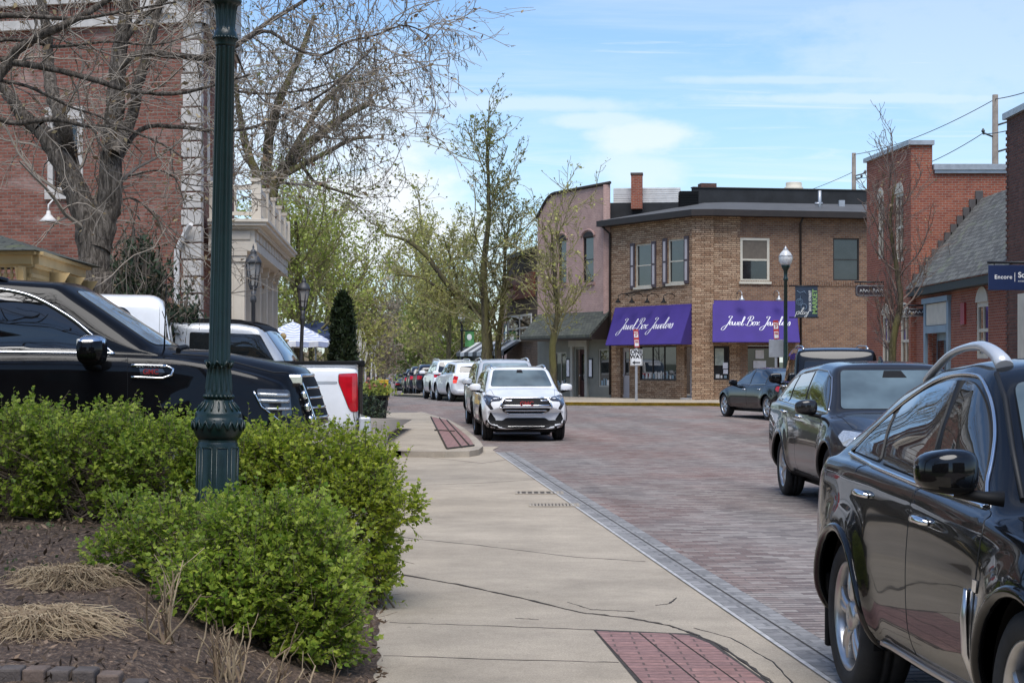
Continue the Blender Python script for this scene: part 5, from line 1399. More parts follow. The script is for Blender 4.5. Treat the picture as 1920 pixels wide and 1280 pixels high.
# --- black crossover parked nearest on the brick street, cut by the frame
def near_crossover():
    st = [(-2.43, .42, .58, .80, .58, .80, .76, .66, .82, .85),
          (-2.38, .34, .74, .90, .62, .87, .95, .70, 1.04, 1.06),
          (-2.24, .30, .82, .95, .66, .91, 1.10, .64, 1.20, 1.24),
          (-1.95, .29, .85, .965, .68, .925, 1.155, .60, 1.36, 1.41),
          (-1.5, .28, .86, .965, .68, .925, 1.15, .595, 1.51, 1.57),
          (-.9, .27, .86, .96, .66, .92, 1.13, .60, 1.61, 1.665),
          (-.42, .27, .86, .955, .66, .92, 1.11, .615, 1.635, 1.69),
          (-.02, .27, .86, .955, .66, .92, 1.095, .62, 1.605, 1.665),
          (.20, .27, .86, .955, .66, .92, 1.085, .63, 1.53, 1.595),
          (1.0, .27, .86, .96, .66, .92, 1.04, .76, 1.07, 1.11),
          (1.5, .27, .86, .962, .66, .91, .99, .78, 1.03, 1.075),
          (2.0, .27, .84, .95, .62, .88, .86, .74, .93, .98),
          (2.28, .26, .78, .91, .55, .84, .74, .70, .80, .84),
          (2.40, .27, .68, .86, .50, .80, .62, .64, .67, .70),
          (2.43, .30, .60, .80, .45, .74, .50, .58, .54, .56)]
    qx = lambda x: x - .27 * min(1, max(0, (x + .2) / .9))      # short nose ahead of the door pillar
    Q = lambda pts: [(qx(p[0]), *p[1:]) for p in pts]
    st = Q(st); fa, ra, R, Ra = qx(1.50), -1.385, .388, .435
    spl = resample([(-1.64, 1.205), (-1.46, 1.325), (-1.25, 1.44), (-1.0, 1.525), (-.72, 1.585), (-.40, 1.605), (-.12, 1.585), (.14, 1.51), (.40, 1.385), (.63, 1.235), (.82, 1.085)], 70); spl[:, 0] = [qx(x) for x in spl[:, 0]]
    tz = lambda x: float(np.interp(x, spl[:, 0], spl[:, 1])) - .028
    tops = lambda a, c, n=9: [(x, tz(x)) for x in np.linspace(a, c, n)]
    g = [[(qx(.74), 1.108)] + tops(qx(.71), -.31, 12) + [(-.18, 1.13)],
         [(-.27, 1.135)] + tops(-.40, -1.18, 10) + [(-1.02, 1.175)],
         [(-1.09, 1.18)] + tops(-1.25, -1.56, 5) + [(-1.58, 1.205)]]
    bl = lambda x: 1.135 - .035 * x
    d = [(Q([(1.02, 1.03), (1.0, .62), (1.02, .40), (-.24, .37), (-.225, .7), (-.20, bl(-.2) - .022), (.9, 1.075)]), (-.02, .985)),
         ([(-.215, bl(-.2) - .022), (-.238, .7), (-.255, .37), (-.86, .37)] + arc(ra, R, Ra + .055, 0, 66, 9) + [(-1.13, .92), (-1.17, 1.0), (-1.22, bl(-1.2) - .02)], (-1.00, 1.03))]
    chrome_top = [tuple(p) for p in spl]
    sp = dict(st=st, wheels=[(fa, R), (ra, R)], Ra=Ra, paint='black', glass=g, doors=d, sg='glass', bowf=.42, bowr=.40, sig=.055, nx=230, flare=.030,
              ws=[(-.70, 1.14), (-.57, 1.575), (.57, 1.575), (.70, 1.14)], rw=[(-.52, 1.26), (-.46, 1.46), (.46, 1.46), (.52, 1.26)],
              tyre=(R, .265, .270, 5, 'twin'), mirror=(.67, 1.045, 1.235), mirrorm='black', msc=(1.15, .95, 1.0),
              trim=[(chrome_top, .0095, 'chrome'), ([(-1.63, 1.19), (-1.1, 1.155), (-.3, 1.118), (.35, 1.09), (.55, 1.08)], .012, 'chrome'),
                    ([(-.82, .345), (-.2, .325), (.70, .325)], .019, 'satin')],
              headlights=[(Q([(1.75, .90), (2.1, .84), (2.24, .72), (2.05, .70), (1.85, .78)]), 'lamp', 'S')],
              taillights=[([(-2.34, .96), (-2.10, 1.035), (-1.99, 1.03), (-2.08, .93), (-2.34, .86)], 'red', 'S')],
              lip='black', lipr=.026, rim='alloy',
              patches=[('grille', [(-.48, .50), (-.52, .80), (.52, .80), (.48, .50)], 'F', 'plastic', .006)],
              lines=[('hood_seam', [Q([(1.05, .80), (1.5, .80), (2.05, .70), (2.28, .5)]), Q([(1.05, -.80), (1.5, -.80), (2.05, -.70), (2.28, -.5)])], 'T', .004, 'seal')])
    root, b = build_car('crossover', 'glossy black crossover with silver roof rails, chrome wheels and red taillight nearest the sidewalk curb', (2.70, 7.80, 0), heading(.0625, -1), sp)
    for view, sg in (('R', -1), ('L', 1)):
        # tall satin roof rail with swept feet
        mb = MB(); pts = []; rad = []
        for q in np.linspace(0, 1, 26):
            x = -.14 - 1.16 * q; loc, n = b.hit((x, sg * .545), 'T')
            e = max(0, math.sin(math.pi * q ** .8)) ** .75
            pts.append(loc + Vector((0, 0, .004 + .078 * e))); rad.append(.041 - .018 * min(1, q * 2.2))
        mb.tube(pts, rad, 12, flat=.75); mb.build('roof_rail', M['silver'], root, False)
        mb = MB()      # fender side vent blade and badge
        q = [b.hit(p, view)[0] + b.hit(p, view)[1] * .012 for p in ((.66, .775), (.635, .66), (.63, .52), (.655, .38))]
        mb.tube(q, [.016, .030, .032, .014], 10, flat=.35, up=(0, 1, 0)); mb.build('fender_vent', M['satin'], root, False)
        bd = b.patch('badge', [(.775, .775), (.775, .82), (.715, .82), (.715, .775)], view, M['chrome'], root, .005, .03)
        b.patch('fuel_flap', arc(-1.62, .98, .085, 0, 350, 20), view, M['black'], root, .002, .05) if view == 'L' else None
        mb = MB()      # mud flap behind the rear wheel and sill
        mb.box((ra - .47, sg * .60, .17), (ra - .43, sg * .935, .56)); mb.build('mud_flap', M['plastic'], root, False, bevel=.012)
        b.patch('sill_panel', [(.74, .31), (.74, .27), (-.90, .28), (-.90, .335), (-.2, .31)], view, M['plastic'], root, .006, .06)
        mb = MB()
        q = [b.hit(p, view)[0] + b.hit(p, view)[1] * .006 for p in ((-.225, 1.14), (-.355, 1.575))]
        mb.tube(q, .026, 6, flat=.4); mb.build('window_pillar', M['seal'], root, False)
        mb = MB()     # black edge where the windscreen pillar meets the roof
        q = [b.hit(p, 'T')[0] + b.hit(p, 'T')[1] * .002 for p in ((.66, sg * .745), (.38, sg * .69), (.12, sg * .63), (-.08, sg * .60))]
        mb.tube(q, .012, 6); mb.build('pillar_seam', M['seal'], root, False)
    mb = MB()         # reflective sun shade edge / wiper cowl
    mb.tube(b.line([(.79, -.66), (.76, 0), (.79, .66)], 'T', .008), .016, 6); mb.build('wiper_cowl', M['plastic'], root, False)
    return root
near_crossover()

# --- dark grey crossover driving toward the camera behind it
def grey_crossover():
    sp = suv_spec('dkgrey', 4.92, 1.96, 1.70, 2.82, .96, 1.10, .96, .372, 1.075, 1.17, 1.28, 2.05, sg='dglass', roofr=.18, tailslope=.42, wr=.665, dpillar=.30, Ra=.425, nx=190)
    sp['bowf'] = .34; sp['flare'] = .028
    fa, xf, h = sp['fa'], sp['xf'], sp['h']
    sp.update(tyre=(.372, .245, .258, 5, 'vee'), wsm='screen', mirror=(sp['cowl'] - .30, h + .10, 1.165), mirrorm='dkgrey', lip='dkgrey', lipr=.022)
    sp['headlights'] = [([(xf - .68, .93), (xf - .30, .91), (xf - .16, .86), (xf - .14, .79), (xf - .36, .765), (xf - .60, .86)], 'lamp', 'S')]
    sp['taillights'] = [([(sp['xr'] + .05, 1.06), (sp['xr'] + .30, 1.08), (sp['xr'] + .26, .96), (sp['xr'] + .05, .94)], 'red', 'S')]
    tp = [(x, z) for x, z in ((sp['cowl'] - .16, 1.125), (sp['wst'] + .10, 1.50), (sp['wst'] - .15, 1.575), (-.3, 1.60), (-1.0, 1.565), (-1.55, 1.475), (-1.98, 1.24))]
    sp['trim'] = [(tp, .009, 'satin'), ([(sp['cowl'] - .16, 1.105), (0, 1.13), (-1.98, 1.20)], .012, 'chrome')]
    sp['patches'] = [('grille', [(-.55, .58), (-.60, .80), (0, .86), (.60, .80), (.55, .58)], 'F', 'plastic', .008),
                     ('sill_panel', [(sp['fa'] - .48, .34), (sp['fa'] - .48, .28), (sp['ra'] + .48, .28), (sp['ra'] + .48, .34)], 'R', 'plastic', .006)]
    sp['lines'] = [('hood_seam', [[(sp['cowl'] + .02, .80), (xf - .6, .76), (xf - .15, .60)], [(sp['cowl'] + .02, -.80), (xf - .6, -.76), (xf - .15, -.60)]], 'T', .004, 'seal'),
                   ('grille_bar', [[(-.55, .74), (0, .76), (.55, .74)]], 'F', .02, 'chrome')]
    root, b = build_car('crossover', 'dark grey crossover with lit headlamps driving behind the nearest black crossover', (4.43, 21.75, 0), heading(.035, -1), sp)
    for sg in (1, -1):
        mb = MB()
        for k in range(4):
            p, n = b.hit((xf - .30 + .045 * k, .842 + .004 * k), 'R' if sg < 0 else 'L'); mb.sphere(p + n * .004, .022, 10, 6)
        mb.build('lamp_unit', M['drl'], root, False)
    mb = MB(); loc, n = b.hit((sp['wst'] - .5, 0), 'T'); mb.prism([loc + Vector(p) for p in ((.07, 0, 0), (-.07, 0, 0), (-.06, 0, .06), (-.03, 0, .06))], (0, .03, 0)); mb.build('roof_antenna', M['dkgrey'], root, False)
    b.patch('camera_housing', [(-.14, 1.50), (-.10, 1.575), (.10, 1.575), (.14, 1.50)], 'F', M['plastic'], root, .011, .05)
    return root
grey_crossover()

# --- white compact SUV facing the camera
def white_suv():
    sp = suv_spec('white', 4.63, 1.84, 1.63, 2.725, .95, 1.13, .985, .362, 1.05, 1.13, 1.17, 1.92, roofr=.08, wr=.71, nx=190)
    xf, h = sp['xf'], sp['h']
    sp.update(bowf=.34, tyre=(.362, .235, .25, 5, 'twin'), wsm='screen', ws=[(-.74 * h, 1.18), (-.625 * h, 1.535), (.625 * h, 1.535), (.74 * h, 1.18)])
    sp['rail'] = dict(x0=.35, x1=-1.75, y=.60, h=.055, r=.02, m='satin')
    sp['headlights'] = [([(.50, .935), (.80, 1.0), (.875, .985), (.875, .92), (.845, .80), (.76, .685), (.70, .70), (.76, .80), (.74, .86), (.56, .875)], 'lampd', 'F')]
    sp['taillights'] = [([(sp['xr'] + .04, 1.04), (sp['xr'] + .3, 1.05), (sp['xr'] + .26, .88), (sp['xr'] + .04, .86)], 'red', 'S')]
    sp['lip'] = 'plastic'
    gr = [(-.56, .75), (-.48, .91), (-.40, .935), (.40, .935), (.48, .91), (.56, .75), (.49, .66), (.36, .595), (-.36, .595), (-.49, .66)]
    sp['patches'] = [('grille', gr, 'F', 'plastic', .010),
                     ('lower_bumper', [(-.86, .46), (-.50, .45), (-.42, .505), (.42, .505), (.50, .45), (.86, .46), (.84, .21), (-.84, .21)], 'F', 'plastic', .008),
                     ('fog_slot', [(.76, .64), (.82, .47), (.64, .46)], 'F', 'plastic', .008), ('fog_slot', [(-.76, .64), (-.82, .47), (-.64, .46)], 'F', 'plastic', .008),
                     ('skid_plate', [(-.40, .325), (.40, .325), (.38, .30), (-.38, .30)], 'F', 'satin', .014),
                     ('sill_panel', [(sp['fa'] - .46, .40), (sp['fa'] - .46, .28), (sp['ra'] + .46, .28), (sp['ra'] + .46, .40)], 'R', 'plastic', .008),
                     ('sill_panel', [(sp['fa'] - .46, .40), (sp['fa'] - .46, .28), (sp['ra'] + .46, .28), (sp['ra'] + .46, .40)], 'L', 'plastic', .008)]
    sp['lines'] = [('grille_bar', [[(-.47, .875), (-.30, .875)], [(.30, .875), (.47, .875)], [(-.51, .775), (.51, .775)], [(-.46, .675), (.46, .675)]], 'F', .021, 'chrome'),
                   ('grille_frame', [gr + gr[:1]], 'F', .017, 'chrome'),
                   ('hood_seam', [[(sp['cowl'] + .05, .72), (xf - .5, .66), (xf - .12, .50)], [(sp['cowl'] + .05, -.72), (xf - .5, -.66), (xf - .12, -.50)]], 'T', .0035, 'seal'),
                   ('lamp_trim', [[(.52, .925), (.80, .985), (.86, .96)], [(-.52, .925), (-.80, .985), (-.86, .96)]], 'F', .010, 'chrome')]
    root, b = build_car('compact_suv', 'white compact SUV with wide chrome grille facing us at the curb bulb', (.12, 41.25, 0), heading(.085, -1), sp, None)
    loc, n = b.hit((0, .815), 'F'); text_mesh('GMC', .135, M['badge'], root, None, loc + Vector((.035, 0, 0)), (0, 1, 0), (0, 0, 1), .006, bold=.004)
    b.patch('mirror_mount', [(-.07, 1.47), (-.05, 1.535), (.05, 1.535), (.07, 1.47)], 'F', M['plastic'], root, .012, .05)
    return root
white_suv()

# --- grey SUV queued right behind the white one
sp = suv_spec('silver', 4.75, 1.86, 1.76, 2.80, .95, 1.14, 1.0, .37, 1.07, 1.14, 1.17, 1.95, roofr=.06)
sp['rail'] = dict(x0=.4, x1=-1.9, y=.62, h=.06, r=.022, m='silver'); sp['nx'] = 120
sp['headlights'] = [([(.45, .90), (.85, .96), (.85, .82), (.5, .80)], 'lamp', 'F')]; sp['lip'] = 'plastic'; sp['wsm'] = 'screen3'
sp['taillights'] = [([(sp['xr'] + .04, 1.04), (sp['xr'] + .3, 1.05), (sp['xr'] + .26, .88), (sp['xr'] + .04, .86)], 'red', 'S')]
sp['patches'] = [('grille', [(-.5, .62), (-.55, .88), (.55, .88), (.5, .62)], 'F', 'plastic', .008)]
build_car('family_suv', 'silver grey SUV with roof rails parked directly behind the white compact SUV', (-.22, 47.9, gz(48)), heading(.09, -1), sp)

# --- black full-size SUV behind the hedge on the left
def big_black_suv():
    L, W, H = 5.33, 2.06, 1.92
    sp = suv_spec('black_soft', L, W, H, 3.07, .99, 1.335, 1.215, .40, 1.27, 1.30, 1.235, 2.05, roofr=.03, wr=.74, tailslope=.18, Ra=.465, nx=200)
    xf, h = sp['xf'], sp['h']
    sp.update(bowf=.36, tyre=(.40, .275, .28, 6, 'twin'), wsm='screen3', wsb=(.1, 1.75, .22), mirror=(.80, h + .17, 1.325), msc=(1.45, 1.15, 1.35), mcap=True,
              ws=[(-.74 * h, 1.37), (-.64 * h, 1.80), (.64 * h, 1.80), (.74 * h, 1.37)])
    sp['glass'][0] = [tuple(q) for q in resample([(.90, 1.315), (.76, 1.43), (.56, 1.585), (.29, 1.735), (0, 1.795), (-.22, 1.81)], 14)] + [(-.22, 1.325)]
    sp['glass'][1] = [(-.32, 1.325), (-.32, 1.81), (-1.2, 1.80), (-1.2, 1.33)]
    sp['glass'][2] = [(-1.3, 1.33), (-1.3, 1.80), (-2.25, 1.77), (-2.35, 1.36)]
    sp['doors'][0] = ([(1.06, 1.28), (1.06, .60), (1.0, .36), (-.27, .36), (-.27, 1.30)], (-.08, 1.165))
    sp['doors'][1] = ([(-.285, 1.30), (-.285, .36), (-.75, .36)] + arc(sp['ra'], .40, .52, 10, 66, 7) + [(-1.25, 1.31)], (-1.05, 1.18))
    sp['trim'] = [([tuple(q) for q in resample([(.95, 1.29), (.78, 1.44), (.58, 1.60), (.30, 1.752), (0, 1.812), (-.4, 1.83), (-1.2, 1.83), (-2.3, 1.79)], 40)], .012, 'chrome'), ([(.95, 1.295), (-.27, 1.31), (-2.4, 1.33)], .014, 'chrome')]
    sp['headlights'] = [([(2.06, 1.02), (2.32, 1.01), (2.34, .80), (2.22, .80), (2.08, .92)], 'lampd', 'S')]
    sp['patches'] = [('grille', [(-.66, .70), (-.70, 1.12), (.70, 1.12), (.66, .70)], 'F', 'plastic', .010)]
    sp['lines'] = [('grille_bar', [[(-.66, z), (.66, z)] for z in (.78, .86, .94, 1.02)], 'F', .010, 'chrome'),
                   ('grille_frame', [[(-.66, .70), (-.72, 1.12), (.72, 1.12), (.66, .70), (-.66, .70)]], 'F', .014, 'chrome'),
                   ('hood_seam', [[(1.40, .86), (2.2, .84), (2.45, .74)], [(1.40, -.86), (2.2, -.84), (2.45, -.74)]], 'T', .006, 'seal')]
    sp['rail'] = dict(x0=.1, x1=-2.2, y=.70, h=.05, r=.02, m='black')
    root, b = build_car('full_size_suv', 'glossy black full-size SUV with chrome mirror caps nosed in behind the low hedge', (-4.20, 15.10, .44), heading(1, .13), sp)
    for view, sg in (('R', -1), ('L', 1)):
        mb = MB(); b.strip(mb, [(2.07, .975), (2.31, .965)], view, .016, .012); b.strip(mb, [(2.08, .925), (2.31, .92)], view, .016, .012); b.strip(mb, [(2.13, .86), (2.32, .86)], view, .012, .012)
        mb.build('lamp_bar', M['lamp'], root, False)
        mb = MB(); b.strip(mb, [(2.04, 1.0), (2.10, .88), (2.24, .77)], view, .010, .008); mb.build('lamp_trim', M['chrome'], root, False)
        v = [(1.09, 1.205), (1.36, 1.20), (1.415, 1.175), (1.40, 1.13), (1.33, 1.105), (1.09, 1.115)]
        mb = MB(); b.strip(mb, v[:3] + v[3:], view, .011, .008); b.strip(mb, [v[0], v[1]], view, .013, .010)
        vt = mb.build('fender_vent', M['chrome'], root, False)
        b.patch('badge_plate', [(1.15, 1.185), (1.33, 1.18), (1.35, 1.15), (1.31, 1.13), (1.16, 1.135)], view, M['lampd'], root, .006, .04)
        if view == 'R':
            loc, n = b.hit((1.24, 1.155), 'R'); text_mesh('GMC', .055, M['badge'], root, None, loc + Vector((0, -.012, 0)), (1, 0, 0), (0, 0, 1), .002, bold=.001)
        mb = MB()       # turn signal lens on the mirror
        mb.box((.70, sg * (h + .20), 1.30), (.735, sg * (h + .29), 1.41)); mb.build('mirror_lamp', M['wlens'], root, False, bevel=.01)
        mb = MB()       # chrome block at the corner of the grille
        for z0, z1 in ((.73, .80), (.83, .90), (.93, 1.0)):
            p, n = b.hit((sg * .72, (z0 + z1) / 2), 'F'); mb.box((p.x - .03, p.y - .07, z0), (p.x + .02, p.y + .05, z1))
        p, n = b.hit((sg * .72, 1.08), 'F'); mb.box((p.x - .10, p.y - .10, 1.045), (p.x + .025, p.y + .05, 1.135))
        mb.build('grille_corner', M['chrome'], root, False, bevel=.02)
    mb = MB(); loc, n = b.hit((1.33, -.78), 'T'); mb.tube([loc, loc + Vector((.02, 0, .62))], [.007, .003], 6); mb.build('antenna', M['plastic'], root, False)
    mb = MB(); mb.tube(b.line([(1.44, -.80), (1.46, -.3), (1.46, .3), (1.44, .8)], 'T', .012), .02, 6); mb.build('wiper', M['plastic'], root, False)
    mb = MB(); loc, n = b.hit((-.15, 0), 'T'); mb.prism([loc + Vector(p) for p in ((.10, -.025, 0), (-.13, -.025, 0), (-.11, -.02, .085), (-.03, -.02, .08))], (0, .05, 0)); mb.build('roof_fin', M['plastic'], root, False)
    return root
big_black_suv()

# --- white pickup backed in behind it: boxy cab, covered bed
def pickup():
    L, W = 5.95, 2.03; h = W / 2; xr, xf = -L / 2, L / 2; R = .41
    c = lambda x, zb, wm, zbelt, wr, zre, zr: (x, zb, .88 * wm, wm, .75, .975 * wm, zbelt, wr, zre, zr)
    st = [c(xr, .62, h * .94, 1.20, .93, 1.26, 1.27), c(xr + .03, .50, h * .985, 1.22, .96, 1.275, 1.285), c(xr + .2, .46, h, 1.23, .965, 1.28, 1.29), c(-.98, .44, h, 1.23, .965, 1.28, 1.29),
          c(-.92, .44, h, 1.23, .955, 1.30, 1.33), c(-.86, .42, h, 1.26, .82, 1.90, 1.98), c(-.72, .42, h, 1.27, .80, 1.97, 2.05), c(.1, .40, h, 1.27, .80, 1.985, 2.06), c(.85, .40, h, 1.25, .80, 1.93, 2.02),
          c(1.35, .40, h, 1.22, .88, 1.27, 1.32), c(1.6, .40, h, 1.18, .90, 1.22, 1.29), c(2.7, .42, h * .98, 1.08, .84, 1.14, 1.18), c(2.9, .40, h * .95, .92, .84, .98, 1.02), c(xf, .45, h * .9, .62, .80, .70, .72)]
    sp = dict(st=st, wheels=[(2.02, R), (-1.72, R)], Ra=.47, paint='white', doors=[([(.95, 1.24), (.95, .55), (-.02, .55), (-.02, 1.24)], (.1, 1.12)), ([(-.04, 1.24), (-.04, .55), (-.78, .55), (-.79, 1.90), (-.70, 1.96), (-.5, 1.97), (-.06, 1.97)], (-.68, 1.12))],
              glass=[[(1.15, 1.29), (.80, 1.86), (.06, 1.91), (.05, 1.29)], [(-.10, 1.29), (-.10, 1.90), (-.42, 1.89), (-.50, 1.80), (-.50, 1.40), (-.42, 1.29)]], gcr=.07,
              ws=[(-.80, 1.34), (-.70, 1.92), (.70, 1.92), (.80, 1.34)], rw=[(-.70, 1.40), (-.68, 1.88), (.68, 1.88), (.70, 1.40)], sig=.03, bowr=.05, bowf=.2, flare=.02,
              tyre=(R, .27, .26, 6, 'plain'), mirror=(1.05, h + .17, 1.40), msc=(1, 1.1, 1.6),
              taillights=[([(xr + .01, 1.18), (xr + .26, 1.17), (xr + .26, 1.08), (xr + .15, .80), (xr + .12, .76), (xr + .01, .76)], 'red', 'S')],
              patches=[('bed_cover', [(xr + .03, -.90), (xr + .03, .90), (-.95, .90), (-.95, -.90)], 'T', 'plastic', .02),
                       ('bed_gap', [(xr + 2.02, .55), (xr + 2.02, 1.27), (xr + 2.035, 1.27), (xr + 2.035, .55)], 'L', 'seal', .002), ('bed_crease', [(xr + .28, 1.085), (xr + 2.0, 1.085), (xr + 2.0, 1.07), (xr + .28, 1.07)], 'L', 'silver', .006),
                       ('rear_seal', [(xr + 2.07, 1.36), (xr + 2.07, 1.92), (xr + 2.10, 1.92), (xr + 2.12, 1.36)], 'L', 'seal', .004)])
    root, b = build_car('pickup_truck', 'white crew-cab pickup with a big red taillight backed in behind the black SUV', (-4.74, 20.35, .38), heading(-1, -.17), sp)
    mb = MB()
    for sg in (1, -1):
        b.patch('reverse_lamp', [(xr + .01, .75), (xr + .10, .75), (xr + .085, .66), (xr + .02, .65)], 'L' if sg > 0 else 'R', M['wlens'], root, .009, .05)
    mb.box((xr - .10, -.95, .52), (xr + .03, .95, .70)); mb.build('rear_bumper', M['silver'], root, False, bevel=.02)
    mb = MB(); mb.box((-.93, -.99, 1.275), (xr + .0, -.955, 1.315)); mb.box((-.93, .99, 1.275), (xr + .0, .955, 1.315)); mb.box((xr - .03, -.99, 1.25), (xr + .02, .99, 1.32)); mb.build('bed_rail', M['plastic'], root, False, bevel=.01)
pickup()

# --- silver SUV with black roof, third row in the lot
sp = suv_spec('silver', 5.25, 2.0, 1.93, 3.0, .95, 1.25, 1.12, .39, 1.22, 1.24, 1.25, 2.0, roofr=.06, tailslope=.42, wr=.76, sg='glass')
sp['glass'][2] = [(-1.05, 1.27), (-1.05, 1.74), (-2.10, 1.70), (-2.33, 1.30)]
sp['glass'][1] = [(-.10, 1.26), (-.10, 1.75), (-.82, 1.74), (-.82, 1.26)]
sp['patches'] = [('roof_panel', [(.55, -.66), (.55, .66), (-2.15, .66), (-2.15, -.66)], 'T', 'plastic', .012)]
sp['taillights'] = [([(sp['xr'] + .05, 1.2), (sp['xr'] + .24, 1.22), (sp['xr'] + .2, .85), (sp['xr'] + .04, .85)], 'red', 'S')]
sp['rail'] = dict(x0=.5, x1=-2.1, y=.68, h=.05, r=.022, m='plastic'); sp['nx'] = 120
build_car('lot_suv', 'silver SUV with black roof parked beyond the white pickup bed', (-5.85, 28.1, .40), heading(-1, .04), sp)

# --- black sedan and black SUV leaving on the right
st = [(-2.535, .45, .66, .80, .60, .78, .80, .66, .86, .88), (-2.48, .36, .78, .90, .62, .86, .95, .70, 1.0, 1.02), (-2.3, .30, .84, .94, .62, .88, .98, .70, 1.06, 1.08), (-1.75, .27, .86, .95, .62, .88, .97, .70, 1.07, 1.10),
      (-1.15, .26, .86, .95, .62, .88, .96, .60, 1.29, 1.33), (-.6, .25, .86, .95, .62, .89, .95, .58, 1.40, 1.46), (.1, .25, .86, .95, .62, .89, .94, .58, 1.42, 1.48), (.55, .25, .86, .95, .62, .89, .93, .60, 1.34, 1.42),
      (1.25, .25, .86, .95, .62, .89, .92, .74, .97, 1.0), (1.6, .25, .86, .95, .62, .88, .88, .76, .95, .97), (2.2, .26, .84, .93, .58, .86, .78, .72, .84, .86), (2.45, .27, .78, .88, .5, .82, .66, .68, .70, .73), (2.535, .30, .66, .8, .45, .76, .5, .6, .56, .58)]
sedan = dict(st=st, wheels=[(1.685, .345), (-1.525, .345)], Ra=.39, paint='black', sg='dglass', bowr=.30, bowf=.4, nx=140,
             glass=[[(1.02, .985), (.52, 1.32), (.05, 1.385), (-.05, 1.385), (-.05, .99)], [(-.13, .99), (-.13, 1.385), (-.7, 1.365), (-1.12, 1.22), (-1.16, 1.02)]],
             doors=[([(1.12, .95), (1.12, .36), (-.08, .36), (-.08, .965)], (.1, .84)), ([(-.10, .965), (-.10, .36), (-1.02, .36)] + arc(-1.525, .345, .45, 5, 60, 6) + [(-1.2, .96)], (-1.0, .85))],
             trim=[([(1.02, .97), (-.1, .975), (-1.2, 1.0)], .010, 'chrome')],
             ws=[(-.66, 1.03), (-.55, 1.37), (.55, 1.37), (.66, 1.03)], rw=[(-.62, 1.11), (-.52, 1.35), (.52, 1.35), (.62, 1.11)], rwm='screen',
             tyre=(.345, .245, .25, 7, 'twin'), mirror=(.75, 1.02, 1.03), headlights=[([(2.0, .76), (2.3, .72), (2.33, .62), (2.05, .66)], 'lamp', 'S')],
             taillights=[([(-2.46, .93), (-2.18, .945), (-2.12, .86), (-2.22, .80), (-2.46, .80)], 'red', 'S'), ([(.45, .94), (.80, .95), (.80, .81), (.45, .81)], 'red', 'B')])
build_car('sedan', 'black sedan with bright alloy wheels turning by the yellow curb', (7.72, 53.25, .10), heading(-.263, .965), sedan)
sp = suv_spec('black', 5.2, 2.06, 2.02, 2.95, .95, 1.22, 1.08, .40, 1.2, 1.22, 1.3, 2.1, roofr=.04, tailslope=.20, wr=.78)
sp['taillights'] = [([(.78, 1.22), (.96, 1.20), (.96, .78), (.82, .78)], 'red', 'B')]; sp['nx'] = 120
sp['rw'] = [(-.74, 1.24), (-.69, 1.70), (.69, 1.70), (.74, 1.24)]
sp['rail'] = dict(x0=.5, x1=-2.1, y=.70, h=.05, r=.02, m='satin'); sp['msc'] = (1.2, 1.2, 1.4)
build_car('large_suv', 'black SUV seen from behind, between the black sedan and the dark grey crossover', (7.30, 42.0, .04), heading(.085, 1), sp)

# --- cars parked up the street
sp = suv_spec('white', 4.95, 1.96, 1.76, 2.9, .95, 1.12, 1.0, .38, 1.08, 1.14, 1.25, 2.0, roofr=.05, tailslope=.16, fine=False, nx=90)
sp['taillights'] = [([(.52, 1.12), (.93, 1.14), (.93, .98), (.6, .98)], 'red', 'B')]; sp['lip'] = 'plastic'
sp['rail'] = dict(x0=.4, x1=-2.0, y=.66, h=.06, r=.022, m='silver'); sp['rw'] = [(-.76, 1.19), (-.66, 1.62), (.66, 1.62), (.76, 1.19)]
rowgrp = 'cars parked along the far curb'
p = Wp(846, 684, 77.5)
build_car('family_suv', 'white SUV with roof rails and dark red taillights parked up the street', (p.x - .18, p.y + 2.45, gz(79)), heading(-.16, 1), sp, rowgrp)
sp = suv_spec('white', 4.6, 1.86, 1.66, 2.7, .92, 1.08, .97, .36, 1.06, 1.14, 1.2, 1.9, roofr=.12, tailslope=.28, fine=False, nx=90)
sp['taillights'] = [([(.70, 1.02), (.86, 1.06), (.90, .92), (.74, .90)], 'red', 'B'), ([(.74, .89), (.90, .90), (.90, .76), (.78, .77)], 'brake', 'B')]; sp['lip'] = 'plastic'
p = Wp(893, 684, 73)
build_car('compact_suv', 'white SUV with a glowing brake light just left of the silver grey SUV', (p.x - .55, p.y + 2.2, gz(75)), heading(-.24, 1), sp, rowgrp)
sp = suv_spec('darkblue', 4.6, 1.86, 1.66, 2.7, .92, 1.08, .97, .36, 1.06, 1.12, 1.2, 1.9, roofr=.12, tailslope=.28, fine=False, nx=70)
sp['taillights'] = [([(.60, 1.02), (.86, 1.05), (.88, .84), (.66, .86)], 'red', 'B')]
p = Wp(806, 684, 92)
dk, _ = build_car('parked_car', 'dark blue SUV parked just up the street from the two white SUVs', (p.x, p.y + 2.2, gz(92)), heading(-.10, 1), sp, rowgrp)
for px, D, lab in ((790, 104, 'dark car parked second up the street from the two white SUVs'), (778, 117, 'dark car parked last in the curb row, narrowest in view')):
    c = copy_tree(dk); p = Wp(px, 684, D); c.location = (p.x, p.y + 2.2, gz(D)); c['label'] = lab
far = dict(sedan); far.update(doors=[], fine=False, nx=70, trim=[])
p = Wp(757, 684, 190)
fs, _ = build_car('sedan', 'small black sedan driving away far down the brick street', (p.x, p.y, gz(190)), heading(-.07, 1), far)
c = copy_tree(fs); p = Wp(745, 684, 430); c.location = (p.x, p.y, gz(430)); c.rotation_euler.z = heading(.1, -1); c['label'] = 'tiny dark sedan on the distant hill at the end of the street'
c = copy_tree(dk); p = Wp(723, 684, 330); c.location = (p.x, p.y, gz(330)); c.rotation_euler.z = heading(.05, -1); c['label'] = 'tiny dark SUV coming over the far dip left of the distant sedan'; del c['group']
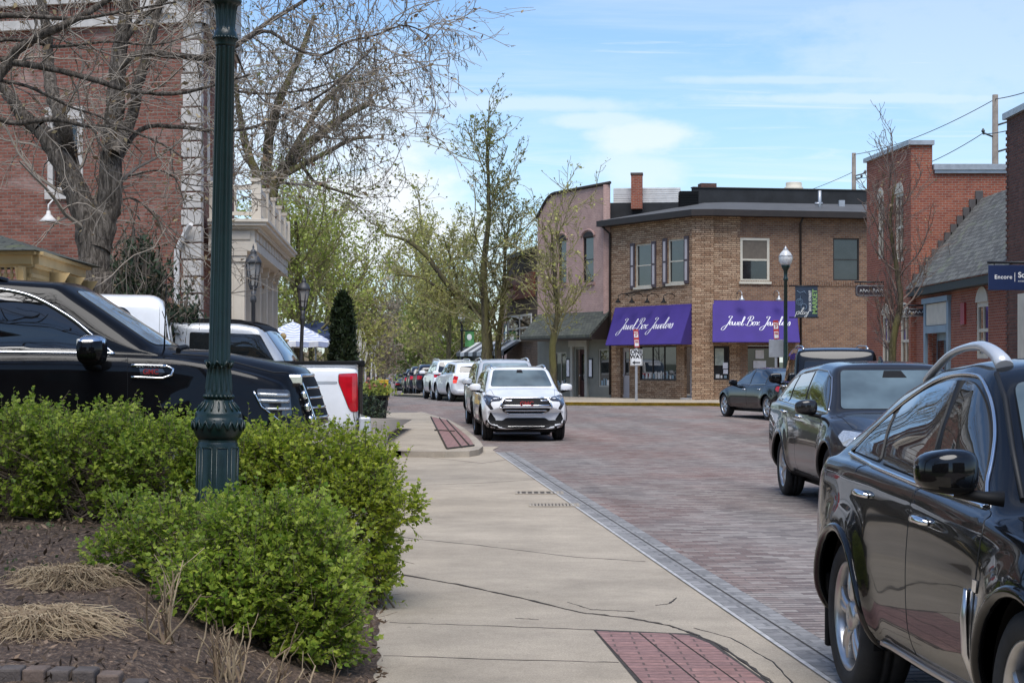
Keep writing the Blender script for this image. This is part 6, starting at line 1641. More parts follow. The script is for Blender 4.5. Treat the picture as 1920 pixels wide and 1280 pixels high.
# ---------------------------------------------------------------- vegetation
def tubes_batch(P, R, sides=4):
    """P (N,K,3) polylines, R (N,K) radii -> verts, quads"""
    N, K, _ = P.shape
    T = np.empty_like(P); T[:, 1:-1] = P[:, 2:] - P[:, :-2]; T[:, 0] = P[:, 1] - P[:, 0]; T[:, -1] = P[:, -1] - P[:, -2]
    T /= np.linalg.norm(T, axis=2, keepdims=True) + 1e-9
    ref = np.where(np.abs(T[:, :1, 2:3]) < .9, np.array([0, 0, 1.0]), np.array([1.0, 0, 0]))
    U = ref - T * (T * ref).sum(2, keepdims=True); U /= np.linalg.norm(U, axis=2, keepdims=True) + 1e-9
    W = np.cross(T, U)
    a = np.arange(sides) * 2 * np.pi / sides
    V = P[:, :, None] + R[:, :, None, None] * (U[:, :, None] * np.cos(a)[None, None, :, None] + W[:, :, None] * np.sin(a)[None, None, :, None])
    b = (np.arange(N)[:, None, None] * K + np.arange(K - 1)[None, :, None]) * sides; j = np.arange(sides); j2 = (j + 1) % sides
    Q = np.stack([b + j, b + j2, b + sides + j2, b + sides + j], 3).reshape(-1, 4)
    return V.reshape(-1, 3), Q
def join(parts):
    Vs, Fs, o = [], [], 0
    for V, Q in parts: Vs.append(V); Fs.append(Q + o); o += len(V)
    return np.concatenate(Vs), np.concatenate(Fs)
def spawn(P, R, m, rg, t0=.25, t1=1.0, ang=45, asd=12, ln=.5, lsd=.25, rr=.5, K=5, wig=.18, lift=.1, absolute=False, tip=.35, bias=None):
    N, K0, _ = P.shape
    t = (np.tile((np.arange(m) + .5) / m, N) + rg.uniform(-.5, .5, N * m) / m) * (t1 - t0) + t0
    src = np.repeat(np.arange(N), m); x = np.clip(t, 0, .999) * (K0 - 1); i = x.astype(int); f = (x - i)[:, None]
    base = P[src, i] * (1 - f) + P[src, i + 1] * f; tan = P[src, i + 1] - P[src, i]; tan /= np.linalg.norm(tan, axis=1)[:, None] + 1e-9
    pr = R[src, i] * (1 - f[:, 0]) + R[src, i + 1] * f[:, 0]
    rnd = rg.normal(size=(N * m, 3)); 
    if bias is not None: rnd += np.array(bias)
    per = rnd - tan * (rnd * tan).sum(1, keepdims=True); per /= np.linalg.norm(per, axis=1)[:, None] + 1e-9
    a = np.radians(ang + asd * rg.normal(size=N * m))[:, None]
    d = np.cos(a) * tan + np.sin(a) * per
    L = np.linalg.norm(np.diff(P, axis=1), axis=2).sum(1)[src]
    ll = (ln if absolute else ln * L * (1.15 - .6 * t)) * np.clip(1 + lsd * rg.normal(size=N * m), .35, 2)
    out = [base]; p = base
    for k in range(K - 1):
        d = d + wig * rg.normal(size=d.shape) + np.array([0, 0, lift]); d /= np.linalg.norm(d, axis=1)[:, None]
        p = p + d * (ll / (K - 1))[:, None]; out.append(p)
    Rn = (pr * rr)[:, None] * np.linspace(1, tip, K)[None]
    return np.stack(out, 1), Rn
def quad_leaves(pos, rg, size, aspect=.7, up=.3, sd=.3):
    n = len(pos); y = rg.normal(size=(n, 3)) + np.array([0, 0, up]); y /= np.linalg.norm(y, axis=1)[:, None]
    r = rg.normal(size=(n, 3)); x = np.cross(y, r); x /= np.linalg.norm(x, axis=1)[:, None] + 1e-9
    s = (size * np.clip(1 + sd * rg.normal(size=n), .4, 2))[:, None]
    V = np.stack([pos - y * s * .1, pos + x * s * aspect * .5 + y * s * .4, pos + y * s, pos - x * s * aspect * .5 + y * s * .4], 1)
    return V.reshape(-1, 3), np.arange(4 * n).reshape(-1, 4)
def along(P, per, rg, t0=.2, jitter=.0):
    N, K, _ = P.shape; t = rg.uniform(t0, .999, N * per) * (K - 1); s = np.repeat(np.arange(N), per); i = t.astype(int); f = (t - i)[:, None]
    p = P[s, i] * (1 - f) + P[s, i + 1] * f
    return p + rg.normal(size=p.shape) * jitter
def stack_paths(paths, K):
    return np.stack([resample(p, K) for p, _, _ in paths]), np.stack([np.linspace(a, b, K) for _, a, b in paths])
def barkmat(name, lo, hi, sc=9.0, moss=None):
    m, n, b = mat(name); v = coords(n, 'Object', scale=(1, 1, .2)); a = noise(n, sc * 3.0, 6, .7, v, .8); s = noise(n, sc * .3, 4, .6, v)
    c = ramp(n, a, [(.38, tuple(x * .4 for x in lo)), (.5, lo), (.66, hi)])
    if moss: c = mix(n, ramp(n, s, [(.42, 0.0), (.6, .8)]), c, moss)
    link(n, c, b.inputs['Base Color']); b.inputs['Roughness'].default_value = .95; b.inputs['Specular IOR Level'].default_value = .2
    bump(n, b, a, .05, 1.0); return m
M['bark'] = barkmat('grey_bark', (.12, .10, .08), (.27, .23, .19))
M['twig'] = simple('grey_twig', (.26, .22, .175), .9, 0, .35, 3)
M['twigdark'] = simple('dark_twig', (.23, .19, .15), .9, 0, .3, 3)
M['twigred'] = simple('red_brown_twig', (.16, .115, .092), .9, 0, .3, 3)
M['barkolive'] = barkmat('olive_bark', (.08, .065, .045), (.17, .14, .09), moss=(.16, .145, .05))
M['twigolive'] = simple('olive_twig', (.23, .20, .09), .9, 0, .35, 3)
M['budtan'] = leafmat('tan_buds', (.16, .09, .05), (.38, .30, .16), .3)
M['budgreen'] = leafmat('green_buds', (.10, .11, .025), (.24, .26, .07), .35)
M['catkin'] = leafmat('catkins', (.07, .06, .045), (.16, .14, .10), .2)
M['spring'] = leafmat('spring_leaves', (.20, .25, .04), (.50, .55, .13), .45)
M['springy'] = leafmat('yellow_spring_leaves', (.30, .30, .07), (.58, .55, .18), .45)
M['midgreen'] = leafmat('mid_green_leaves', (.11, .18, .03), (.32, .40, .08), .4)
M['brownbuds'] = leafmat('brown_buds', (.20, .145, .09), (.42, .34, .21), .35)
M['conifer'] = leafmat('conifer_sprays', (.010, .020, .008), (.035, .055, .018), .12)
M['juniper'] = leafmat('juniper_sprays', (.018, .034, .018), (.07, .10, .05), .15)
M['hedge'] = leafmat('hedge_leaves', (.13, .23, .022), (.46, .54, .075), .5, .5)
M['hedge2'] = leafmat('hedge_leaves_bright', (.17, .26, .02), (.54, .59, .065), .5, .5)
M['stem'] = simple('shrub_stem', (.14, .105, .075), .9, 0, .3, 12)
M['straw'] = leafmat('dry_grass', (.22, .15, .09), (.52, .41, .26), .15, .7)
M['weed'] = leafmat('ground_weeds', (.05, .09, .03), (.14, .20, .07), .3)

def make_tree(name, label, cat, trunks, K, levels, leaf=None, mats=('bark', 'twig', 'budtan'), seed=1, group=None, sides=10, parent_only=None):
    """trunks: list of (points, r0, r1); levels: list of dicts for spawn; the last level carries leaves"""
    rg = np.random.default_rng(seed); root = rootfix(thing(name, label, cat, group=group))
    P, R = stack_paths(trunks, K); Pj = P + rg.normal(size=P.shape) * R[:, :, None] * .10
    V, Q = tubes_batch(Pj, R, sides); fast_mesh('trunk', V, Q, M[mats[0]], root, True)
    parts = []; cur = (P, R); allp = []
    for k, lv in enumerate(levels):
        lv = dict(lv); src = lv.pop('src', None); m = lv.pop('m'); sd = lv.pop('sides', 3); mn = lv.pop('rmin', .004)
        base = (P, R) if src == 'trunk' else (allp[src] if isinstance(src, int) else cur)
        Pn, Rn = spawn(base[0], base[1], m, rg, **lv); Rn = np.maximum(Rn, mn); parts.append(tubes_batch(Pn, Rn, sd)); cur = (Pn, Rn); allp.append(cur)
    V, Q = join(parts); fast_mesh('crown', V, Q, M[mats[1]], root, True)
    if leaf:
        lf = dict(leaf); per = lf.pop('per'); jit = lf.pop('jit', .03); t0 = lf.pop('t0', .2); frac = lf.pop('frac', 1.0); lvl = lf.pop('lvl', [-1])
        pos = np.concatenate([along(allp[i][0], per, rg, t0, jit) for i in lvl])
        if frac < 1: pos = pos[rg.random(len(pos)) < frac]
        V, Q = quad_leaves(pos, rg, **lf); fast_mesh('foliage', V, Q, M[mats[2]], root, False)
    return root, allp

def wp(pts, D, dd=0.0, seed=0):
    r = random.Random(seed); return [tuple(Wp(x, y, D + r.uniform(-dd, dd))) for x, y in pts]
# main tree in front of the hotel: forked trunk, grey bark
D = 24
tr = [([(-5.44, D, .35)] + wp([(178, 560), (178, 500), (172, 440), (160, 400), (140, 350), (115, 300), (92, 262), (72, 240)], D), .30, .15),
      (wp([(180, 470), (192, 420), (205, 380), (208, 320), (214, 240), (218, 160), (226, 90), (238, 20), (250, -70)], D), .24, .10),
      (wp([(142, 352), (132, 300), (118, 240), (100, 180), (92, 120), (88, 60), (70, -40)], D, .3, 2), .17, .08),
      (wp([(72, 240), (40, 215), (10, 170), (-40, 120)], D), .15, .06),
      (wp([(212, 290), (245, 225), (262, 150), (285, 70), (302, -10), (320, -90)], D, .4, 3), .12, .06),
      (wp([(222, 128), (262, 100), (330, 105), (395, 108), (445, 84), (500, 44), (560, 8), (640, -40)], D, .5, 4), .075, .03),
      (wp([(210, 330), (260, 245), (330, 238), (400, 245), (470, 240), (540, 212), (620, 165), (690, 100)], D, .5, 5), .05, .016),
      (wp([(445, 84), (500, 58), (552, 90), (602, 104), (648, 80), (706, 66), (756, 48), (796, 62), (816, 84)], D, .4, 6), .038, .008),
      (wp([(430, 170), (500, 176), (575, 168), (632, 150), (672, 118), (702, 84)], D, .4, 7), .026, .008),
      (wp([(440, 95), (470, 160), (520, 210), (588, 250), (640, 262)], D, .5, 8), .022, .007),
      (wp([(226, 90), (270, 30), (350, -20), (450, -40), (560, -60), (680, -50)], D, .5, 9), .05, .014),
      (wp([(240, 330), (300, 320), (350, 345), (420, 352)], D, .3, 10), .022, .007),
      (wp([(215, 380), (250, 372), (290, 405), (340, 460)], D, .3, 11), .022, .006)]
big, ap = make_tree('bare_tree', 'big grey-barked tree with forked trunk and drooping budding twigs before the brick hotel', 'tree', [(p, a * (.84 if a > .2 else .72), b * .7) for p, a, b in tr], 28,
    [dict(m=10, t0=.25, t1=.98, ang=52, ln=1.2, absolute=True, lsd=.35, rr=.20, K=7, wig=.20, lift=.02, rmin=.009),
     dict(m=6, t0=.2, ang=48, ln=.6, absolute=True, lsd=.35, rr=.5, K=6, wig=.22, lift=-.03, rmin=.0050),
     dict(m=3, t0=.2, ang=45, ln=.30, absolute=True, lsd=.4, rr=.7, K=4, wig=.25, lift=-.05, rmin=.0034)],
    dict(per=3, size=.045, aspect=.55, up=-.2, sd=.5, jit=.015, frac=.45), ('bark', 'twig', 'budtan'), 7, sides=14)
# extra weeping tips with catkins on the right-hand limbs
rg = np.random.default_rng(11)
P, R = stack_paths(tr[5:11], 28)
P1, R1 = spawn(P, R, 14, rg, t0=.35, t1=1, ang=55, ln=.75, absolute=True, lsd=.4, rr=.3, K=7, wig=.16, lift=-.14); R1 = np.maximum(R1, .006)
P2, R2 = spawn(P1, R1, 5, rg, t0=.2, ang=40, ln=.36, absolute=True, lsd=.4, rr=.7, K=5, wig=.14, lift=-.30); R2 = np.maximum(R2, .0036)
V, Q = join([tubes_batch(P1, R1, 3), tubes_batch(P2, R2, 3)]); fast_mesh('weeping_twigs', V, Q, M['twigdark'], big, True)
pos = along(P2, 3, rg, .4, .01); pos = pos[rg.random(len(pos)) < .8]
Pc = np.stack([pos + np.array([0, 0, -.09 * q]) + rg.normal(size=pos.shape) * .006 for q in (0, .33, .66, 1)], 1); Rc = np.tile(np.array([.003, .006, .006, .003]), (len(pos), 1))
V, Q = tubes_batch(Pc, Rc, 3); fast_mesh('catkins', V, Q, M['catkin'], big, True)
# tree just outside the frame on the left: its limbs cross in front
D = 16.5
tr = [([(-5.6, 16.8, .4), (-5.55, 16.7, 2.0), (-5.5, 16.6, 3.6), (-5.3, 16.5, 5.2), (-5.2, 16.5, 7.0)], .26, .10),
      ([(-5.5, 16.6, 3.4)] + wp([(-60, 200), (0, 140), (40, 90), (110, 52), (180, 14), (260, -40)], D, .2, 1), .09, .035),
      ([(-5.5, 16.6, 3.2)] + wp([(-40, 120), (20, 118), (90, 128), (170, 148), (250, 172), (330, 176), (400, 160), (470, 140)], D, .2, 2), .065, .012),
      ([(-5.5, 16.6, 2.9)] + wp([(-50, 236), (30, 232), (100, 224), (160, 236), (225, 240), (300, 268), (350, 300)], D, .2, 3), .05, .010),
      ([(-5.4, 16.6, 4.4)] + wp([(-30, 40), (50, 30), (140, 36), (230, 22), (330, 4)], D, .3, 4), .05, .012),
      ([(-5.5, 16.6, 3.0)] + wp([(-60, 150), (-10, 150), (60, 165), (130, 200), (200, 226), (270, 290)], D, .3, 5), .035, .008),
      ([(-5.4, 16.6, 4.0)] + wp([(-30, 90), (40, 76), (110, 88), (200, 78), (290, 84), (380, 60)], D, .3, 6), .034, .008)]
make_tree('leaning_tree', 'tree beyond the frame edge whose grey limbs reach in across the brick wall', 'tree', [(p, a * .68, b * .7) for p, a, b in tr], 24,
    [dict(m=8, t0=.3, ang=50, ln=.75, absolute=True, lsd=.35, rr=.34, K=7, wig=.2, lift=.04, rmin=.006),
     dict(m=6, t0=.2, ang=45, ln=.36, absolute=True, lsd=.35, rr=.6, K=5, wig=.22, lift=.02, rmin=.0038)],
    dict(per=3, size=.042, aspect=.6, up=.0, sd=.5, jit=.012, frac=.40), ('bark', 'twig', 'budtan'), 21, sides=12)
# tree behind the porch, limbs rising to the right
D = 47
bx = -6.4
tr = [([(bx - .2, D, .2), (bx - .1, D, 3.0)] + wp([(505, 380), (520, 335), (575, 275), (640, 222), (700, 190)], D, .3, 1), .26, .07),
      (wp([(505, 385), (500, 300), (520, 200), (560, 110), (590, 30)], D, .3, 2), .17, .05),
      (wp([(520, 335), (600, 292), (660, 262), (700, 258)], D, .4, 3), .09, .03), (wp([(505, 380), (470, 300), (450, 220), (440, 140)], D, .3, 4), .14, .05),
      (wp([(560, 300), (590, 340), (640, 360), (680, 372)], D, .4, 6), .05, .02), (wp([(540, 300), (600, 200), (660, 140)], D, .4, 9), .10, .04)]
make_tree('budding_tree', 'half-bare budding tree rising behind the porch balustrade with small green tufts', 'tree', tr, 20,
    [dict(m=9, t0=.25, ang=48, ln=1.5, absolute=True, lsd=.35, rr=.3, K=7, wig=.2, lift=.05, rmin=.012),
     dict(m=6, t0=.2, ang=48, ln=.75, absolute=True, lsd=.35, rr=.6, K=5, wig=.22, lift=.03, rmin=.007),
     dict(m=4, t0=.2, ang=48, ln=.38, absolute=True, lsd=.35, rr=.6, K=4, wig=.22, lift=.0, rmin=.005)],
    dict(per=3, size=.065, aspect=.7, up=.2, sd=.4, jit=.04, frac=.75), ('barkolive', 'twigdark', 'budgreen'), 31)
# generic crown for the trees along the street
def street_tree(name, label, px, D, z0, ztop, spread, mats, seed, m1=16, leafsize=.12, per=4, frac=1.0, up=.10, r0=.16, ang=52, group=None, t0=.25, ratio=.42, lean=0.0, jit=.10, lvl3=True, twigmin=.012, m2=7, m3=4):
    x = (px - 960) * D / F; rr = random.Random(seed)
    pts = [(x + lean * q + rr.uniform(-.12, .12) * (q > 0), D + rr.uniform(-.1, .1), z0 + (ztop - z0) * q) for q in np.linspace(0, 1, 7)]
    H = ztop - z0
    lv = [dict(m=m1, t0=t0, t1=.97, ang=ang, ln=spread, absolute=True, lsd=.25, rr=ratio, K=8, wig=.13, lift=up, rmin=twigmin * 1.6),
          dict(m=m2, t0=.15, ang=45, ln=spread * .42, absolute=True, lsd=.35, rr=.55, K=6, wig=.18, lift=up * .8, rmin=twigmin),
          ]
    if lvl3: lv.append(dict(m=m3, t0=.2, ang=45, ln=spread * .2, absolute=True, lsd=.35, rr=.6, K=4, wig=.2, lift=up * .5, rmin=twigmin * .7))
    return make_tree(name, label, 'tree', [(pts, r0, r0 * .18)], 16, lv, dict(per=per, size=leafsize, aspect=.75, up=.3, sd=.4, jit=jit, frac=frac) if leafsize else None, mats, seed, group)
# tall twin-trunked tree up the street, then the two nearer ones
street_tree('tall_street_tree', 'tallest slim olive-brown street tree with nearly bare upswept branches', 906, 86, 0, 12.2, 2.5, ('barkolive', 'twigolive', 'budgreen'), 5, m1=30, leafsize=.10, per=5, frac=.8, up=.09, r0=.26, ang=54, t0=.25, ratio=.32, lean=.2, jit=.05, twigmin=.017)
street_tree('companion_street_tree', 'slightly shorter olive street tree growing just right of the tallest one', 931, 87, 0, 8.8, 2.1, ('barkolive', 'twigolive', 'budgreen'), 6, m1=20, leafsize=.10, per=3, frac=.5, up=.10, r0=.2, ang=50, t0=.25, lean=.6, jit=.05, twigmin=.017)
street_tree('shop_front_tree', 'olive-barked bare tree before the pink building and sage shop front', 1042, 71, .2, 7.0, 2.0, ('barkolive', 'twigolive', 'springy'), 8, m1=24, leafsize=.08, per=4, frac=.6, up=.11, r0=.17, ang=50, t0=.28, ratio=.36, lean=-.1, jit=.04, twigmin=.013)
street_tree('brown_street_tree', 'bare red-brown tree with upright twigs before the tall red brick hall', 1686, 48, .1, 6.5, 1.45, ('barkolive', 'twigred', 'budtan'), 9, m1=27, leafsize=.05, per=2, frac=.25, up=.20, r0=.13, ang=42, t0=.22, ratio=.38, lean=-.15, jit=.03, twigmin=.009)
# leaning bough of the tall tree over the street
make_tree('arching_tree', 'spreading olive street tree whose long bough arches left over the parked cars', 'tree',
    [(wp([(918, 690), (914, 620), (905, 590), (850, 545), (800, 480), (760, 450), (722, 440)], 90, .5, 1), .24, .05), (wp([(905, 590), (870, 560), (830, 545), (790, 520), (745, 515)], 90, .5, 2), .12, .04),
     (wp([(905, 600), (880, 575), (850, 570), (815, 582)], 90, .5, 3), .10, .03), (wp([(910, 610), (935, 560), (970, 530), (1000, 520)], 90, .5, 4), .10, .03), (wp([(910, 620), (945, 600), (985, 590), (1010, 600)], 90, .5, 5), .08, .03), (wp([(860, 550), (850, 500), (830, 440)], 90, .5, 6), .09, .03)], 16,
    [dict(m=9, t0=.25, ang=50, ln=1.4, absolute=True, rr=.32, K=7, wig=.18, lift=.07, rmin=.022), dict(m=7, t0=.15, ang=45, ln=.7, absolute=True, rr=.6, K=5, wig=.2, lift=.05, rmin=.015), dict(m=3, t0=.15, ang=45, ln=.35, absolute=True, rr=.6, K=4, wig=.2, lift=.05, rmin=.011)],
    dict(per=5, size=.11, aspect=.7, up=.3, sd=.4, jit=.08, frac=.8), ('barkolive', 'twigolive', 'springy'), 12)
# leafing trees beyond the hotel, and on down the street
street_tree('green_tree', 'fresh green leafing tree beside the hotel porch', 560, 60, .2, 6.4, 2.3, ('barkolive', 'twigolive', 'spring'), 14, m1=30, leafsize=.085, per=10, frac=.9, r0=.25, jit=.16, t0=.3)
street_tree('green_tree', 'taller green leafing tree left of the narrow clipped evergreen', 612, 66, .2, 6.6, 2.3, ('barkolive', 'twigolive', 'spring'), 15, m1=30, leafsize=.085, per=10, frac=.8, r0=.25, jit=.16, t0=.3)
street_tree('olive_tree', 'thin olive tree with sparse leaves above the patio umbrellas', 585, 63, .2, 4.6, 1.6, ('barkolive', 'twigolive', 'springy'), 16, m1=22, leafsize=.10, per=3, frac=.7, r0=.12, jit=.08, t0=.25)
g1 = 'trees along the far street'
for k, (px, Dd, zt2, sp_, mt, fr, lab) in enumerate((
        (668, 84, 4.6, 1.8, ('barkolive', 'twigolive', 'springy'), .4, 'thin yellow-green tree just right of the narrow evergreen'),
        (692, 110, 4.4, 2.2, ('bark', 'twig', 'brownbuds'), .6, 'small brown budding tree over the pale saplings'),
        (706, 150, 4.6, 3.0, ('bark', 'twig', 'brownbuds'), .5, 'brown bare tree at the narrow left side of the far street'),
        (800, 135, 11.2, 3.4, ('barkolive', 'twigolive', 'springy'), .65, 'tall yellow-green tree left of the arching bough'),
        (770, 170, 11.5, 3.8, ('bark', 'twig', 'budgreen'), .3, 'pale half-bare tree farthest left above the street'),
        (845, 125, 10.0, 3.2, ('barkolive', 'twigolive', 'springy'), .7, 'yellow-green tree directly behind the far lamp post'),
        (785, 160, 5.8, 3.2, ('barkolive', 'twigolive', 'midgreen'), 1.0, 'dense mid-green rounded tree low beside the street'),
        (765, 175, 5.0, 3.0, ('barkolive', 'twigolive', 'midgreen'), 1.0, 'darker green low tree at the street bend'),
        (826, 145, 4.4, 2.8, ('bark', 'twig', 'brownbuds'), .6, 'brown twiggy bush above the white SUVs'),
        (874, 130, 4.2, 2.8, ('barkolive', 'twigolive', 'spring'), .8, 'low green tree right of the banner lamp'),
        (748, 260, 4.2, 4.0, ('bark', 'twig', 'brownbuds'), .5, 'distant brown tree above the far sedan'),
        (722, 300, 3.5, 4.0, ('bark', 'twig', 'brownbuds'), .5, 'distant brown tree at the end of the street'),
        (690, 220, 4.5, 4.0, ('bark', 'twig', 'brownbuds'), .6, 'distant brown tree behind the saplings'))):
    gb = float(gz(Dd)) - .1
    street_tree('street_tree', lab, px, Dd, gb, zt2 * 1.0, sp_, mt, 40 + k, m1=24, leafsize=.07 + Dd * .00075, per=8, frac=fr, r0=.22, jit=.20, t0=.18, group=g1, lvl3=fr > .7 or Dd < 180, twigmin=.012 + Dd * .00007)
rg = np.random.default_rng(77)     # the wood on the far hill reads as one mass
n = 9000; px = rg.uniform(380, 1050, n); Dn = rg.uniform(430, 620, n); gx = (px - 960) * Dn / F
hz = gz(Dn) + rg.random(n) ** .8 * (7 + 3.0 * np.sin(px * .05) + 2 * np.sin(px * .13)); ok = np.abs(px - 733) > 9 + (hz - gz(Dn)) * -.8 * 0
V, Q = quad_leaves(np.stack([gx, Dn, hz], 1)[ok], rg, 1.5, .8, .2, .4); o = fast_mesh('distant_wood', V, Q, M['brownbuds'], None, False); tag(o, kind='stuff')

# --- clipped narrow evergreen
root = rootfix(thing('clipped_evergreen', 'narrow dark clipped evergreen column beside the striped umbrella', 'evergreen'))
rg = np.random.default_rng(3); c = Wp(643, HY, 40); H0, H1 = .3, 3.22; n = 9000
q = rg.random(n) ** .9; a = rg.uniform(0, 2 * np.pi, n); prof = np.interp(q, [0, .1, .5, .8, .93, 1], [.25, .30, .29, .24, .16, .02])
rad = prof * (.72 + .30 * rg.random(n) ** .5) * (1 + .10 * np.sin(a * 5 + q * 21))
pos = np.stack([c.x + rad * np.cos(a), c.y + rad * np.sin(a), H0 + (H1 - H0) * q], 1)
V, Q = quad_leaves(pos, rg, .085, .5, 1.4, .4); fast_mesh('foliage', V, Q, M['conifer'], root)
mb = MB(); mb.tube([(c.x, c.y, .1), (c.x, c.y, 2.9)], [.08, .02], 8); mb.build('trunk', M['bark'], root, False)
# --- junipers by the hotel wall
def juniper(label, px, D, z0, ztop, w, n, seed):
    root = rootfix(thing('juniper_shrub', label, 'shrub')); rg = np.random.default_rng(seed); c = Wp(px, HY, D)
    m = n // 40; b = np.array([c.x, c.y, z0]); a = rg.uniform(0, 2 * np.pi, m); ee = rg.uniform(.2, 1, m)
    tips = b + np.stack([np.cos(a) * w * (.3 + .8 * rg.random(m)) * .8, np.sin(a) * w * .6, (ztop - z0) * (.68 + .36 * rg.random(m)) * (1.02 - .15 * np.abs(np.cos(a)))], 1)
    P = np.stack([b + (tips - b) * t * np.array([1, 1, 1]) + np.array([0, 0, -.1]) * math.sin(t * 3.1) for t in np.linspace(0.1, 1, 6)], 1)
    P1, R1 = spawn(P, np.full(P.shape[:2], .012), 9, rg, t0=.25, ang=32, ln=.35, absolute=True, K=4, wig=.12, lift=.08); 
    V, Q = join([tubes_batch(P, np.full(P.shape[:2], .014), 4), tubes_batch(P1, np.maximum(R1, .006), 3)]); fast_mesh('stems', V, Q, M['twigdark'], root)
    pos = along(P1, 9, rg, .05, .025); V, Q = quad_leaves(pos, rg, .09, .35, 1.0, .4); fast_mesh('foliage', V, Q, M['juniper'], root)
juniper('bushy dark juniper right of the big forked trunk', 262, 27, .5, 3.55, .55, 6000, 4)
juniper('small juniper sprig at the foot of the white corner blocks', 345, 27.5, .6, 2.75, .22, 1500, 5)

# --- leafy shrubs in the planting bed
LT = np.array([(0, 0, 0), (-.40, .22, .03), (-.46, .52, .05), (-.20, .66, .02), (0, 1.0, -.06), (.20, .66, .02), (.46, .52, .05), (.40, .22, .03), (0, .5, -.03)])
LF4 = np.array([(0, 8, 2, 1), (8, 4, 3, 2), (0, 7, 6, 8), (8, 6, 5, 4)])
def lobed(pos, ydir, zdir, size):
    y = ydir / (np.linalg.norm(ydir, axis=1)[:, None] + 1e-9); x = np.cross(y, zdir); x /= np.linalg.norm(x, axis=1)[:, None] + 1e-9; z = np.cross(x, y)
    V = pos[:, None] + size[:, None, None] * (x[:, None] * LT[None, :, 0:1] + y[:, None] * LT[None, :, 1:2] + z[:, None] * LT[None, :, 2:3])
    Fq = LF4[None] + (np.arange(len(pos)) * 9)[:, None, None]
    return V.reshape(-1, 3), Fq.reshape(-1, 4)
def shrub(name, label, cat, blobs, nsprig, leaves, size, m, seed, group=None, base=None, stems=60, inner=.66, floor=True):
    """blobs: (centre, radii, weight); sprigs of lobed leaves over uneven rounded masses"""
    rg = np.random.default_rng(seed); root = rootfix(thing(name, label, cat, group=group))
    w = np.array([b[2] for b in blobs]); w = w / w.sum(); P, N = [], []
    ph = rg.uniform(0, 6, 6)
    for (c, r, _), ww in zip(blobs, w):
        n = int(nsprig * ww); d = rg.normal(size=(n, 3)); d[:, 2] += .25; d /= np.linalg.norm(d, axis=1)[:, None]
        bumpy = 1 + .10 * np.sin(d[:, 0] * 6 + ph[0]) * np.sin(d[:, 2] * 5 + ph[1]) + .07 * np.sin(d[:, 1] * 11 + ph[2] + d[:, 0] * 9) + .06 * rg.normal(size=n)
        e = np.sign(d) * np.abs(d) ** .8
        rr = (inner + (1 - inner) * rg.random(n) ** .55) * bumpy
        P.append(np.array(c) + e * np.array(r) * rr[:, None]); N.append(d)
    P, N = np.concatenate(P), np.concatenate(N)
    if floor:
        zf = bedz(P[:, 0], P[:, 1]); k = P[:, 2] > zf + .03; P, N = P[k], N[k]
    sd = N * .55 + np.array([0, 0, .65]) + rg.normal(size=P.shape) * .35; sd /= np.linalg.norm(sd, axis=1)[:, None]
    L = size * 3.2 * rg.uniform(.6, 1.5, len(P)) * np.where((rg.random(len(P)) < .07) & (N[:, 2] > .3), 1.6, 1)
    SP = np.stack([P + sd * (L * t)[:, None] for t in (0, .5, 1)], 1)
    pos, yd, zd, sz = [], [], [], []
    for k in range(leaves):
        t = (k + .6) / leaves; a = k * 2.4 + rg.uniform(0, 6, len(P)); r = rg.normal(size=P.shape); per = r - sd * (r * sd).sum(1, keepdims=True); per /= np.linalg.norm(per, axis=1)[:, None]
        pos.append(P + sd * (L * t)[:, None]); y = per * (1.0 - .45 * t) + sd * (.35 + .5 * t) + np.array([0, 0, -.12]); yd.append(y)
        z = sd * .8 + np.array([0, 0, .7]) + rg.normal(size=P.shape) * .28; zd.append(z); sz.append(size * rg.uniform(.42, 1.35, len(P)) * (1.1 - .35 * t))
    V, Q = lobed(np.concatenate(pos), np.concatenate(yd), np.concatenate(zd), np.concatenate(sz)); fast_mesh('foliage', V, Q, M[m], root)
    parts = [tubes_batch(SP, np.tile(np.array([.0024, .0018, .001]), (len(P), 1)), 3)]
    if base is not None:
        idx = rg.integers(0, len(P), stems); b0 = np.array(base)[rg.integers(0, len(base), stems)] + rg.normal(size=(stems, 3)) * np.array([.10, .10, 0])
        b0[:, 2] = bedz(b0[:, 0], b0[:, 1]) - .03 if floor else b0[:, 2]
        mid = b0 * .5 + P[idx] * .5 + np.array([0, 0, .08]) + rg.normal(size=(stems, 3)) * .04
        PS = np.stack([resample([b0[k], mid[k], P[idx[k]]], 8) for k in range(stems)]); RS = np.tile(np.linspace(.007, .002, 8), (stems, 1)); parts.append(tubes_batch(PS, RS, 5))
        P1, R1 = spawn(PS, RS, 4, rg, t0=.3, ang=35, ln=.22, absolute=True, K=4, wig=.2, lift=.1); parts.append(tubes_batch(P1, np.maximum(R1, .0014), 3))
    V, Q = join(parts); fast_mesh('stems', V, Q, M['stem'], root, True)
    return root
shrub('leafy_shrub', 'bright green leafy shrub nearest us, spreading low at the sidewalk edge', 'shrub',
      [((-1.30, 9.85, .40), (.42, .46, .47), 1.6), ((-1.47, 9.55, .28), (.36, .34, .38), .9), ((-1.80, 10.2, .53), (.34, .38, .30), .55), ((-2.16, 10.2, .50), (.20, .25, .18), .16), ((-1.06, 9.6, .24), (.22, .30, .34), .6), ((-2.2, 10.4, .74), (.12, .15, .12), .05)],
      5000, 7, .037, 'hedge', 2, None, [(-1.30, 9.95, 0), (-1.25, 10.0, 0), (-1.45, 9.9, 0)], 110, .62)
